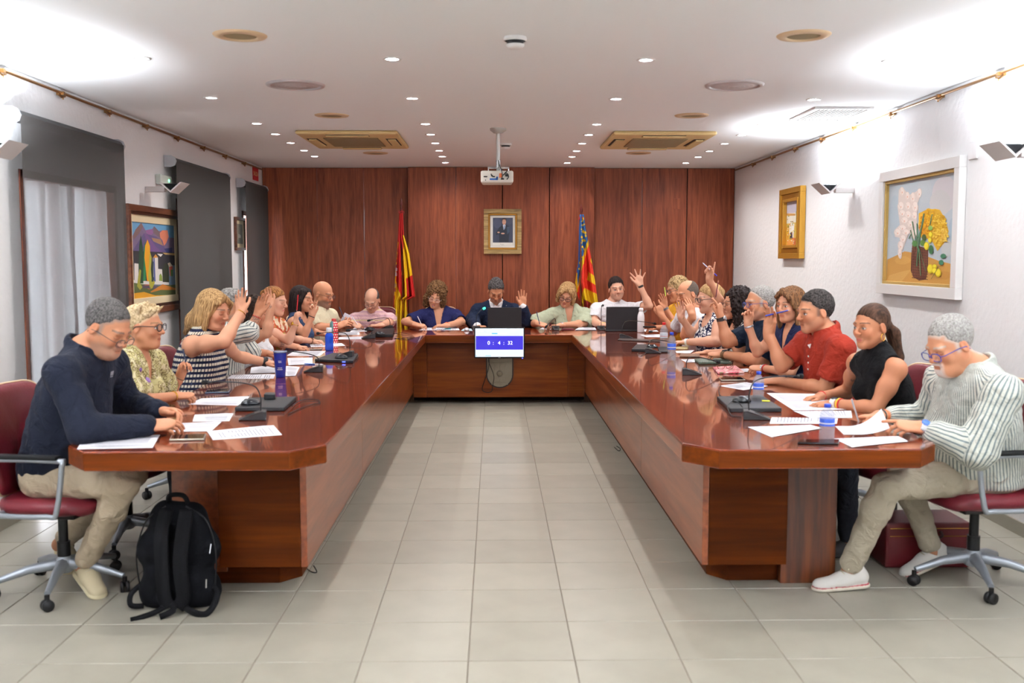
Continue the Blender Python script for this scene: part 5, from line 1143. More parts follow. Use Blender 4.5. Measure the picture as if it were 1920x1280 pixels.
R5 = person('white-haired man with blue glasses in dark navy polo, holding up a maroon pen', P(1424, 568, 7.45), -80, 4, 0, baz=-82, s=1.07, b=1.08, skin=SK1, belly=.5,
    arms=dict(R=arm(P(1364, 641, 7.62), P(1351, 594, 7.62), (-.08, 0, 1), (.7, -.5, 0), curl=[.25, .7, .85, .9], thumb=.6, t=1.1), L=arm(P(1424, 676, 7.32), P(1354, 664, 7.70), (-1, .05, 0), (0, -.3, 1), curl=.8, thumb=.6, t=1.1)),
    top=dict(m=cloth('dark_polo', S(15, 26, 42)), sleeve=.62, neck='polo', off=.013), glasses=dict(key='blue', c=S(44, 60, 140), r=.0018), hair=dict(sc=S(200, 190, 180), style='short', m=h_wh, t=.008, front=(.070, .092), back=(-.085, -.075), amp=.001), face=dict(eyes='open', brow=S(150, 140, 130), beard_col=S(186, 160, 146), beard=0))
R6 = person('woman with shoulder-length brown hair in navy V-neck blouse and white bracelet, hand raised', P(1481, 571, 6.8), -56, 4, 0, baz=-72, s=1.0, b=1., woman=True, skin=SK2, bust=1.,
    arms=dict(R=arm(P(1420, 661, 6.98), P(1403, 608, 6.98), (.0, 0, 1), (.45, .7, .1), curl=[.05, .55, .7, .6], thumb=.5, spread=.35), L=arm(P(1482, 698, 6.6), P(1430, 690, 6.95), (-1, .1, .02), (0, -.4, 1), curl=.8, thumb=.7)),
    top=dict(m=cloth('navy_blouse', S(26, 31, 60)), sleeve=.4, neck='deepv', off=.014, vd=.2, wr=.003, flare=.02), hair=dict(style='bob', m=h_bn, len=-.19, t=.012, wd=.026, fringe=1, amp=.002), face=dict(eyes='open', brow=S(80, 54, 38)))
R7 = person('dark-haired man in rust red polo shirt holding a blue pen in his raised hand', P(1527, 584, 6.1), -76, 6, 0, baz=-78, s=1.07, b=1.08, skin=SK3, belly=.3, nb=(-.07, 0, -.135), plean=.12,
    arms=dict(R=arm(P(1466, 686, 6.22), P(1441, 624, 6.25), (.12, 0, 1), (.55, .75, .1), curl=[.3, .2, .15, .2], thumb=.6, spread=.08), L=arm(P(1546, 728, 5.92), P(1458, 714, 6.32), (-1, .05, .02), (0, -.2, 1), curl=.5, thumb=.4)),
    top=dict(m=cloth('rust_polo', S(138, 42, 28)), sleeve=.68, neck='polo', off=.014, wr=.004, placket=.15, flare=.016), hair=dict(sc=S(84, 70, 64), style='short', m=h_sd, t=.012, tz=1.1, amp=.0022, curl=1, fq=1.3, front=(.082, .078)), face=dict(eyes='open', brow=S(50, 38, 32), beard_col=S(166, 118, 96), beard=0), near=0)
R8 = person('woman with brunette ponytail and gold hoop earring in black sleeveless turtleneck', P(1633, 611, 5.3), -66, 4, 0, baz=-74, s=1.0, b=1.0, woman=True, skin=SKT, bust=.9, near=1, plean=.14, nb=(-.05, 0, -.155),
    arms=dict(L=arm(P(1642, 766, 5.12), P(1562, 756, 5.34), (-1, .1, -.08), (0, -.15, 1), curl=.18, thumb=.3, t=1.12), R=arm(P(1590, 735, 5.75), P(1538, 743, 5.62), (-1, -.25, -.1), (0, .2, 1), curl=.2, thumb=.3, t=1.1)),
    top=dict(m=cloth('black_knit', S(10, 10, 12)), sleeve=0, neck='turtle', off=.010, wr=.0015, armhole=.070), bottom=S(40, 42, 50), hair=dict(sc=S(50, 34, 28), style='ponytail', m=h_pt, t=.006, len=-.36, amp=.0006), face=dict(eyes='open', brow=S(44, 28, 20), brow_w=.0036, lips=S(186, 96, 88)))
R9 = person('white-haired man with blue glasses in striped shirt and white sneakers at the near right end', P(1780, 645, 4.55), -74, 24, 0, baz=-82, s=1.08, b=1.22, skin=SK1, near=1, belly=1.1, nb=(-.12, 0, -.122), pel=P(1838, 872, 4.70),
    arms=dict(L=arm(P(1832, 842, 4.34), P(1727, 801, 4.44), (-1, .12, .10), (0, -.4, .9), curl=[.08, .45, .6, .7], thumb=.5, spread=.1), R=arm(P(1748, 786, 5.0), P(1648, 780, 4.88), (-1, -.2, -.03), (0, .2, 1), curl=[.7, .8, .85, .9], thumb=.8)),
    top=dict(m=cloth('striped_shirt', S(206, 207, 197), 'vstripe', S(104, 116, 118), sc=.0135), sleeve=1.72, neck='shirt', off=.018, wr=.005, hem=.50, flare=.02), bottom=S(166, 156, 138),
    legs=dict(L=dict(k=P(1662, 912, 4.52), a=P(1598, 1056, 4.62), toe=V(-.95, -.12, -.04)), R=dict(k=P(1690, 880, 4.86), a=P(1742, 1016, 4.84), toe=V(-.80, -.1, -.34), up=V(-.3, 0, 1))),
    shoes=dict(col=S(226, 222, 216), sole=S(220, 212, 196), lace=S(235, 232, 226), rim=S(160, 50, 60)), hair=dict(sc=S(200, 188, 178), style='short', m=h_wh, t=.009, front=(.080, .075), back=(-.088, -.080), amp=.0011, curl=1, fq=1.8), glasses=dict(key='blue', z=-.012, y=.108, r=.0022, h=.018, w=.026), face=dict(brow=S(170, 160, 150), beard_col=S(226, 218, 212), beard='goatee', bvol=.6, fat=1.))
# ---- things worn
M_wb = mat('watch_band', S(30, 28, 30), .5); M_ws = mat('white_strap', S(220, 218, 214), .5); M_bl = mat('leather_band', S(110, 76, 46), .6); M_red = mat('red_thread', S(190, 40, 40), .7); M_yel = mat('yellow_band', S(228, 190, 60), .6)
M_blued = mat('blue_dial', S(70, 110, 190), .25); M_dial = mat('dark_dial', S(40, 44, 52), .2); M_silver = mat('silver', S(206, 206, 212), .2, 1.)
bracelet(L2, 'R', .10, M_gold, .0035); bracelet(L2, 'L', .08, M_bl, .0035)
bracelet(L3, 'R', .03, M_gold, .003); bracelet(L3, 'L', .06, M_wb, strap_w=.022, name='watch', face=(.018, M_dial))
bracelet(L4, 'R', .18, M_red, .0025); bracelet(L6, 'R', .06, M_gold, .0035, 'watch', face=(.016, M_gold)); bracelet(L6, 'L', .08, M_bl, .003); bracelet(L6, 'L', .14, M_bl, .003); bracelet(L7, 'R', .06, M_wb, .004, 'hair_tie')
bracelet(B1, 'L', .08, mat('coral_band', S(214, 92, 60), .5), .005); bracelet(B3, 'L', .06, M_silver, strap_w=.016, name='watch', face=(.014, M_silver)); bracelet(B4, 'L', .05, M_wb, strap_w=.018, name='watch', face=(.016, M_dial)); bracelet(B4, 'R', .05, M_yel, .004)
bracelet(R1, 'L', .04, mat('grey_strap', S(110, 118, 128), .5), strap_w=.016, name='watch'); bracelet(R3, 'L', .06, M_ws, strap_w=.02, name='watch', face=(.018, M_dial)); bracelet(R3, 'R', .04, mat('green_thread', S(110, 130, 80), .7), .002)
bracelet(R5, 'R', .08, M_wb, strap_w=.022, name='watch', face=(.02, M_silver)); bracelet(R5, 'L', .08, M_bl, strap_w=.024, name='watch', face=(.021, M_dial)); bracelet(R6, 'R', .06, M_silver, .005); bracelet(R6, 'R', .09, M_silver, .004)
bracelet(R6, 'L', .05, M_silver, strap_w=.014, name='watch'); bracelet(R6, 'L', .12, M_red, .004)
bracelet(R8, 'L', .04, M_ws, strap_w=.022, name='watch', face=(.019, M_dial)); bracelet(R8, 'L', .15, M_yel, .005); bracelet(R8, 'L', .19, M_red, .004); bracelet(R8, 'R', .05, M_red, .004)
bracelet(R9, 'L', .05, M_silver, strap_w=.020, name='watch', face=(.020, M_blued)); bracelet(R9, 'R', .04, M_wb, .006); bracelet(R9, 'R', .09, mat('orange_band', S(214, 100, 40), .5), .005)
def hoop(info, sg, r_, m, t=.0025):
    fr, org = info['fr'], info['org']; c = fr.p(sg*.080, -.004, -.036-r_)
    MB().tube([c+fr.d(.3*math.sin(2*PI*i/20)*sg, .95*math.sin(2*PI*i/20), math.cos(2*PI*i/20))*r_*fr.s-org for i in range(20)], t, 6, close=True).build('earring', m, info['o'])
hoop(R8, -1, .020, M_gold); hoop(R8, 1, .020, M_gold); hoop(L6, 1, .011, M_silver); hoop(R6, -1, .010, M_silver); hoop(L3, 1, .006, M_gold)
# neck pendants
for inf, dz in ((B1, .055), (B3, .065)):
    Nk, R_, F_ = inf['N'], inf['R'], inf['F']; pts = [Nk+R_*math.sin(t)*.062+V(0, 0, .012)-V(0, 0, 1)*(math.cos(t)+.3)*.05*(abs(t) < 1.6)+F_*(.055*math.cos(t)+.045) for t in np.linspace(-1.7, 1.7, 15)]
# chair under every sitter
for inf, lb in ((L1, 'burgundy office chair under the man in the navy polo, near left end'), (L2, 'burgundy office chair under the woman in the cream floral blouse'), (L3, 'burgundy office chair with cream piping behind the woman in the striped top'), (L4, 'burgundy office chair under the man in the pinstriped shirt'),
                (L5, 'burgundy office chair under the woman in the white sleeveless top'), (L6, 'burgundy office chair under the auburn-haired woman with the red pen'), (L7, 'burgundy office chair under the woman in the denim dress'), (L8, 'burgundy office chair under the bald bearded man'),
                (B0, 'burgundy office chair behind the man in the pink checked polo'), (B1, 'burgundy office chair behind the woman in the navy V-neck top'), (B2, 'burgundy office chair behind the man in the blazer'), (B3, 'burgundy office chair behind the woman in the green top'), (B4, 'burgundy office chair behind the man in the white T-shirt with raised arm'),
                (R1, 'burgundy office chair under the woman in the mustard cardigan'), (R2, 'burgundy office chair under the balding man resting his cheek'), (R3, 'burgundy office chair under the woman in the navy patterned top'), (R4, 'burgundy office chair under the woman with curly black hair'), (R5, 'burgundy office chair under the white-haired man in the dark polo'),
                (R6, 'burgundy office chair under the woman in the navy blouse'), (R7, 'burgundy office chair under the man in the rust red polo'), (R8, 'burgundy office chair behind the woman with the ponytail'), (R9, 'burgundy office chair under the man in the striped shirt, near right end')):
    o = inf['org']; F_ = inf['F']; az = math.degrees(math.atan2(F_[0], -F_[1])); chair(o[0]+F_[0]*.02, o[1]+F_[1]*.02, az, lb)

def pick(obj, px, py, tol=3.5):
    """front-most vertex of a mesh near a line of sight, with its normal"""
    me = obj.data; n = len(me.vertices); co = np.empty(n*3, np.float32); me.vertices.foreach_get('co', co); co = co.reshape(-1, 3).astype(float)
    top = obj
    while top.parent: top = top.parent
    w_ = co+np.array(top.location); q = w_-V(0, 0, CH); z = q@_f; u = 960+FPX*(q@_r)/z; v = 640-FPX*(q@_u)/z
    m = np.hypot(u-px, v-py) < tol
    if not m.any(): return None
    i = np.where(m)[0][np.argmin(z[m])]; no = np.empty(n*3, np.float32); me.vertices.foreach_get('normal', no); return co[i], no.reshape(-1, 3)[i].astype(float), w_
def child(info, name): return [c for c in info['o'].children if c.name.startswith(name)][0]
def badge(info, px, py, r, m, on='shirt', petals=5, name='brooch'):
    s_ = child(info, on); k = pick(s_, px, py, 5)
    if k is None: return
    p, n, _ = k; R = frame(np.cross(n, V(0, 0, 1))+1e-3, n); mb = MB()
    for i in range(petals):
        a_ = 2*PI*i/petals; mb.lathe([(.0001, .004), (r*.5, .002), (r*.55, -.002)], 8, p+R@V(r*.5*math.cos(a_), r*.5*math.sin(a_), .003), R)
    o = mb.build(name, m, s_); return o
def tattoo(info, px, py, r):
    k = pick(info['o'], px, py, 5)
    if k is None: return
    p, n, w_ = k; me = info['o'].data; co = w_-np.array(info['o'].location); d_ = np.linalg.norm(co-p, axis=1); at = me.attributes['Col'].data; c4 = np.empty(len(w_)*4, np.float32); at.foreach_get('color', c4); c4 = c4.reshape(-1, 4)
    q = co-p; m = (d_ < r) & (np.sin(q[:, 0]*420+2*np.sin(q[:, 2]*300))+np.sin(q[:, 2]*380+1.5) > -.3); c4[m, :3] = c4[m, :3]*.35+np.array(S(60, 70, 80))*.4; at.foreach_set('color', c4.ravel())
badge(L2, 281, 711, .018, mat('purple_enamel', S(156, 120, 190), .5)); badge(L2, 268, 693, .012, mat('violet_enamel', S(120, 80, 150), .5), petals=4)
badge(B2, 951, 569, .008, M_trimw, 'jacket', 1, 'lapel_pin')
for inf, px_, py_ in ((B1, 812, 579), (B3, 1058, 582)):
    k = pick(inf['o'], px_, py_, 5)
    if k: MB().lathe([(.0001, .004), (.008, .002), (.008, -.002)], 10, k[0], frame(V(1, 0, 0), k[1])).build('pendant', M_silver, inf['o'])
k = pick(child(L1, 'shirt'), 213, 702, 5)
if k:
    R = frame(np.cross(k[1], V(0, 0, 1)), k[1])
    q = MB()
    for i, (x0, x1, z0, z1) in enumerate(((-.020, -.014, -.010, .010), (-.011, -.003, -.010, .010), (.0, .006, -.010, .010), (.009, .019, -.010, .010), (-.020, .019, -.018, -.014))): q.add([k[0]+R@V(z, x, .0025) for x, z in ((x0, z0), (x1, z0), (x1, z1), (x0, z1))], [(0, 1, 2, 3)])
    q.build('chest_mark', mat('pale_print', S(168, 168, 176), .6), child(L1, 'shirt'))['kind'] = 'stuff'
tattoo(L4, 484, 597, .030); tattoo(L5, 508, 578, .016); tattoo(R8, 1600, 718, .018); tattoo(L5, 533, 648, .03)

k = pick(child(R7, 'shirt'), 1513, 646, 6)
if k: R = frame(np.cross(k[1], V(0, 0, 1)), k[1]); MB().prism([(-.016, -.010), (.014, -.014), (.004, .016)], .001, .004, R, k[0]).build('lapel_tag', M_trimw, child(R7, 'shirt'))
# ================================================================ FLAGS
def inpoly(x, y, poly):
    n = len(poly); c = np.zeros(x.shape, bool); j = n-1
    for i in range(n):
        xi, yi = poly[i]; xj, yj = poly[j]
        if yi != yj: c ^= ((yi > y) != (yj > y)) & (x < (xj-xi)*(y-yi)/(yj-yi)+xi)
        j = i
    return c
M_flag = mat('flag_cloth', (1, 0, 0), .65, vcol=True, bump=(60, .1)); M_pole = wood('pole_wood', S(60, 24, 12), S(96, 40, 22), S(130, 60, 34), 'z', 1, .3)
def flag(label, Y, o0, sc, left, right, polys, base, pole, nfold, y0, y1, spots=None):
    def w2(x, y): return o0[0]+x/sc, o0[1]+y/sc
    nu, nv = 90, 220; ys = np.linspace(y0, y1, nv); lx = np.interp(ys, [p[1] for p in left], [p[0] for p in left]); rx = np.interp(ys, [p[1] for p in right], [p[0] for p in right])
    U = np.linspace(0, 1, nu); X = lx[:, None]+(rx-lx)[:, None]*U[None, :]; Yy = np.repeat(ys[:, None], nu, 1)
    col = np.tile(np.array(base), (nv, nu, 1)).astype(float)
    for poly, c in polys: m = inpoly(X, Yy, poly); col[m] = c
    if spots: spots(X, Yy, col)
    pts = np.zeros((nv, nu, 3)); wd = (rx-lx)[:, None]/60
    for i in range(nv):
        for k in range(nu): pass
    PXx, PYy = o0[0]+X/sc, o0[1]+Yy/sc
    d = _f+((PXx-960)/FPX)[..., None]*_r-((PYy-640)/FPX)[..., None]*_u
    dep = Y+.022*wd*np.sin(U*nfold*2*PI+.5*np.sin(Yy/160))+.01*wd*np.sin(U*nfold*4.3*PI+1); pts = V(0, 0, CH)+d*(dep/d[..., 1])[..., None]
    v = pts.reshape(-1, 3); idx = np.arange(nv*nu).reshape(nv, nu); q = np.stack([idx[:-1, :-1], idx[:-1, 1:], idx[1:, 1:], idx[1:, :-1]], -1).reshape(-1, 4)
    px, py = w2(*pole); top = P(px, py, Y+.02)
    e = empty('flag', (top[0], top[1], 0), label=label, cat='flag')
    o = rawmesh('cloth', v, q, M_flag, V(top[0], top[1], 0), col.reshape(-1, 3), parent=e); md = o.modifiers.new('t', 'SOLIDIFY'); md.thickness = .003
    MB().tube([(0, .0, .03), (0, 0, top[2]-.16)], .014, 12).build('pole', M_pole, e)
    MB().lathe([(.012, -.17), (.022, -.16), (.012, -.145), (.018, -.135), (.009, -.12), (.016, -.10), (.020, -.08), (.013, -.04), (.0001, 0)], 14, (0, 0, top[2])).build('finial', mat('finial_red', S(90, 30, 22), .3), e)
    MB().lathe([(.16, 0), (.16, .02), (.05, .04), (.03, .10)], 24).build('base', M_pole, e)
    q_ = MB()
    for i in range(5): a = i*1.3; q_.tube([(0, -.01, top[2]-.17), (.03*math.cos(a), -.025, top[2]-.17+.02*math.sin(a)), (.035*math.cos(a), -.02, top[2]-.19)], .005, 5)
    q_.build('ribbon', mat('ribbon_red', S(170, 30, 36), .6), e)
RED, YEL, FOLD_RED, BLU = S(200, 32, 30), S(238, 196, 22), S(120, 14, 24), S(40, 96, 160)  # dark red paints the shade inside a fold into the cloth
def sp1(X, Y, col):
    for cy, c in ((470, S(190, 60, 40)), (560, S(190, 60, 40)), (640, S(225, 220, 225)), (680, S(225, 220, 225)), (780, S(190, 170, 120)), (520, S(170, 120, 40)), (610, S(120, 50, 80)), (820, S(180, 80, 60))):
        m = (np.abs(Y-cy) < 16) & (X < 206+(700-cy)*.045+4*np.sin(Y*.4)); col[m] = c
flag('red and yellow striped flag with a coat of arms, draped on a pole, left', 12.08, (700, 370), 4.74, [(232, 140), (215, 400), (195, 700), (185, 870), (170, 1040), (163, 1150), (163, 1600)],
     [(262, 140), (272, 340), (318, 500), (347, 690), (372, 880), (301, 912), (301, 1600)], [
     ([(217, 400), (224, 400), (208, 600), (202, 740), (190, 868), (180, 870), (190, 700)], YEL), ([(202, 740), (215, 790), (245, 880), (255, 960), (253, 1700), (190, 1700), (188, 868)], YEL), ([(188, 868), (191, 1700), (160, 1700), (165, 1040)], S(176, 24, 34)),
     ([(244, 500), (252, 500), (262, 960), (268, 1700), (252, 1700), (256, 960)], FOLD_RED), ([(262, 340), (275, 338), (320, 500), (350, 690), (290, 720), (302, 1090), (302, 1700), (268, 1700), (262, 960), (248, 520), (266, 495)], YEL), ([(289, 721), (350, 688), (380, 880), (299, 915)], RED)], RED, (248, 0), 3, 140, 1600, sp1)
def sp2(X, Y, col):
    for (cx, cy, a, b_) in ((122, 165, 9, 22), (115, 185, 10, 6), (118, 225, 12, 10), (135, 215, 6, 6), (125, 290, 16, 16), (110, 265, 6, 8), (145, 300, 12, 12), (112, 345, 8, 12), (125, 375, 14, 16), (145, 380, 9, 10), (110, 400, 6, 10), (150, 330, 8, 12), (105, 470, 6, 18), (118, 440, 10, 8), (130, 460, 6, 14), (100, 530, 6, 14), (115, 545, 8, 6), (92, 600, 6, 16), (84, 660, 5, 10)):
        m = ((X-cx)/a)**2+((Y-cy)/b_)**2+.3*np.sin(X*.5)*np.sin(Y*.4) < 1; col[m & inpoly(X, Y, BLP)] = YEL
BLP = [(80, 110), (135, 110), (160, 300), (172, 370), (130, 500), (105, 620), (80, 760), (68, 870), (60, 690), (76, 600)]
flag('red and yellow barred flag with a blue ornamented band, draped on a pole, right', 12.08, (1070, 380), 5.333, [(90, 118), (84, 250), (76, 600), (60, 690), (46, 800), (70, 930), (84, 970), (100, 1020), (130, 1230), (150, 1500)],
     [(131, 118), (150, 250), (172, 370), (205, 560), (246, 800), (277, 1036), (252, 1140), (175, 1225), (172, 1500)], [
     ([(170, 360), (182, 402), (120, 640), (80, 830), (70, 880), (66, 870), (80, 760), (105, 620), (130, 500)], YEL), (BLP, BLU), ([(200, 555), (206, 560), (216, 620), (196, 590)], YEL), ([(181, 690), (244, 738), (247, 822), (160, 768)], YEL), ([(136, 850), (262, 912), (280, 1040), (104, 946)], YEL),
     ([(104, 946), (280, 1040), (255, 1150), (160, 1600), (100, 1600), (90, 960)], S(190, 140, 20)), ([(135, 968), (205, 1000), (150, 1130), (150, 1300), (128, 1050)], S(140, 16, 26)), ([(100, 950), (130, 965), (120, 1010)], YEL), ([(46, 700), (66, 700), (72, 890), (40, 890)], YEL)], S(226, 52, 34), (106, 10), 2, 118, 1500, sp2)  # darker yellow and red paint shade onto the under fold
# ================================================================ PICTURES
def poly3(mb, pts, m): mb.mi_; 
M_paint = mat('painted_canvas', (1, 1, 1), .55, vcol=True, bump=(120, .2))
class Canvas:
    """flat painted layers on a wall; pts are turned into wall points, each layer 0.4 mm proud of the last"""
    def __init__(s, fn, nrm_): s.fn = fn; s.n = nrm_; s.v = []; s.f = []; s.c = []; s.k = 0
    def poly(s, pts, col):
        s.k += 1; o = len(s.v); s.v += [s.fn(*p)+s.n*(.00004*min(s.k, 60)+.000006*s.k) for p in pts]; s.f.append(tuple(range(o, o+len(pts)))); s.c += [col]*len(pts)
    def ell(s, cx, cy, a, b_, col, n=10, rot=0.): s.poly([(cx+a*math.cos(t)*math.cos(rot)-b_*math.sin(t)*math.sin(rot), cy+b_*math.sin(t)*math.cos(rot)+a*math.cos(t)*math.sin(rot)) for t in [2*PI*i/n for i in range(n)]], col)
    def line(s, a, b_, w, col):
        d = nrm(V(b_[0]-a[0], b_[1]-a[1])); q = V(-d[1], d[0])*w; s.poly([(a[0]+q[0], a[1]+q[1]), (a[0]-q[0], a[1]-q[1]), (b_[0]-q[0], b_[1]-q[1]), (b_[0]+q[0], b_[1]+q[1])], col)
    def build(s, name, parent, org):
        me = bpy.data.meshes.new(name); me.from_pydata([tuple(v-org) for v in s.v], [], s.f); a = me.attributes.new('Col', 'FLOAT_COLOR', 'POINT')
        a.data.foreach_set('color', np.hstack([np.array(s.c), np.ones((len(s.c), 1))]).astype(np.float32).ravel()); me.materials.append(M_paint)
        o = bpy.data.objects.new(name, me); COL.objects.link(o); o.parent = parent; return o
def frame_rect(name, c0, c1, widths, mats, axis, sg, parent, depth=.03):
    """nested mouldings; c0,c1 = (along, z) corners; axis 'x' for side walls, 'y' for the back wall; sg = outward sign"""
    a0, z0 = c0; a1, z1 = c1
    for i, (w_, dep, m, nm) in enumerate(zip(widths, depth, mats, name)):
        mb = MB()
        def bx_(p0, p1, q0, q1):
            if axis == 'x': mb.box((min(0, sg*dep), p0, q0), (max(0, sg*dep), p1, q1))
            else: mb.box((p0, min(0, sg*dep), q0), (p1, max(0, sg*dep), q1))
        bx_(a0, a1, z0, z0+w_); bx_(a0, a1, z1-w_, z1); bx_(a0, a0+w_, z0+w_, z1-w_); bx_(a1-w_, a1, z0+w_, z1-w_)
        mb.build(nm, m, parent, bev=.003); a0 += w_; a1 -= w_; z0 += w_; z1 -= w_
    mb = MB()
    if axis == 'x': mb.box((min(0, sg*.008), a0, z0), (max(0, sg*.008), a1, z1))
    else: mb.box((a0, min(0, sg*.008), z0), (a1, max(0, sg*.008), z1))
    return (a0, z0, a1, z1), mb
# --- flower painting, right wall
XW = XR-.002; FX = XR-.03
ya, yb = PX(1802, 400, FX)[1], PX(1652, 400, FX)[1]; zt_, zb_ = PX(1808, 290, FX)[2], PX(1802, 563, FX)[2]
c = V(XW, (ya+yb)/2, (zt_+zb_)/2); e = empty('painting', c, label='large white-framed painting of lilies and yellow mimosa in a wicker vase with lemons', cat='painting')
hy, hz = (yb-ya)/2, (zt_-zb_)/2
r_, mb = frame_rect(['frame', 'gilt_slip'], (-hy, -hz), (hy, hz), [.075, .022], [M_trimw, mat('gilt', S(200, 166, 96), .4, .5, bump=(160, .6))], 'x', -1, e, [.05, .034])
cv = Canvas(lambda x, y: None, V(-1, 0, 0)); CW = r_
src = [(135, 205), (712, 105), (685, 1140), (95, 1090)]   # canvas corners in the zoomed photograph
def quadmap(src):
    A = []; bb = []
    for (x, y), (u, v) in zip(src, [(0, 1), (1, 1), (1, 0), (0, 0)]):
        A.append([x, y, 1, 0, 0, 0, -u*x, -u*y]); bb.append(u); A.append([0, 0, 0, x, y, 1, -v*x, -v*y]); bb.append(v)
    h = np.linalg.solve(np.array(A, float), np.array(bb, float))
    return lambda x, y: (min(max((h[0]*x+h[1]*y+h[2])/(h[6]*x+h[7]*y+1), 0), 1), min(max((h[3]*x+h[4]*y+h[5])/(h[6]*x+h[7]*y+1), 0), 1))
qm = quadmap(src)
def fn(x, y): u, v = qm(x, y); return V(-.009, CW[2]+(CW[0]-CW[2])*u, CW[1]+(CW[3]-CW[1])*v)
cv.fn = fn; rnd = random.Random(5)
cv.poly([(135, 205), (712, 105), (685, 1140), (95, 1090)], S(186, 196, 204))
for cx_, cy_, a, b_, c_ in ((600, 300, 110, 160, S(206, 200, 204)), (560, 380, 90, 120, S(202, 200, 200)), (180, 500, 50, 200, S(178, 192, 202)), (660, 640, 30, 120, S(170, 190, 202)), (430, 260, 60, 120, S(190, 198, 204)), (620, 800, 50, 80, S(196, 200, 200))): cv.ell(cx_, cy_, a, b_, c_, 16)
cv.poly([(107, 890), (200, 845), (255, 815), (330, 830), (460, 872), (560, 915), (690, 952), (685, 1140), (95, 1092)], S(196, 146, 74))
cv.poly([(230, 1100), (310, 990), (250, 1000), (120, 1040), (98, 1090)], S(206, 160, 90)); cv.ell(600, 1050, 60, 40, S(188, 136, 64)); cv.ell(240, 900, 70, 40, S(204, 156, 84))
cv.poly([(325, 735), (395, 775), (460, 795), (457, 1000), (440, 1085), (380, 1096), (330, 1060), (308, 1000), (314, 850)], S(98, 54, 40))
for i in range(12): cv.line((318, 790+i*25), (456, 812+i*25), 3, S(66, 34, 28)); 
for i in range(9): cv.line((330+i*15, 770+i*4), (326+i*14, 1060), 1.6, S(140, 88, 66))
cv.poly([(215, 250), (260, 250), (300, 300), (330, 290), (400, 245), (405, 290), (370, 380), (370, 500), (355, 700), (320, 690), (300, 640), (270, 720), (215, 885), (205, 800), (225, 690), (175, 680), (180, 610), (220, 570), (205, 430)], S(222, 208, 200))
cv.poly([(380, 470), (440, 440), (520, 430), (560, 440), (600, 520), (635, 640), (600, 740), (540, 820), (500, 740), (450, 700), (400, 690), (380, 600)], S(222, 172, 50))
for cx_, cy_, a, b_ in ((240, 270, 22, 45), (285, 310, 20, 40), (330, 330, 22, 55), (385, 290, 22, 48), (230, 400, 28, 45), (290, 400, 26, 42), (350, 410, 30, 55), (240, 465, 32, 32), (290, 480, 30, 40), (345, 490, 28, 40), (260, 530, 34, 34), (310, 565, 30, 40), (240, 600, 40, 30), (200, 640, 30, 38), (270, 640, 35, 30), (340, 650, 25, 55), (245, 700, 28, 40), (225, 765, 24, 48), (218, 835, 17, 52)):
    cv.ell(cx_, cy_, a, b_, S(224, 208, 200), 10, rnd.uniform(-.2, .2)); cv.ell(cx_+2, cy_-3, a*.8, b_*.8, S(240, 226, 218), 10); cv.line((cx_+2, cy_), (cx_+3, cy_+14), 2.5, S(228, 150, 112)); cv.line((cx_-a*.6, cy_-b_*.5), (cx_-2, cy_+b_*.6), 1.5, S(206, 190, 180))
for cx_, cy_, sx, sy, n, cs in ((440, 570, 55, 110, 130, (S(214, 150, 20), S(236, 176, 30), S(196, 120, 20))), (560, 620, 65, 150, 240, (S(228, 184, 50), S(240, 204, 80), S(214, 160, 40))), (480, 480, 40, 60, 50, (S(236, 186, 40), S(220, 160, 30))), (600, 680, 36, 70, 50, (S(236, 204, 96), S(228, 180, 70)))):
    for i in range(n):
        t, r2 = rnd.uniform(0, 2*PI), math.sqrt(rnd.random()); cv.ell(cx_+sx*r2*math.cos(t), cy_+sy*r2*math.sin(t), 8, 9, rnd.choice(cs), 6)
for a, b_, w_ in (((375, 790), (430, 470), 5), ((375, 790), (370, 560), 5), ((370, 780), (330, 540), 4), ((345, 760), (315, 620), 4), ((380, 780), (365, 960), 5), ((385, 790), (400, 1050), 3), ((390, 800), (445, 1010), 2), ((480, 580), (500, 480), 4), ((378, 700), (430, 520), 4), ((300, 700), (320, 660), 4)): cv.line(a, b_, w_, rnd.choice((S(86, 124, 92), S(104, 140, 100), S(70, 110, 80))))
for cx_, cy_, a, b_, c_ in ((485, 605, 20, 24, S(140, 180, 90)), (350, 745, 24, 30, S(80, 130, 70)), (420, 740, 26, 30, S(96, 130, 60)), (490, 805, 20, 45, S(60, 110, 70)), (595, 868, 26, 24, S(70, 130, 100)), (577, 928, 22, 26, S(60, 120, 90)), (430, 690, 20, 30, S(70, 90, 50))): cv.ell(cx_, cy_, a, b_, c_, 8)
for cx_, cy_, a, b_ in ((452, 770, 22, 38), (487, 666, 18, 28), (480, 718, 16, 24), (483, 985, 26, 45), (522, 962, 20, 20), (520, 1005, 22, 28), (552, 1024, 25, 42)): cv.ell(cx_, cy_, a, b_, S(214, 190, 30), 12); cv.ell(cx_-3, cy_-4, a*.75, b_*.75, S(240, 222, 60), 12)
cv.line((490, 1085), (560, 960), 2.5, S(120, 120, 60)); cv.build('canvas', e, V(0, 0, 0))
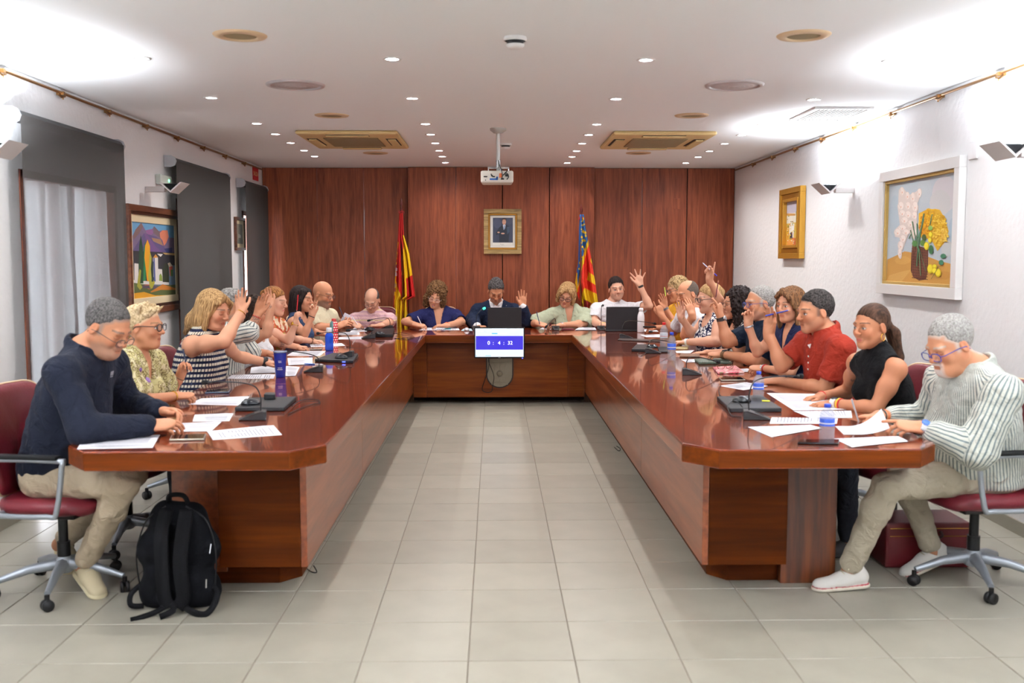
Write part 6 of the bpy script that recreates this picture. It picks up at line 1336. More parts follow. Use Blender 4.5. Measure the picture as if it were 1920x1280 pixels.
# --- gold framed picture, right wall
ya, yb = PX(1505, 400, FX)[1], PX(1465, 400, FX)[1]; zt_, zb_ = PX(1503, 348, FX)[2], PX(1507, 484.7, FX)[2]
c = V(XW, (ya+yb)/2, (zt_+zb_)/2); e = empty('painting', c, label='narrow upright painting of a sunny street in a heavy gold frame', cat='painting'); hy, hz = (yb-ya)/2, (zt_-zb_)/2
M_gilt2 = mat('gold_leaf', S(206, 156, 62), .35, .6, bump=(60, .3)); M_gilt3 = mat('gold_leaf_dark', S(168, 118, 40), .4, .6)
CW, mb = frame_rect(['frame', 'frame_step', 'gilt_slip'], (-hy, -hz), (hy, hz), [.055, .05, .03], [M_gilt2, M_gilt3, M_gilt2], 'x', -1, e, [.055, .04, .05]); qm = quadmap([(245, 375), (320, 360), (327, 700), (245, 705)])
cv = Canvas(lambda x, y: (lambda u: V(-.012, CW[2]+(CW[0]-CW[2])*u[0], CW[1]+(CW[3]-CW[1])*u[1]))(qm(x, y)), V(-1, 0, 0))
cv.poly([(245, 375), (320, 360), (327, 700), (245, 705)], S(214, 178, 84)); cv.poly([(245, 375), (320, 360), (322, 450), (246, 458)], S(196, 192, 206))
for p_, c_ in (([(246, 452), (300, 448), (300, 520), (246, 530)], S(228, 222, 206)), ([(246, 452), (296, 455), (296, 470), (246, 470)], S(204, 150, 80)), ([(298, 440), (322, 430), (326, 600), (305, 560)], S(150, 160, 70)), ([(246, 560), (262, 540), (262, 700), (246, 704)], S(216, 160, 50)), ([(262, 540), (280, 520), (282, 600), (264, 620)], S(230, 226, 216)), ([(280, 530), (292, 530), (290, 640), (280, 640)], S(238, 236, 232)), ([(268, 600), (282, 590), (284, 650), (268, 660)], S(60, 50, 60)), ([(300, 560), (326, 540), (327, 690), (305, 690)], S(196, 170, 40)), ([(285, 640), (315, 650), (320, 700), (262, 704)], S(206, 110, 60)), ([(250, 660), (290, 650), (290, 704), (250, 704)], S(224, 150, 70))): cv.poly(p_, c_)
for i in range(60): cv.ell(rnd.uniform(250, 322), rnd.uniform(470, 695), 3, 5, rnd.choice((S(236, 200, 60), S(120, 140, 60), S(230, 226, 210), S(190, 90, 50), S(214, 160, 50))), 5)
cv.build('canvas', e, V(0, 0, 0))
# --- mountain painting, left wall
XW = XL+.002; FX = XL+.03; yb = PX(338, 400, FX)[1]; ya = yb-1.32; zt_, zb_ = PX(338, 396, FX)[2], PX(339.7, 578.5, FX)[2]
c = V(XW, (ya+yb)/2, (zt_+zb_)/2); e = empty('painting', c, label='brown-framed painting of purple mountains, cypresses and a white village', cat='painting'); hy, hz = (yb-ya)/2, (zt_-zb_)/2
M_fr = wood('frame_wood', S(64, 34, 20), S(96, 54, 34), S(124, 76, 48), 'y', 1, .35)
CW, mb = frame_rect(['frame', 'frame_step', 'mount_board'], (-hy, -hz), (hy, hz), [.05, .025, .06], [M_fr, mat('frame_dark', S(58, 30, 18), .35), mat('cream_board', S(222, 204, 166), .8)], 'x', 1, e, [.045, .032, .018])
o0 = V(240, 380); scz = 5.818
def fn(x, y):
    p = PX(o0[0]+x/scz, o0[1]+y/scz, FX); yy = min(max(p[1]-c[1], CW[0]), CW[2]); zz = min(max(p[2]-c[2], CW[1]), CW[3]); return V(.009, yy, zz)
cv = Canvas(fn, V(1, 0, 0))
cv.poly([(-60, 100), (560, 100), (560, 1150), (-60, 1150)], S(104, 160, 200))
for p_, c_ in (([(-60, 420), (70, 370), (110, 290), (170, 205), (215, 300), (290, 285), (310, 255), (350, 310), (400, 300), (455, 300), (470, 380), (560, 385), (560, 560), (-60, 560)], S(122, 106, 134)), ([(80, 370), (110, 290), (170, 205), (190, 260), (150, 330), (90, 400)], S(128, 100, 96)), ([(215, 300), (290, 285), (300, 330), (250, 380)], S(150, 100, 150)), ([(300, 330), (310, 255), (370, 320), (375, 380)], S(120, 100, 104)), ([(370, 330), (400, 300), (455, 300), (468, 370), (440, 440), (415, 470), (400, 410), (375, 380)], S(220, 130, 100)),
    ([(-60, 520), (90, 500), (200, 330), (330, 370), (400, 420), (440, 545), (-60, 545)], S(98, 84, 128)), ([(200, 330), (230, 340), (330, 480), (400, 540), (260, 540)], S(116, 84, 136)), ([(280, 380), (380, 400), (410, 470), (300, 420)], S(170, 130, 100)), ([(420, 500), (505, 490), (505, 545), (440, 545)], S(52, 56, 110)), ([(-60, 520), (560, 545), (560, 900), (-60, 900)], S(52, 50, 56)), ([(400, 545), (560, 550), (560, 575), (430, 565)], S(206, 170, 110)), ([(340, 555), (405, 560), (380, 590)], S(224, 218, 210)),
    ([(95, 660), (140, 665), (140, 850), (95, 845)], S(226, 220, 214)), ([(20, 700), (80, 690), (80, 860), (20, 860)], S(226, 220, 214)), ([(295, 600), (350, 595), (356, 865), (320, 870), (300, 800)], S(228, 222, 216)), ([(295, 602), (325, 560), (352, 597)], S(206, 140, 60)), ([(350, 720), (395, 725), (402, 865), (350, 865)], S(230, 226, 222)), ([(362, 850), (365, 790), (380, 770), (395, 800), (400, 855)], S(130, 150, 60)), ([(300, 600), (314, 600), (326, 890), (306, 880)], S(76, 90, 150)), ([(465, 690), (560, 680), (560, 910), (470, 890)], S(110, 136, 160)), ([(470, 700), (510, 690), (505, 800), (480, 800)], S(206, 90, 70)), ([(485, 730), (512, 730), (512, 800), (488, 800)], S(90, 130, 60)), ([(455, 660), (480, 650), (510, 690), (470, 700)], S(220, 206, 180)),
    ([(-60, 850), (160, 850), (470, 868), (470, 895), (160, 888), (-60, 880)], S(226, 222, 218)), ([(-60, 880), (200, 890), (330, 905), (560, 890), (560, 1150), (-60, 1150)], S(90, 102, 60)), ([(200, 895), (260, 890), (262, 945), (220, 930)], S(214, 110, 70)), ([(180, 900), (350, 900), (330, 940), (180, 930)], S(92, 80, 96)), ([(265, 972), (400, 888), (560, 930), (560, 950), (380, 950), (280, 978)], S(200, 124, 50)), ([(-60, 1000), (100, 985), (200, 972), (320, 1010), (445, 1062), (300, 1100), (-60, 1150)], S(220, 156, 40)),
    ([(163, 350), (185, 480), (192, 880), (138, 880), (145, 480)], S(40, 76, 52)), ([(212, 420), (226, 600), (216, 850), (190, 850), (195, 500)], S(40, 130, 80)), ([(236, 400), (262, 470), (266, 600), (270, 860), (232, 855), (203, 600), (210, 470)], S(226, 158, 34)), ([(262, 530), (282, 600), (272, 720), (286, 880), (262, 932), (243, 800)], S(176, 170, 70)), ([(430, 650), (465, 700), (471, 862), (408, 866), (398, 720)], S(52, 58, 40)), ([(150, 720), (167, 740), (156, 880), (182, 920), (155, 952), (123, 910), (135, 800)], S(160, 156, 60)), ([(300, 838), (316, 870), (290, 930), (268, 940), (275, 880)], S(176, 170, 60)), ([(285, 640), (300, 640), (300, 860), (280, 860)], S(50, 70, 60))): cv.poly(p_, c_)
cv.build('canvas', e, V(0, 0, 0))
# --- small picture, left wall
ya, yb = PX(443.5, 440, FX)[1], PX(461, 440, FX)[1]; zt_, zb_ = PX(442, 406, FX)[2], PX(442, 469, FX)[2]; c = V(XW, (ya+yb)/2, (zt_+zb_)/2); hy, hz = (yb-ya)/2, (zt_-zb_)/2
e = empty('painting', c, label='small dark-framed drawing of bare trees with pale mount, between the far blinds', cat='painting')
CW, mb = frame_rect(['frame', 'mount_board'], (-hy, -hz), (hy, hz), [.03, .045], [M_fr, MATS['cream_board']], 'x', 1, e, [.03, .014])
cv = Canvas(lambda x, y: V(.009, CW[0]+(CW[2]-CW[0])*x, CW[1]+(CW[3]-CW[1])*y), V(1, 0, 0)); cv.poly([(0, 0), (1, 0), (1, 1), (0, 1)], S(150, 142, 120))
for i in range(9): x = .08+.1*i; cv.poly([(x, .2), (x+.04, .2), (x+.03, .95), (x+.01, .95)], S(70, 64, 58))
cv.poly([(0, 0), (1, 0), (1, .25), (0, .2)], S(110, 110, 96)); cv.poly([(.3, .3), (.7, .3), (.7, .45), (.3, .5)], S(196, 190, 176)); cv.build('canvas', e, V(0, 0, 0))
# --- portrait on the back wall
Yp = YB-.142; p0, p1 = P(907.2, 475.9, Yp), P(977.8, 391.9, Yp); c = (p0+p1)/2; hx, hz = (p1[0]-p0[0])/2, (p1[2]-p0[2])/2
e = empty('portrait', c, label='gold-framed portrait photo of a man in a dark suit with folded arms', cat='picture')
M_og = wood('old_gold', S(96, 74, 40), S(158, 128, 76), S(206, 178, 118), 'x', 2., .35)
CW, mb = frame_rect(['frame', 'frame_step', 'mount_board'], (-hx, -hz), (hx, hz), [.055, .022, .030], [M_og, M_gilt3, mat('white_board', S(226, 224, 216), .7)], 'y', -1, e, [.035, .022, .010])
sc_ = 5.335
def fn(x, y): p = P(880+x/sc_, 250+y/sc_, Yp); return V(min(max(p[0]-c[0], CW[0]), CW[2]), -.011, min(max(p[2]-c[2], CW[1]), CW[3]))
cv = Canvas(fn, V(0, -1, 0)); cv.poly([(200, 800), (480, 800), (480, 1160), (200, 1160)], S(228, 226, 218))
cv.poly([(235, 840), (440, 840), (440, 1092), (235, 1092)], S(62, 68, 88)); cv.ell(280, 900, 40, 50, S(76, 82, 104), 12); cv.ell(400, 880, 35, 30, S(72, 78, 98), 12)
cv.poly([(300, 1092), (298, 1000), (268, 1020), (268, 990), (300, 940), (330, 918), (370, 915), (400, 930), (404, 975), (398, 1010), (392, 1092)], S(34, 42, 56)); cv.poly([(375, 935), (400, 932), (402, 985), (380, 1010)], S(64, 80, 100))
cv.poly([(335, 915), (362, 912), (356, 950), (344, 965)], S(224, 226, 232)); cv.poly([(345, 918), (353, 918), (352, 960), (344, 955)], S(80, 130, 180))
cv.ell(348, 885, 19, 30, S(206, 160, 136), 14); cv.poly([(328, 880), (327, 856), (345, 844), (368, 852), (371, 880), (362, 862), (335, 862)], S(60, 40, 32)); cv.ell(292, 990, 13, 8, S(206, 160, 136), 8); cv.ell(335, 1001, 20, 8, S(206, 160, 136), 8)
cv.poly([(330, 874), (344, 874), (344, 877), (330, 877)], S(70, 50, 40)); cv.poly([(350, 874), (364, 874), (364, 877), (350, 877)], S(70, 50, 40)); cv.poly([(340, 900), (356, 900), (354, 903), (342, 903)], S(160, 90, 80))
for a, b_ in (((310, 1105), (330, 1125)), ((330, 1125), (335, 1110)), ((335, 1110), (350, 1130)), ((345, 1120), (372, 1122)), ((325, 1128), (366, 1132))): cv.line(a, b_, 1.2, S(90, 90, 100))
cv.build('photograph', e, V(0, 0, 0))
# ================================================================ WALL FITTINGS
y0, y1 = PX(473.4, 325, XL)[1], PX(483.5, 325, XL)[1]; z1, z0 = PX(478, 314, XL)[2], PX(478, 338, XL)[2]
e = empty('exit_sign', (XL, (y0+y1)/2, (z0+z1)/2), label='small red exit sign high on the left wall near the wood panelling', cat='sign')
MB().box((0, -(y1-y0)/2, -(z1-z0)/2), (.006, (y1-y0)/2, (z1-z0)/2)).build('plate', mat('sign_red', S(190, 30, 36), .5), e)
textobj('SALIDA', 'lettering', .075, (.0075, 0, 0), mat('sign_yellow', S(236, 206, 150), .5), e, R=(PI/2, 0, PI/2))
y0, y1 = PX(291, 337, XL)[1], PX(312, 337, XL)[1]; z0, z1 = PX(300, 347, XL)[2], PX(300, 328, XL)[2]
e = empty('emergency_light', (XL, (y0+y1)/2, (z0+z1)/2), label='small pale emergency light with a glowing green lamp on the left wall', cat='emergency light')
MB().box((0, -(y1-y0)/2, -(z1-z0)/2), (.05, (y1-y0)/2, (z1-z0)/2)).build('housing', mat('pale_green_white', S(206, 214, 206), .5), e, bev=.008)
MB().lathe([(.0001, .006), (.010, .004), (.012, 0)], 12, (.05, .06, .0), Ry(PI/2)).build('indicator', mat('led_green', S(60, 255, 130), .3, emit=S(60, 255, 130), es=9), e)
y0, y1 = PX(1835, 280, XR)[1], PX(1819, 280, XR)[1]; z0, z1 = PX(1827, 298, XR)[2], PX(1827, 266, XR)[2]
tag(MB().box((XR-.012, y0, z0), (XR, y1, z1)).build('wall_plate', M_wall, bev=.003), 'blank white cover plate on the right wall beside the flower painting', 'wall plate')
# ================================================================ THINGS ON THE TABLE
ZT = TZ+.0008
def TP(px, py, z=ZT): return PZ(px, py, z)
pap_n = 0
def paper(q, label, cat='sheet of paper', lines=7, lift=0., m=None, name='paper', th=.0006, text=True, margin=.1):
    """q: four table points given as photo pixels, order around the sheet"""
    p = [TP(*a, ZT+lift) for a in q]; c = sum(p)/4; L = [a-c for a in p]; mb = MB(); n = V(0, 0, 1)
    area = sum(L[i][0]*L[(i+1) % 4][1]-L[(i+1) % 4][0]*L[i][1] for i in range(4))
    if area < 0: L = L[::-1]
    nn = 6; rw = random.Random(int(c[0]*1000)); ph = rw.uniform(0, 6)
    def f_(u, v, top=1):
        a = L[0]*(1-u)+L[1]*u; b_ = L[3]*(1-u)+L[2]*u; p_ = a*(1-v)+b_*v; return p_+n*(.0012*(1+math.sin(3*u+2*v+ph))*(u*v > 0)*1.0)
    mb.grid(lambda u, v: f_(u, v), nn, nn); mb.grid(lambda u, v: f_(v, u)-n*th, nn, nn)
    o = mb.build(name, m or M_paper, loc=tuple(c)); tag(o, label, cat)
    if text:
        e1 = np.linalg.norm(L[1]-L[0]); e2 = np.linalg.norm(L[3]-L[0]); tb_ = MB(); sw_ = e1 > e2
        rr = random.Random(int(c[1]*997)); K = 16
        for i in range(K):
            if rr.random() < .22: continue
            v0 = margin+(1-2*margin)*i/K; u1 = 1-margin*rr.uniform(1, 3.5)
            def g(a, b_):
                q_ = f_(b_, a) if sw_ else f_(a, b_); return q_+n*.0005
            tb_.add([g(margin, v0), g(u1, v0), g(u1, v0+.018), g(margin, v0+.018)], [(0, 1, 2, 3)])
        t = tb_.build('printed_text', M_ink, o); t['kind'] = 'stuff'
    return o
paper([(144, 842), (158, 822), (300, 815), (286, 839)], 'printed sheet at the outer near corner of the left table arm')
paper([(399, 824.6), (388, 808.5), (513, 797), (529, 815)], 'printed sheet to the right of the silver phone, left table arm')
paper([(323, 809), (339, 793), (415.6, 790), (396, 808)], 'printed sheet just behind the silver phone, below the navy sleeved hands', lift=.0005)
paper([(361, 790), (365, 777), (438, 774.6), (430, 789)], 'printed sheet between the clasped hands and the nearest left microphone')
paper([(353, 757.7), (378, 747), (467.7, 743), (452, 760)], 'printed sheet before the woman in the floral blouse')
paper([(426, 709.5), (436, 703), (516, 701.7), (513, 709.5)], 'printed sheet lying flat to the left of the blue tumbler')
paper([(469, 700), (471, 688.6), (520, 684), (524, 698)], 'curled printed sheet leaning up behind the blue tumbler', lift=.0025)
paper([(532, 705), (530, 686), (562, 688), (554, 704)], 'stack of sheets half hidden behind the blue tumbler', lift=.002)
paper([(539, 671), (541, 684.7), (586, 683), (586, 670)], 'printed sheet beside the blue and white pen', lift=.0005)
paper([(537.5, 666.6), (551.6, 657.8), (611, 657.8), (600, 667)], 'printed sheet before the woman in white, near the blue bottle')
paper([(583, 650.5), (581, 646), (640.6, 643), (647.7, 648)], 'printed sheet lying behind the blue bottle')
paper([(634, 628), (636, 623), (674, 622.5), (674, 627.5)], 'printed sheet right of the dotted bottle, farther one')
paper([(634, 636), (636, 632), (680, 631), (678, 635.5)], 'printed sheet right of the dotted bottle, nearer one')
paper([(656, 622), (664, 614.5), (686, 614.5), (688, 621)], 'printed sheet under the hand of the man in pink', lift=.0004)
paper([(785, 618.8), (796, 614.5), (859.5, 614.5), (862, 618.8)], 'sheaf of papers under the hands of the woman in the navy V-neck top')
paper([(831, 617.3), (836, 615.2), (846, 615.2), (845, 617.3)], 'small teal card on the papers of the woman in navy', 'card', m=mat('teal_card', S(40, 170, 180), .6), text=False, name='card', lift=.003)
paper([(864, 620), (870, 616), (884, 616), (886, 620)], 'light blue mouse mat beside the suited man', 'mouse mat', m=mat('pale_blue', S(176, 206, 216), .6), text=False, name='mouse_mat')
paper([(1010, 617.5), (1017, 614), (1036, 614), (1038, 617.8)], 'sheet the woman in green is writing on')
paper([(1052, 618), (1054, 615.8), (1075, 615.8), (1076, 618)], 'burgundy booklet before the woman in green', 'booklet', m=mat('burgundy_card', S(96, 20, 44), .5), text=False, name='booklet', th=.004, lift=.004)
paper([(1078, 618), (1086, 613.5), (1116, 613.5), (1118, 618)], 'stack of papers between the green blouse and white T-shirt', lift=.006, th=.006)
paper([(1200, 627.5), (1212, 632), (1237, 632), (1237, 626.5)], 'crumpled sheet beside the red-capped water bottle')
paper([(1207, 617), (1209, 621.5), (1235, 621.5), (1226, 616.5)], 'sheet just right of the white metal bottle')
paper([(1266, 658), (1269, 661.5), (1294, 661.8), (1303, 656)], 'sheet to the right of the nearer water bottle with blue cap')
paper([(1276.5, 673.6), (1287, 679), (1303, 679), (1303, 673)], 'sheet sticking out under the green spiral notebook')
paper([(1372, 692), (1376, 697.5), (1411, 696.5), (1402, 690.5)], 'printed sheet right of the pink notebook')
paper([(1348, 723), (1394, 731), (1440, 724), (1400, 716.5)], 'printed sheet behind the small bottle with blue cap, right arm')
paper([(1437.5, 736.5), (1488, 769), (1592, 767.7), (1530, 738)], 'printed sheet under the hands of the woman in black')
paper([(1488, 770.3), (1519.6, 783), (1598, 783), (1596, 769.5)], 'printed sheet behind the nearest water bottle', lift=.0004)
paper([(1446.7, 782), (1443, 794), (1569, 794), (1571, 784)], 'printed sheet left of the nearest water bottle, farther of two')
paper([(1402, 800), (1446.7, 819), (1542, 803), (1520, 796)], 'fanned printed sheets left of the nearest water bottle, nearer of two', lift=.001)
paper([(1564, 822), (1598, 838), (1703, 828), (1684, 817)], 'printed sheet nearest the camera at the right table end')
# the page the striped-shirt man holds up
a_, b_, c_, d_ = TP(1566, 799), TP(1582, 814.6), TP(1668, 814.6), TP(1640, 799); hd = P(1672, 776, 4.60)
def pg(u, v):
    lo_ = b_*(1-u)+c_*u; hi_ = a_*(1-u)+d_*u; p = lo_*(1-v)+hi_*v; k = max(0, u-.35)/.65; p = p+V(.03*k*v, .0, .085*k*k*(.35+.65*v)); return p
c = (a_+c_)/2; mb = MB(); mb.grid(lambda u, v: pg(u, v)-c+V(0, 0, .001), 14, 8); mb.grid(lambda u, v: pg(v, u)-c+V(0, 0, .0004), 14, 8)
o = tag(mb.build('paper', M_paper, loc=tuple(c)), 'curling page being lifted by the man in the striped shirt', 'sheet of paper')
mb = MB()
for i in range(11):
    v0 = .1+.075*i; 
    for k in range(8):
        u0, u1 = .08+.1*k, .18+.1*k
        if (i*7+k*3) % 5 == 0: continue
        mb.add([pg(u0, v0)-c+V(0, 0, .0018), pg(u1, v0)-c+V(0, 0, .0018), pg(u1, v0+.016)-c+V(0, 0, .0018), pg(u0, v0+.016)-c+V(0, 0, .0018)], [(0, 1, 2, 3)])
mb.build('printed_text', M_ink, o)['kind'] = 'stuff'
# ---- microphones: wedge base + gooseneck
M_micb = mat('mic_plastic', S(38, 38, 40), .45); M_foam = mat('mic_foam', S(18, 18, 22), .9, bump=(500, .8))
def mic(base, az, tip, Yt, label, stem=None, s=1., green=False, up=.16, peak=None, z=0.):
    """base px of the stem foot; az = direction the thin end of the wedge points"""
    b0 = TP(*base, ZT+z); e = empty('desk_microphone', b0, label=label, cat='microphone', group='gooseneck desk microphones'); R = Rz(math.radians(az)-PI/2)   # local +y = thin end
    mb = MB(); pr = [(-.028, 0), (.105, 0), (.108, .006), (.03, .034), (-.005, .046), (-.028, .044)]; n = len(pr)
    pts = []
    for w_, k in ((-.042, 1), (.042, 1)):
        pts += [R@V(w_*(1 if p[0] < .05 else .62), p[0], p[1]) for p in pr]
    mb.add(pts, [tuple(range(n))[::-1], tuple(range(n, 2*n))]+[(i, (i+1) % n, n+(i+1) % n, n+i) for i in range(n)])
    o = mb.build('base', M_micb, e, bev=.005)
    MB().add([R@V(x, y, z) for x, y, z in ((-.02, .03, .0352), (.02, .03, .0352), (.016, .075, .0222), (-.016, .075, .0222))], [(0, 1, 2, 3)]).build('button_panel', M_blackm, o)
    T = P(*tip, Yt)-b0; zt2 = max(T[2], 0)+.0; pk = up
    h0 = V(0, 0, .04); d = V(T[0], T[1], 0); L_ = np.linalg.norm(d)
    path = [h0, V(0, 0, .04)+V(0, 0, (pk-.04)*.6)+d*.0, V(0, 0, pk)+d*.12, V(0, 0, pk*.98)*.55+V(0, 0, T[2])*.45+d*.5+V(0, 0, .012), T-(T-(V(0, 0, pk)+d*.3))*.12]
    sp = smooth_path(path, 6); MB().tube(sp, .0036*s, 6).build('gooseneck', M_black, e)
    dr = nrm(sp[-1]-sp[-3]); MB().tube([sp[-1]-dr*.045, sp[-1]-dr*.01], .0065, 10).build('capsule', M_micb, e)
    MB().tube([sp[-1]-dr*.012, sp[-1], sp[-1]+dr*.022, sp[-1]+dr*.030], [.009, .0125, .0125, .006], 12).build('foam_tip', M_foam if not green else mat('mic_green', S(60, 230, 160), .4, emit=S(40, 230, 150), es=2.5), e)
    return e
mic((489, 786), 190, (378, 716), 5.15, 'gooseneck microphone in front of the navy sleeved hands, nearest on the left arm', up=.17)
mic((598, 697), 185, (515, 658), 7.0, 'gooseneck microphone right of the blue tumbler', up=.12)
mic((656, 668), 175, (592, 625), 8.6, 'gooseneck microphone behind the mouse, pointing at the blue bottle', up=.18, z=.022)
mic((697, 634), 200, (650, 619), 10.0, 'gooseneck microphone before the bald bearded man, nearer of the far left pair', up=.09)
mic((731, 617), 200, (689, 601), 11.1, 'gooseneck microphone before the man in pink, at the far left corner', up=.13)
mic((893, 618), -90, (908, 577), 11.35, 'gooseneck microphone with glowing green tip before the suited man', up=.17, green=True)
mic((1042, 618), -90, (1023, 613.5), 11.1, 'gooseneck microphone bent down before the woman in green', up=.13)
mic((1127, 618), -90, (1130, 572), 11.3, 'upright gooseneck microphone left of the right-hand laptop', up=.24)
mic((1167, 634), -5, (1232, 607), 10.6, 'gooseneck microphone reaching right across the white bottle', up=.17)
mic((1216, 662), -8, (1280, 647), 9.0, 'gooseneck microphone left of the clear bottle with blue cap', up=.11)
mic((1287, 702), -8, (1350, 679), 7.1, 'gooseneck microphone lying over the green notebook', up=.12)
mic((1404, 785), -12, (1508, 704), 5.4, 'gooseneck microphone nearest the camera on the right arm', up=.19)
# ---- docks / closed laptops with mice
M_dock = mat('dock_black', S(32, 33, 36), .45, spec=.3)
def slabq(q, h, name, label, cat, m=M_dock, bev=.004, z0=0.):
    p = [TP(*a) for a in q]; c = sum(p)/4; L = [a-c for a in p]
    area = sum(L[i][0]*L[(i+1) % 4][1]-L[(i+1) % 4][0]*L[i][1] for i in range(4))
    if area < 0: L = L[::-1]
    return tag(MB().prism([(a[0], a[1]) for a in L], z0, z0+h).build(name, m, loc=tuple(c), bev=bev), label, cat)
def mouse(px, py, az, label, z=.0, m=None, s=1.):
    c = PZ(px, py, ZT+z+.012); c[2] = ZT+z; fr = Fr(c, Rz(math.radians(az)-PI/2), s)
    v, q = mesh_from([E(fr, (0, 0, .004), (.030, .052, .030), .01), cut(fr.p(0, 0, 0), V(0, 0, -1), .003)], .004)
    o = rawmesh('computer_mouse', v, q, m or mat('mouse_black', S(26, 28, 34), .2), c); o.location = c; tag(o, label, 'mouse'); MB().tube([fr.R@V(0, .02, .031)*s, fr.R@V(0, .034, .0265)*s], .004, 8).build('wheel', M_micb, o); return o
def cord(pts, label, r=.0028): return tag(MB().tube(smooth_path(pts, 5), r, 6).build('cable', M_black), label, 'cable')
slabq([(440, 771), (467, 752), (556, 750), (533, 771)], .022, 'laptop', 'closed black laptop beneath the nearest left microphone', 'laptop'); mouse(470, 754, 200, 'black mouse on the closed laptop, left arm near end', .023)
slabq([(495, 756), (498, 752), (517, 752), (516, 756)], .03, 'power_adapter', 'small black adapter on the near left laptop', 'adapter', z0=.022)
cord([TP(548, 764)+V(0, 0, .01), TP(565, 752)+V(0, 0, .006), TP(592, 750)+V(0, 0, .004), TP(600, 756)+V(0, 0, .004), TP(585, 759)+V(0, 0, .004), TP(560, 768)+V(0, 0, .004), TP(540, 778)+V(0, 0, .004)], 'black cable looping right of the near left laptop')
slabq([(590, 678), (624, 666), (671, 668), (662, 681)], .022, 'laptop', 'closed black laptop with blue light, middle of the left arm', 'laptop')
e_ = P(646, 677.5, 7.8); mouse(640, 669, 190, 'black mouse on the closed laptop with the blue light', .023)
p_ = TP(645, 680.5); tag(MB().box((-.012, -.003, 0), (.012, .003, .006)).build('status_light', MATS['led_blue'], loc=tuple(p_+V(0, -.012, .008))), 'small blue status light on the front of the middle left laptop', 'light')
cord([TP(668, 676)+V(0, 0, .01), TP(672, 669)+V(0, 0, .012), TP(668, 663)+V(0, 0, .006), TP(662, 662)], 'thin cable curling off the middle left laptop')
slabq([(690, 632), (704, 621), (740, 620), (736, 632)], .03, 'laptop', 'closed black laptop at the far left table corner', 'laptop')
mouse(712, 625, 180, 'black mouse on the far left corner laptop', .03); mouse(694, 618, 160, 'black round headset speaker at the far left corner', .0, s=1.3)
cord([TP(735, 629)+V(0, 0, .01), TP(752, 626)+V(0, 0, .012), TP(770, 629)+V(0, 0, .006), TP(776, 633)+V(0, 0, .004), TP(760, 637)+V(0, 0, .004), TP(738, 633)+V(0, 0, .004)], 'outer loop of black cable right of the far left laptop', .0024)
cord([TP(735, 627)+V(0, 0, .014), TP(760, 630)+V(0, 0, .008), TP(771, 633)+V(0, 0, .004), TP(752, 634)+V(0, 0, .004), TP(736, 635)+V(0, 0, .004)], 'inner loop of black cable right of the far left laptop', .0024)
mouse(875, 617.5, 90, 'silver mouse on the light blue mat beside the suited man', .002, mat('mouse_silver', S(190, 190, 196), .3))
slabq([(1184, 659), (1193, 650), (1222, 650), (1222, 660)], .024, 'power_adapter', 'black adapter block behind the right arm microphone', 'adapter'); mouse(1223, 650, 0, 'glossy black mouse behind the clear bottle, right arm', .018)
slabq([(1236, 661), (1233, 652), (1252, 652), (1256, 661)], .012, 'phone_dock', 'flat black device left of the nearer clear bottle', 'device')
cord([TP(1222, 655)+V(0, 0, .01), TP(1210, 664)+V(0, 0, .006), TP(1200, 667), TP(1196, 662), TP(1206, 657)], 'tangled black cable round the right arm adapter')
slabq([(1344, 750), (1368, 773), (1466, 772), (1428, 747)], .022, 'laptop', 'closed black laptop beside the nearest right microphone', 'laptop'); mouse(1391, 749, 0, 'glossy black mouse on the near right laptop', .023)
cord([TP(1380, 752)+V(0, 0, .02), TP(1360, 750)+V(0, 0, .02), TP(1350, 742)+V(0, 0, .004), TP(1348, 730), TP(1352, 722)], 'thin black cable behind the near right laptop')
cord([TP(1400, 778)+V(0, 0, .01), TP(1385, 765)+V(0, 0, .03), TP(1370, 763)+V(0, 0, .03), TP(1364, 770)+V(0, 0, .02), TP(1372, 780)+V(0, 0, .004), TP(1390, 782)+V(0, 0, .004)], 'black cable looping over the near right laptop edge')
slabq([(1158, 638.5), (1161, 636), (1240, 638), (1240, 641.5)], .012, 'tablet', 'thin dark tablet edge-on behind the red-capped bottle', 'tablet', mat('tablet_dark', S(70, 62, 60), .3))
tag(MB().lathe([(.0001, .012), (.02, .010), (.024, 0)], 16, TP(1220, 622)).build('coaster', M_blackm), 'small dark round gadget beside the right arm microphone', 'gadget')
# ---- open laptops seen from behind
def laptop(x0, x1, y0, y1, Y, label):
    a = P(x0, y1, Y); b_ = P(x1, y0, Y-.0); w_ = (b_[0]-a[0]); h = b_[2]-ZT; c = V((a[0]+b_[0])/2, Y, ZT)
    e = empty('laptop', c, label=label, cat='laptop'); m_ = mat('laptop_black', S(30, 30, 33), .45)
    MB().box((-w_/2, 0, 0), (w_/2, .24, .018)).build('keyboard_deck', m_, e, bev=.004)
    R = Rx(math.radians(7)); o = MB().box((-w_/2, -.008, .0), (w_/2, .0, h), R, V(0, .012, .012)).build('lid', m_, e, bev=.004)
    textobj('acer', 'logo', .034, (0, -.0015+.0, h*.47), mat('logo_grey', S(120, 108, 100), .3, .5), o, R=(PI/2+math.radians(7)*-1, 0, 0))
    return e
laptop(914.4, 977.7, 577.6, 614, 11.05, 'open black laptop seen from behind, before the suited man')
laptop(1136, 1199, 576.3, 618, 10.95, 'open black laptop seen from behind, before the man in the white T-shirt')
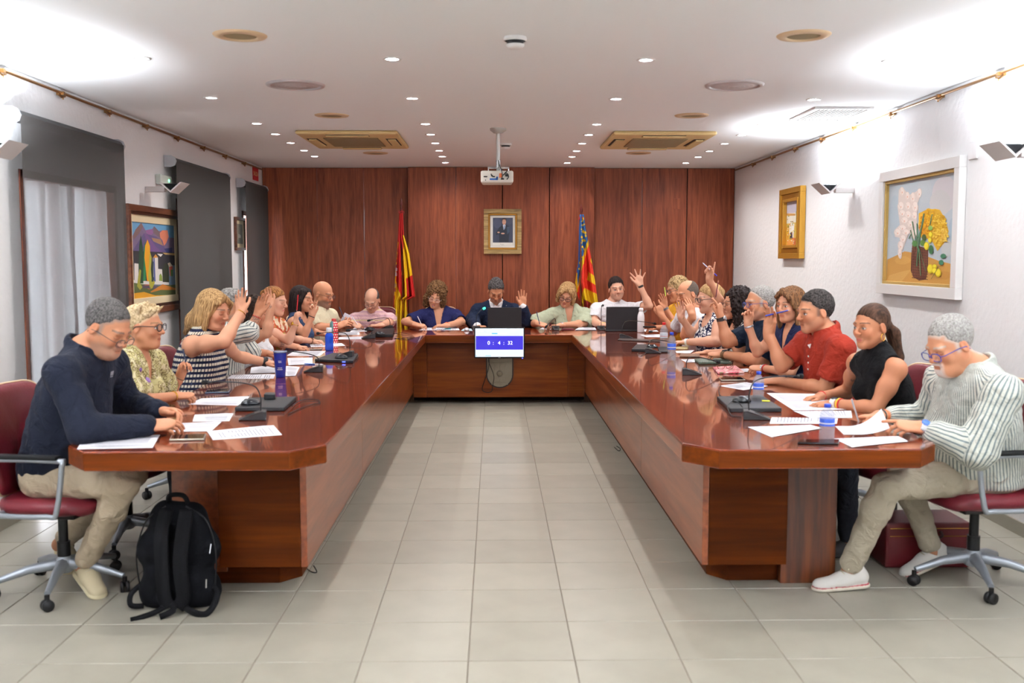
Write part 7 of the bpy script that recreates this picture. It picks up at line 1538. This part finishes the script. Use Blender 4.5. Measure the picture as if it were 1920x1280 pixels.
# ---- bottles, tumbler
def bottle(px, ybase, ytop, w_px, prof, label, m, parts, cat='bottle', name='water_bottle', seg=28):
    b0 = TP(px, ybase); k = b0[1]/FPX; H_ = (ybase-ytop)*k*1.0; r_ = w_px/2*k; e = empty(name, b0, label=label, cat=cat)
    MB().lathe([(x*r_, z*H_) for x, z in prof], seg).build('body', m, e)
    for nm, pf, mm in parts: MB().lathe([(x*r_, z*H_) for x, z in pf], seg).build(nm, mm, e)
    return e, r_, H_
M_pet = mat('clear_plastic', (.42, .46, .52), .05, trans=.0, alpha=.34, spec=1.); M_water = mat('water', (.9, .95, 1), .0, trans=1, ior=1.33); M_bluecap = mat('blue_cap', S(36, 70, 190), .4); M_redcap = mat('red_cap', S(214, 40, 44), .4)
PETP = [(.0001, .0), (.80, .0), (.95, .02), (1., .06), (.96, .10), (1., .14), (.96, .18), (1., .22), (.96, .26), (1., .30), (1., .36), (.97, .40), (.97, .60), (1., .64), (.97, .70), (.80, .78), (.55, .85), (.38, .89), (.38, .93)]
for (px, yb_, yt_, w_, capm, lb, lab) in ((1244.5, 652, 604, 15, M_redcap, 'clear plastic water bottle with red cap', 'red'), (1259, 676, 622, 16.5, M_bluecap, 'clear plastic water bottle with blue cap in front of the red-capped one', 'blue'), (1421.5, 751, 695, 21, M_bluecap, 'small clear water bottle with blue cap behind the near right microphone', 'blue'), (1550, 824, 755, 29, M_bluecap, 'small clear water bottle with blue cap, nearest the camera', 'blue')):
    e, r_, H_ = bottle(px, yb_, yt_, w_, PETP, lb, M_pet, [('water', [(.0001, .012), (.78, .012), (.92, .05), (.93, .36), (.92, .52), (.0001, .52)], mat('water_tint', (.85, .9, .95), .02, alpha=.07)), ('label_band', [(.985, .40), (.985, .60)], mat('label_'+lab, S(60, 96, 200) if lab == 'blue' else S(206, 214, 226), .5)), ('cap', [(.40, .905), (.44, .91), (.44, .99), (.40, 1.), (.0001, 1.)], capm)])
    MB().lathe([(r_*.988, H_*.46), (r_*.988, H_*(.475 if lab == 'red' else .49))], 28).build('label_stripe', M_redcap if lab == 'red' else M_trimw, e)
e, r_, H_ = bottle(617.5, 657, 614, 15.5, [(.0001, 0), (.9, 0), (1, .03), (1, .30), (.9, .36), (1, .42), (1, .62), (.9, .70), (.62, .76), (.62, .78)], 'translucent blue water bottle with white cap', mat('blue_plastic', S(20, 80, 210), .1, alpha=.86), [('cap', [(.64, .78), (.68, .79), (.68, .98), (.6, 1.), (.0001, 1.)], mat('white_cap', S(220, 226, 232), .4))])
DOT = bpy.data.materials.new('dotted_paint'); DOT.use_nodes = True; nt = DOT.node_tree; b = nt.nodes['Principled BSDF']; b.inputs['Roughness'].default_value = .25
tc = N(nt, 'ShaderNodeTexCoord'); sx = N(nt, 'ShaderNodeSeparateXYZ'); nt.links.new(tc.outputs['Object'], sx.inputs[0])
def mth(op, a, b_=None, v=None):
    q = N(nt, 'ShaderNodeMath', operation=op); nt.links.new(a, q.inputs[0])
    if b_ is not None: nt.links.new(b_, q.inputs[1])
    if v is not None: q.inputs[1].default_value = v
    return q.outputs[0]
ang = mth('ARCTAN2', sx.outputs[1], sx.outputs[0]); u_ = mth('MULTIPLY', ang, v=12/(2*PI)*1.); v_ = mth('MULTIPLY', sx.outputs[2], v=1/.0235); row = mth('FLOOR', v_); od = mth('MODULO', row, v=2.); half = mth('MULTIPLY', od, v=.5)
fu = mth('SUBTRACT', mth('FRACT', mth('ADD', mth('ADD', u_, half), v=20.)), v=.5); fv = mth('SUBTRACT', mth('FRACT', v_), v=.5)
dd = mth('ADD', mth('MULTIPLY', fu, fu), mth('MULTIPLY', fv, fv)); dot = mth('LESS_THAN', dd, v=.085)
mx = N(nt, 'ShaderNodeMix', data_type='RGBA'); mx.inputs[6].default_value = (*S(200, 24, 48), 1); mx.inputs[7].default_value = (*S(246, 226, 206), 1); nt.links.new(dot, mx.inputs[0])
side = mth('LESS_THAN', mth('ADD', sx.outputs[0], mth('MULTIPLY', sx.outputs[1], v=.2)), v=-.008); m2_ = N(nt, 'ShaderNodeMix', data_type='RGBA'); nt.links.new(side, m2_.inputs[0]); nt.links.new(mx.outputs[2], m2_.inputs[6]); m2_.inputs[7].default_value = (*S(96, 146, 148), 1); nt.links.new(m2_.outputs[2], b.inputs['Base Color'])
bottle(626.5, 643, 597, 15, [(.0001, 0), (.95, 0), (1, .02), (1, .76), (.9, .84), (.62, .90)], 'metal bottle, red with cream dots and teal side, red cap', DOT, [('cap', [(.55, .88), (.56, .98), (.5, 1.), (.0001, 1.)], mat('dull_red', S(176, 50, 44), .4))])
bottle(1201.5, 623, 577, 13.3, [(.0001, 0), (.95, 0), (1, .02), (1, .62), (.92, .72), (.62, .84), (.55, .87)], 'matt white slim metal bottle beside the right-hand laptop', mat('matt_white', S(226, 228, 234), .35), [('ring', [(.57, .868), (.57, .878)], M_alu), ('cap', [(.58, .88), (.62, .90), (.62, .98), (.5, 1.), (.0001, 1.)], MATS['matt_white'])])
M_tum = mat('tumbler_blue', S(20, 34, 130), .25)
e, r_, H_ = bottle(526, 707, 657, 24, [(.0001, 0), (.72, 0), (.76, .02), (1., .90), (1., .93)], 'royal blue tumbler with small white print on the left arm', M_tum, [('lid', [(.98, .93), (1.04, .94), (1.04, .99), (.9, 1.), (.0001, .985)], mat('lid_clear', S(120, 130, 150), .15))], 'tumbler', 'tumbler')
q = MB()
for z, w_ in ((.62, .012), (.57, .012), (.36, .018), (.30, .022)): 
    for i in range(5):
        a0 = -PI/2+.15+(i-2.5)*w_*9; a1 = a0+w_*7; rr_ = r_*(.76+.24*(z/.9))+.0006
        q.add([(rr_*math.cos(a0), rr_*math.sin(a0), z*H_), (rr_*math.cos(a1), rr_*math.sin(a1), z*H_), (rr_*math.cos(a1), rr_*math.sin(a1), (z+.02)*H_), (rr_*math.cos(a0), rr_*math.sin(a0), (z+.02)*H_)], [(0, 1, 2, 3)])
q.build('printed_text', M_trimw, e)['kind'] = 'stuff'
# ---- phones, notebooks, pens
M_ph = mat('phone_glass', S(16, 16, 20), .08); M_phs = mat('phone_silver', S(150, 142, 130), .3, .6)
def phone(q, label, m1=M_ph, h=.009, m0=None):
    o = slabq(q, h, 'phone', label, 'phone', m0 or m1, .003); p = [TP(*a) for a in q]; c = sum(p)/4; L = [(a-c)*.93 for a in p]
    area = sum(L[i][0]*L[(i+1) % 4][1]-L[(i+1) % 4][0]*L[i][1] for i in range(4))
    if area < 0: L = L[::-1]
    MB().add([a+V(0, 0, h+.0004) for a in L], [(0, 1, 2, 3)]).build('screen', M_ph, o); return o
phone([(1495, 833), (1499, 827), (1574, 826.5), (1572, 834)], 'black phone lying before the nearest water bottle')
phone([(317, 827), (321, 819), (387, 816), (383, 826)], 'silver-edged phone between the sheets at the near left end', m0=M_phs)
phone([(384, 738), (389, 732), (434, 730.5), (429, 737)], 'dark phone in front of the striped top', m0=mat('phone_blue', S(60, 76, 100), .3))
phone([(566, 656), (570, 652.5), (605, 652.5), (603, 656)], 'pale phone beside the tattooed forearm', m0=M_phs)
phone([(1348, 710), (1352, 714.5), (1398, 714), (1390, 708.5)], 'grey phone below the pink notebook', m0=M_phs)
slabq([(1274, 670), (1276, 665), (1312, 665), (1312, 670.5)], .012, 'wallet', 'brown leather wallet behind the green notebook', 'wallet', mat('brown_leather', S(110, 72, 48), .5))
slabq([(1267, 655), (1269, 651.5), (1291, 652), (1290, 655.5)], .014, 'glasses_case', 'cream glasses case right of the red-capped bottle', 'case', mat('cream_case', S(206, 190, 140), .5))
p_ = TP(1512, 790)
o = slabq([(1302, 676), (1310, 683), (1372, 683), (1364, 675)], .018, 'notebook', 'green spiral-bound notebook under a microphone', 'notebook', mat('green_cover', S(62, 78, 66), .5))
sp_ = MB(); a_ = TP(1312, 682.6)+V(0, 0, .010)-V(*o.location); b_ = TP(1370, 682.6)+V(0, 0, .010)-V(*o.location)
for i in range(16):
    c = a_+(b_-a_)*(i+.5)/16; sp_.tube([c+V(0, .012*math.cos(t), .012*math.sin(t)) for t in [2*PI*k/8 for k in range(8)]], .0018, 5, close=True)
sp_.build('spiral', M_silver, o)['kind'] = 'stuff'
o = slabq([(1336, 690), (1346, 701), (1396, 700), (1380, 688)], .012, 'notebook', 'pink floral notebook on the right arm', 'notebook', cloth('pink_floral', S(226, 190, 186), 'blots', S(206, 90, 110), S(120, 110, 80), sc=60, rough=.4))
g = MB(); c = TP(1360, 692, ZT+.012)
for s_ in (-1, 1): g.tube([c+V(.032*s_, 0, .018)+V(.026*math.cos(t), .004*s_, .018*math.sin(t))-c for t in [2*PI*k/14 for k in range(14)]], .0018, 6, close=True); g.tube([V(.058*s_, 0, .028), V(.06*s_, .06, .012), V(.055*s_, .12, .004)], .0018, 6)
g.tube([V(-.006, 0, .024), V(.006, 0, .024)], .0018, 6); o = g.build('eyeglasses', mat('tortoise', S(110, 56, 36), .3))
o.location = c; tag(o, 'tortoiseshell glasses resting on the pink notebook', 'glasses')
tag(MB().box((-.02, -.012, 0), (.02, .012, .004)).build('sticky_note', mat('sticky_yellow', S(226, 220, 60), .7), loc=tuple(TP(1436, 752, ZT+.023))), 'small yellow sticky note on the near right laptop', 'note')
def pen(a, b_, label, c, c2=None, r=.0042, split=.35):
    a = np.asarray(a, float); b_ = np.asarray(b_, float); d = nrm(b_-a); m_ = (a+b_)/2; e = empty('pen', m_, label=label, cat='pen')
    MB().tube([a-m_, a+(b_-a)*(1-split)-m_], r, 8).build('barrel', mat('pen_%02x%02x%02x' % tuple(int(x*255) for x in c), c, .3), e)
    c2 = c2 or c; MB().tube([a+(b_-a)*(1-split)-m_, b_-m_], r*1.12, 8).build('cap', mat('pen_%02x%02x%02x' % tuple(int(x*255) for x in c2), c2, .3), e)
    MB().tube([a-m_, a-d*.012-m_], [r*.8, .001], 8).build('point', M_silver, e)
def hp(info, side, x=0, y=.07, z=-.02): return info['A'][side][4]['frame'].p(x, y, z)
pen(TP(604, 684)+V(0, 0, .004), TP(571, 683)+V(0, 0, .004), 'blue and white pen on the left arm beside the blue tumbler', S(226, 226, 230), S(40, 100, 190), split=.6)
def held(info, side, tip, end, label, c, c2=None, off=(0, .085, -.016), **k):
    """tip/end px; the pen passes through the fist"""
    h_ = hp(info, side, *off); Y = h_[1]; a = P(*tip, Y); b_ = P(*end, Y); m_ = (a+b_)/2; L_ = max(np.linalg.norm(b_-a), .13); d = nrm(b_-a); pen(m_-d*L_/2, m_+d*L_/2, label, c, c2, **k)
held(L6, 'R', (557, 577), (558.5, 557), 'red pen held up by the auburn-haired woman', S(196, 26, 40))
held(L2, 'L', (349, 682), (346, 668), 'dark pen held up by the woman in the floral blouse', S(40, 50, 80))
held(R1, 'L', (1249, 561), (1246, 539), 'lime green pen held up by the woman in the mustard cardigan', S(190, 214, 90))
held(R4, 'R', (1319, 494), (1344, 517), 'blue and clear pen held high by the woman with curly black hair', S(200, 204, 226), S(50, 60, 200), split=.3)
held(R5, 'R', (1343, 551), (1346, 531), 'maroon pen held up by the white-haired man in the dark polo', S(96, 20, 40), S(150, 90, 60), split=.12)
held(R7, 'R', (1477, 582), (1435, 592), 'blue pen held between the raised fingers of the man in red', S(40, 60, 160), off=(.01, .10, -.02))
held(B1, 'R', (792, 612), (783, 593), 'white pen in the hand of the woman in the navy V-neck top', S(236, 230, 236))
held(B3, 'R', (1013, 612), (1006, 584), 'dark blue pen in the hand of the woman in green', S(40, 46, 90))
held(B0, 'R', (672, 610), (660, 593), 'white pen in the hand of the man in the pink checked polo', S(226, 226, 232))
held(R9, 'R', (1606, 778), (1602, 765), 'short silver pen in the fist of the man in the striped shirt', S(180, 180, 184))
h_ = hp(L8, 'L', .02, .08, -.03); tag(MB().box((-.035, -.004, -.05), (.035, .004, .05), Ry(.5)@Rz(.3), V(0, 0, 0)).build('phone', mat('phone_white', S(214, 214, 226), .3), loc=tuple(h_+V(0, -.02, .01)), bev=.003), 'white phone held by the bald bearded man', 'phone')
pen(h_+V(-.02, -.05, .03), h_+V(-.06, -.04, .13), 'dark pen between the fingers of the bald bearded man', S(40, 44, 70))
h_ = hp(R1, 'R', .0, .09, -.01); tag(MB().box((-.07, -.02, -.008), (.07, .02, .008)).build('remote_control', M_black, loc=tuple(h_+V(0, -.02, .02)), bev=.004), 'black remote in the far hand of the woman in mustard', 'remote')
# metal clip on red polo = lapel microphone tag
# ================================================================ BACKPACK
bp_ = V(*PZ(326, 1146, 0.)); bp_[1] += .10; e = empty('backpack', (bp_[0], bp_[1], 0), label='black backpack standing on the floor beside the left table pedestal', cat='backpack')
fr = Fr(V(bp_[0], bp_[1], 0), np.eye(3)); M_nyl = mat('black_nylon', S(9, 10, 14), .9, spec=.12, bump=(200, .3)); M_web = mat('black_webbing', S(8, 8, 11), .8, spec=.15)
L_ = [C(fr, (-.09, 0, .07), (.09, 0, .07), .095, None, .06), C(fr, (-.10, 0, .26), (.10, 0, .26), .092, .088, .08), C(fr, (-.05, .0, .41), (.06, 0, .40), .072, None, .09), C(fr, (-.08, -.06, .14), (.08, -.06, .14), .055, None, .04), cut(V(bp_[0], bp_[1], .004), V(0, 0, -1))]
v, q = mesh_from(L_, .008, wob(.004, .9, 1.)); rawmesh('bag_body', v, q, M_nyl, V(bp_[0], bp_[1], 0), parent=e)
def strap(pts, name, w_=.024, t=.005, m=M_web):
    sp = smooth_path(pts, 6); mb = MB(); vs = []
    for i, p in enumerate(sp):
        d = nrm(sp[min(i+1, len(sp)-1)]-sp[max(i-1, 0)]); s_ = nrm(np.cross(d, V(0, -1, .25))); n_ = np.cross(s_, d)
        vs += [p+s_*w_+n_*t, p-s_*w_+n_*t, p-s_*w_-n_*t, p+s_*w_-n_*t]
    f = [(0, 1, 2, 3)[::-1], tuple(range(len(vs)-4, len(vs)))]
    for i in range(len(sp)-1):
        for k in range(4): f.append((i*4+k, i*4+(k+1) % 4, i*4+4+(k+1) % 4, i*4+4+k))
    return mb.add(vs, f, True).build(name, m, e)
strap([(-.035, -.05, .45), (-.04, -.115, .36), (-.035, -.135, .22), (-.03, -.13, .08), (-.01, -.13, .03)], 'shoulder_strap', .030, .009); strap([(.055, -.05, .45), (.055, -.115, .36), (.045, -.135, .22), (.055, -.13, .08), (.03, -.13, .03)], 'shoulder_strap', .030, .009)
strap([(-.02, -.13, .04), (-.06, -.16, .02), (-.12, -.20, .008), (-.15, -.22, .006)], 'loose_strap', .012, .002); strap([(.05, -.13, .04), (.10, -.16, .02), (.16, -.17, .012), (.185, -.12, .035), (.19, -.08, .075), (.16, -.05, .10)], 'loose_strap', .014, .002)
strap([(-.14, -.08, .02), (-.19, -.10, .03), (-.20, -.07, .07), (-.17, -.03, .10)], 'loose_strap', .012, .002); strap([(0, -.13, .05), (.02, -.17, .03), (-.03, -.2, .012)], 'loose_strap', .014, .003)
MB().tube(smooth_path([(-.04, -.01, .475), (-.03, -.02, .51), (.03, -.02, .51), (.05, -.01, .47)], 5), .011, 8).build('carry_handle', M_web, e)
MB().tube([(.165, -.07, .30), (.162, -.085, .26)], .003, 6).build('zip_pull', M_silver, e); MB().tube([(.150, -.105, .15), (.148, -.105, .11)], .004, 6).build('zip_pull', M_silver, e)
for pts in ([(.17, -.04, .10), (.178, -.045, .25), (.14, -.045, .40), (.05, -.05, .468)], [(-.17, -.04, .10), (-.178, -.045, .25), (-.13, -.045, .40), (-.04, -.05, .468)]): MB().tube(smooth_path(pts, 6), .0035, 6).build('zip', M_black, e)
# ================================================================ RED BOX BEHIND THE RIGHT CHAIR
p_ = PZ(1690, 1066, 0); e = empty('document_box', (p_[0]+.16, p_[1]+.15, 0), label='dark red document box with thin gold lines on the floor behind the right chair', cat='box')
MB().box((-.24, -.14, .0), (.20, .14, .235)).build('box_body', mat('dark_red_leather', S(92, 20, 26), .4), e, bev=.012)
for z in (.165, .205): MB().box((-.22, -.1415, z), (.19, -.139, z+.003)).build('gold_line', M_gold, e)
MB().tube(smooth_path([(-.08, -.14, .19), (-.07, -.17, .17), (.03, -.17, .17), (.04, -.14, .19)], 5), .007, 8).build('handle', mat('dark_handle', S(50, 14, 16), .5), e)
# small cable ends peeping out under the table arms
cord([PZ(588, 1060, .03), PZ(594, 1072, .004), PZ(585, 1072, .004), PZ(576, 1066, .004)], 'short cable end under the left table arm', .003)
cord([PZ(1152, 838, .01), PZ(1160, 845, .004), PZ(1163, 841, .004), PZ(1156, 836, .02)], 'short cable end under the right table arm', .003)
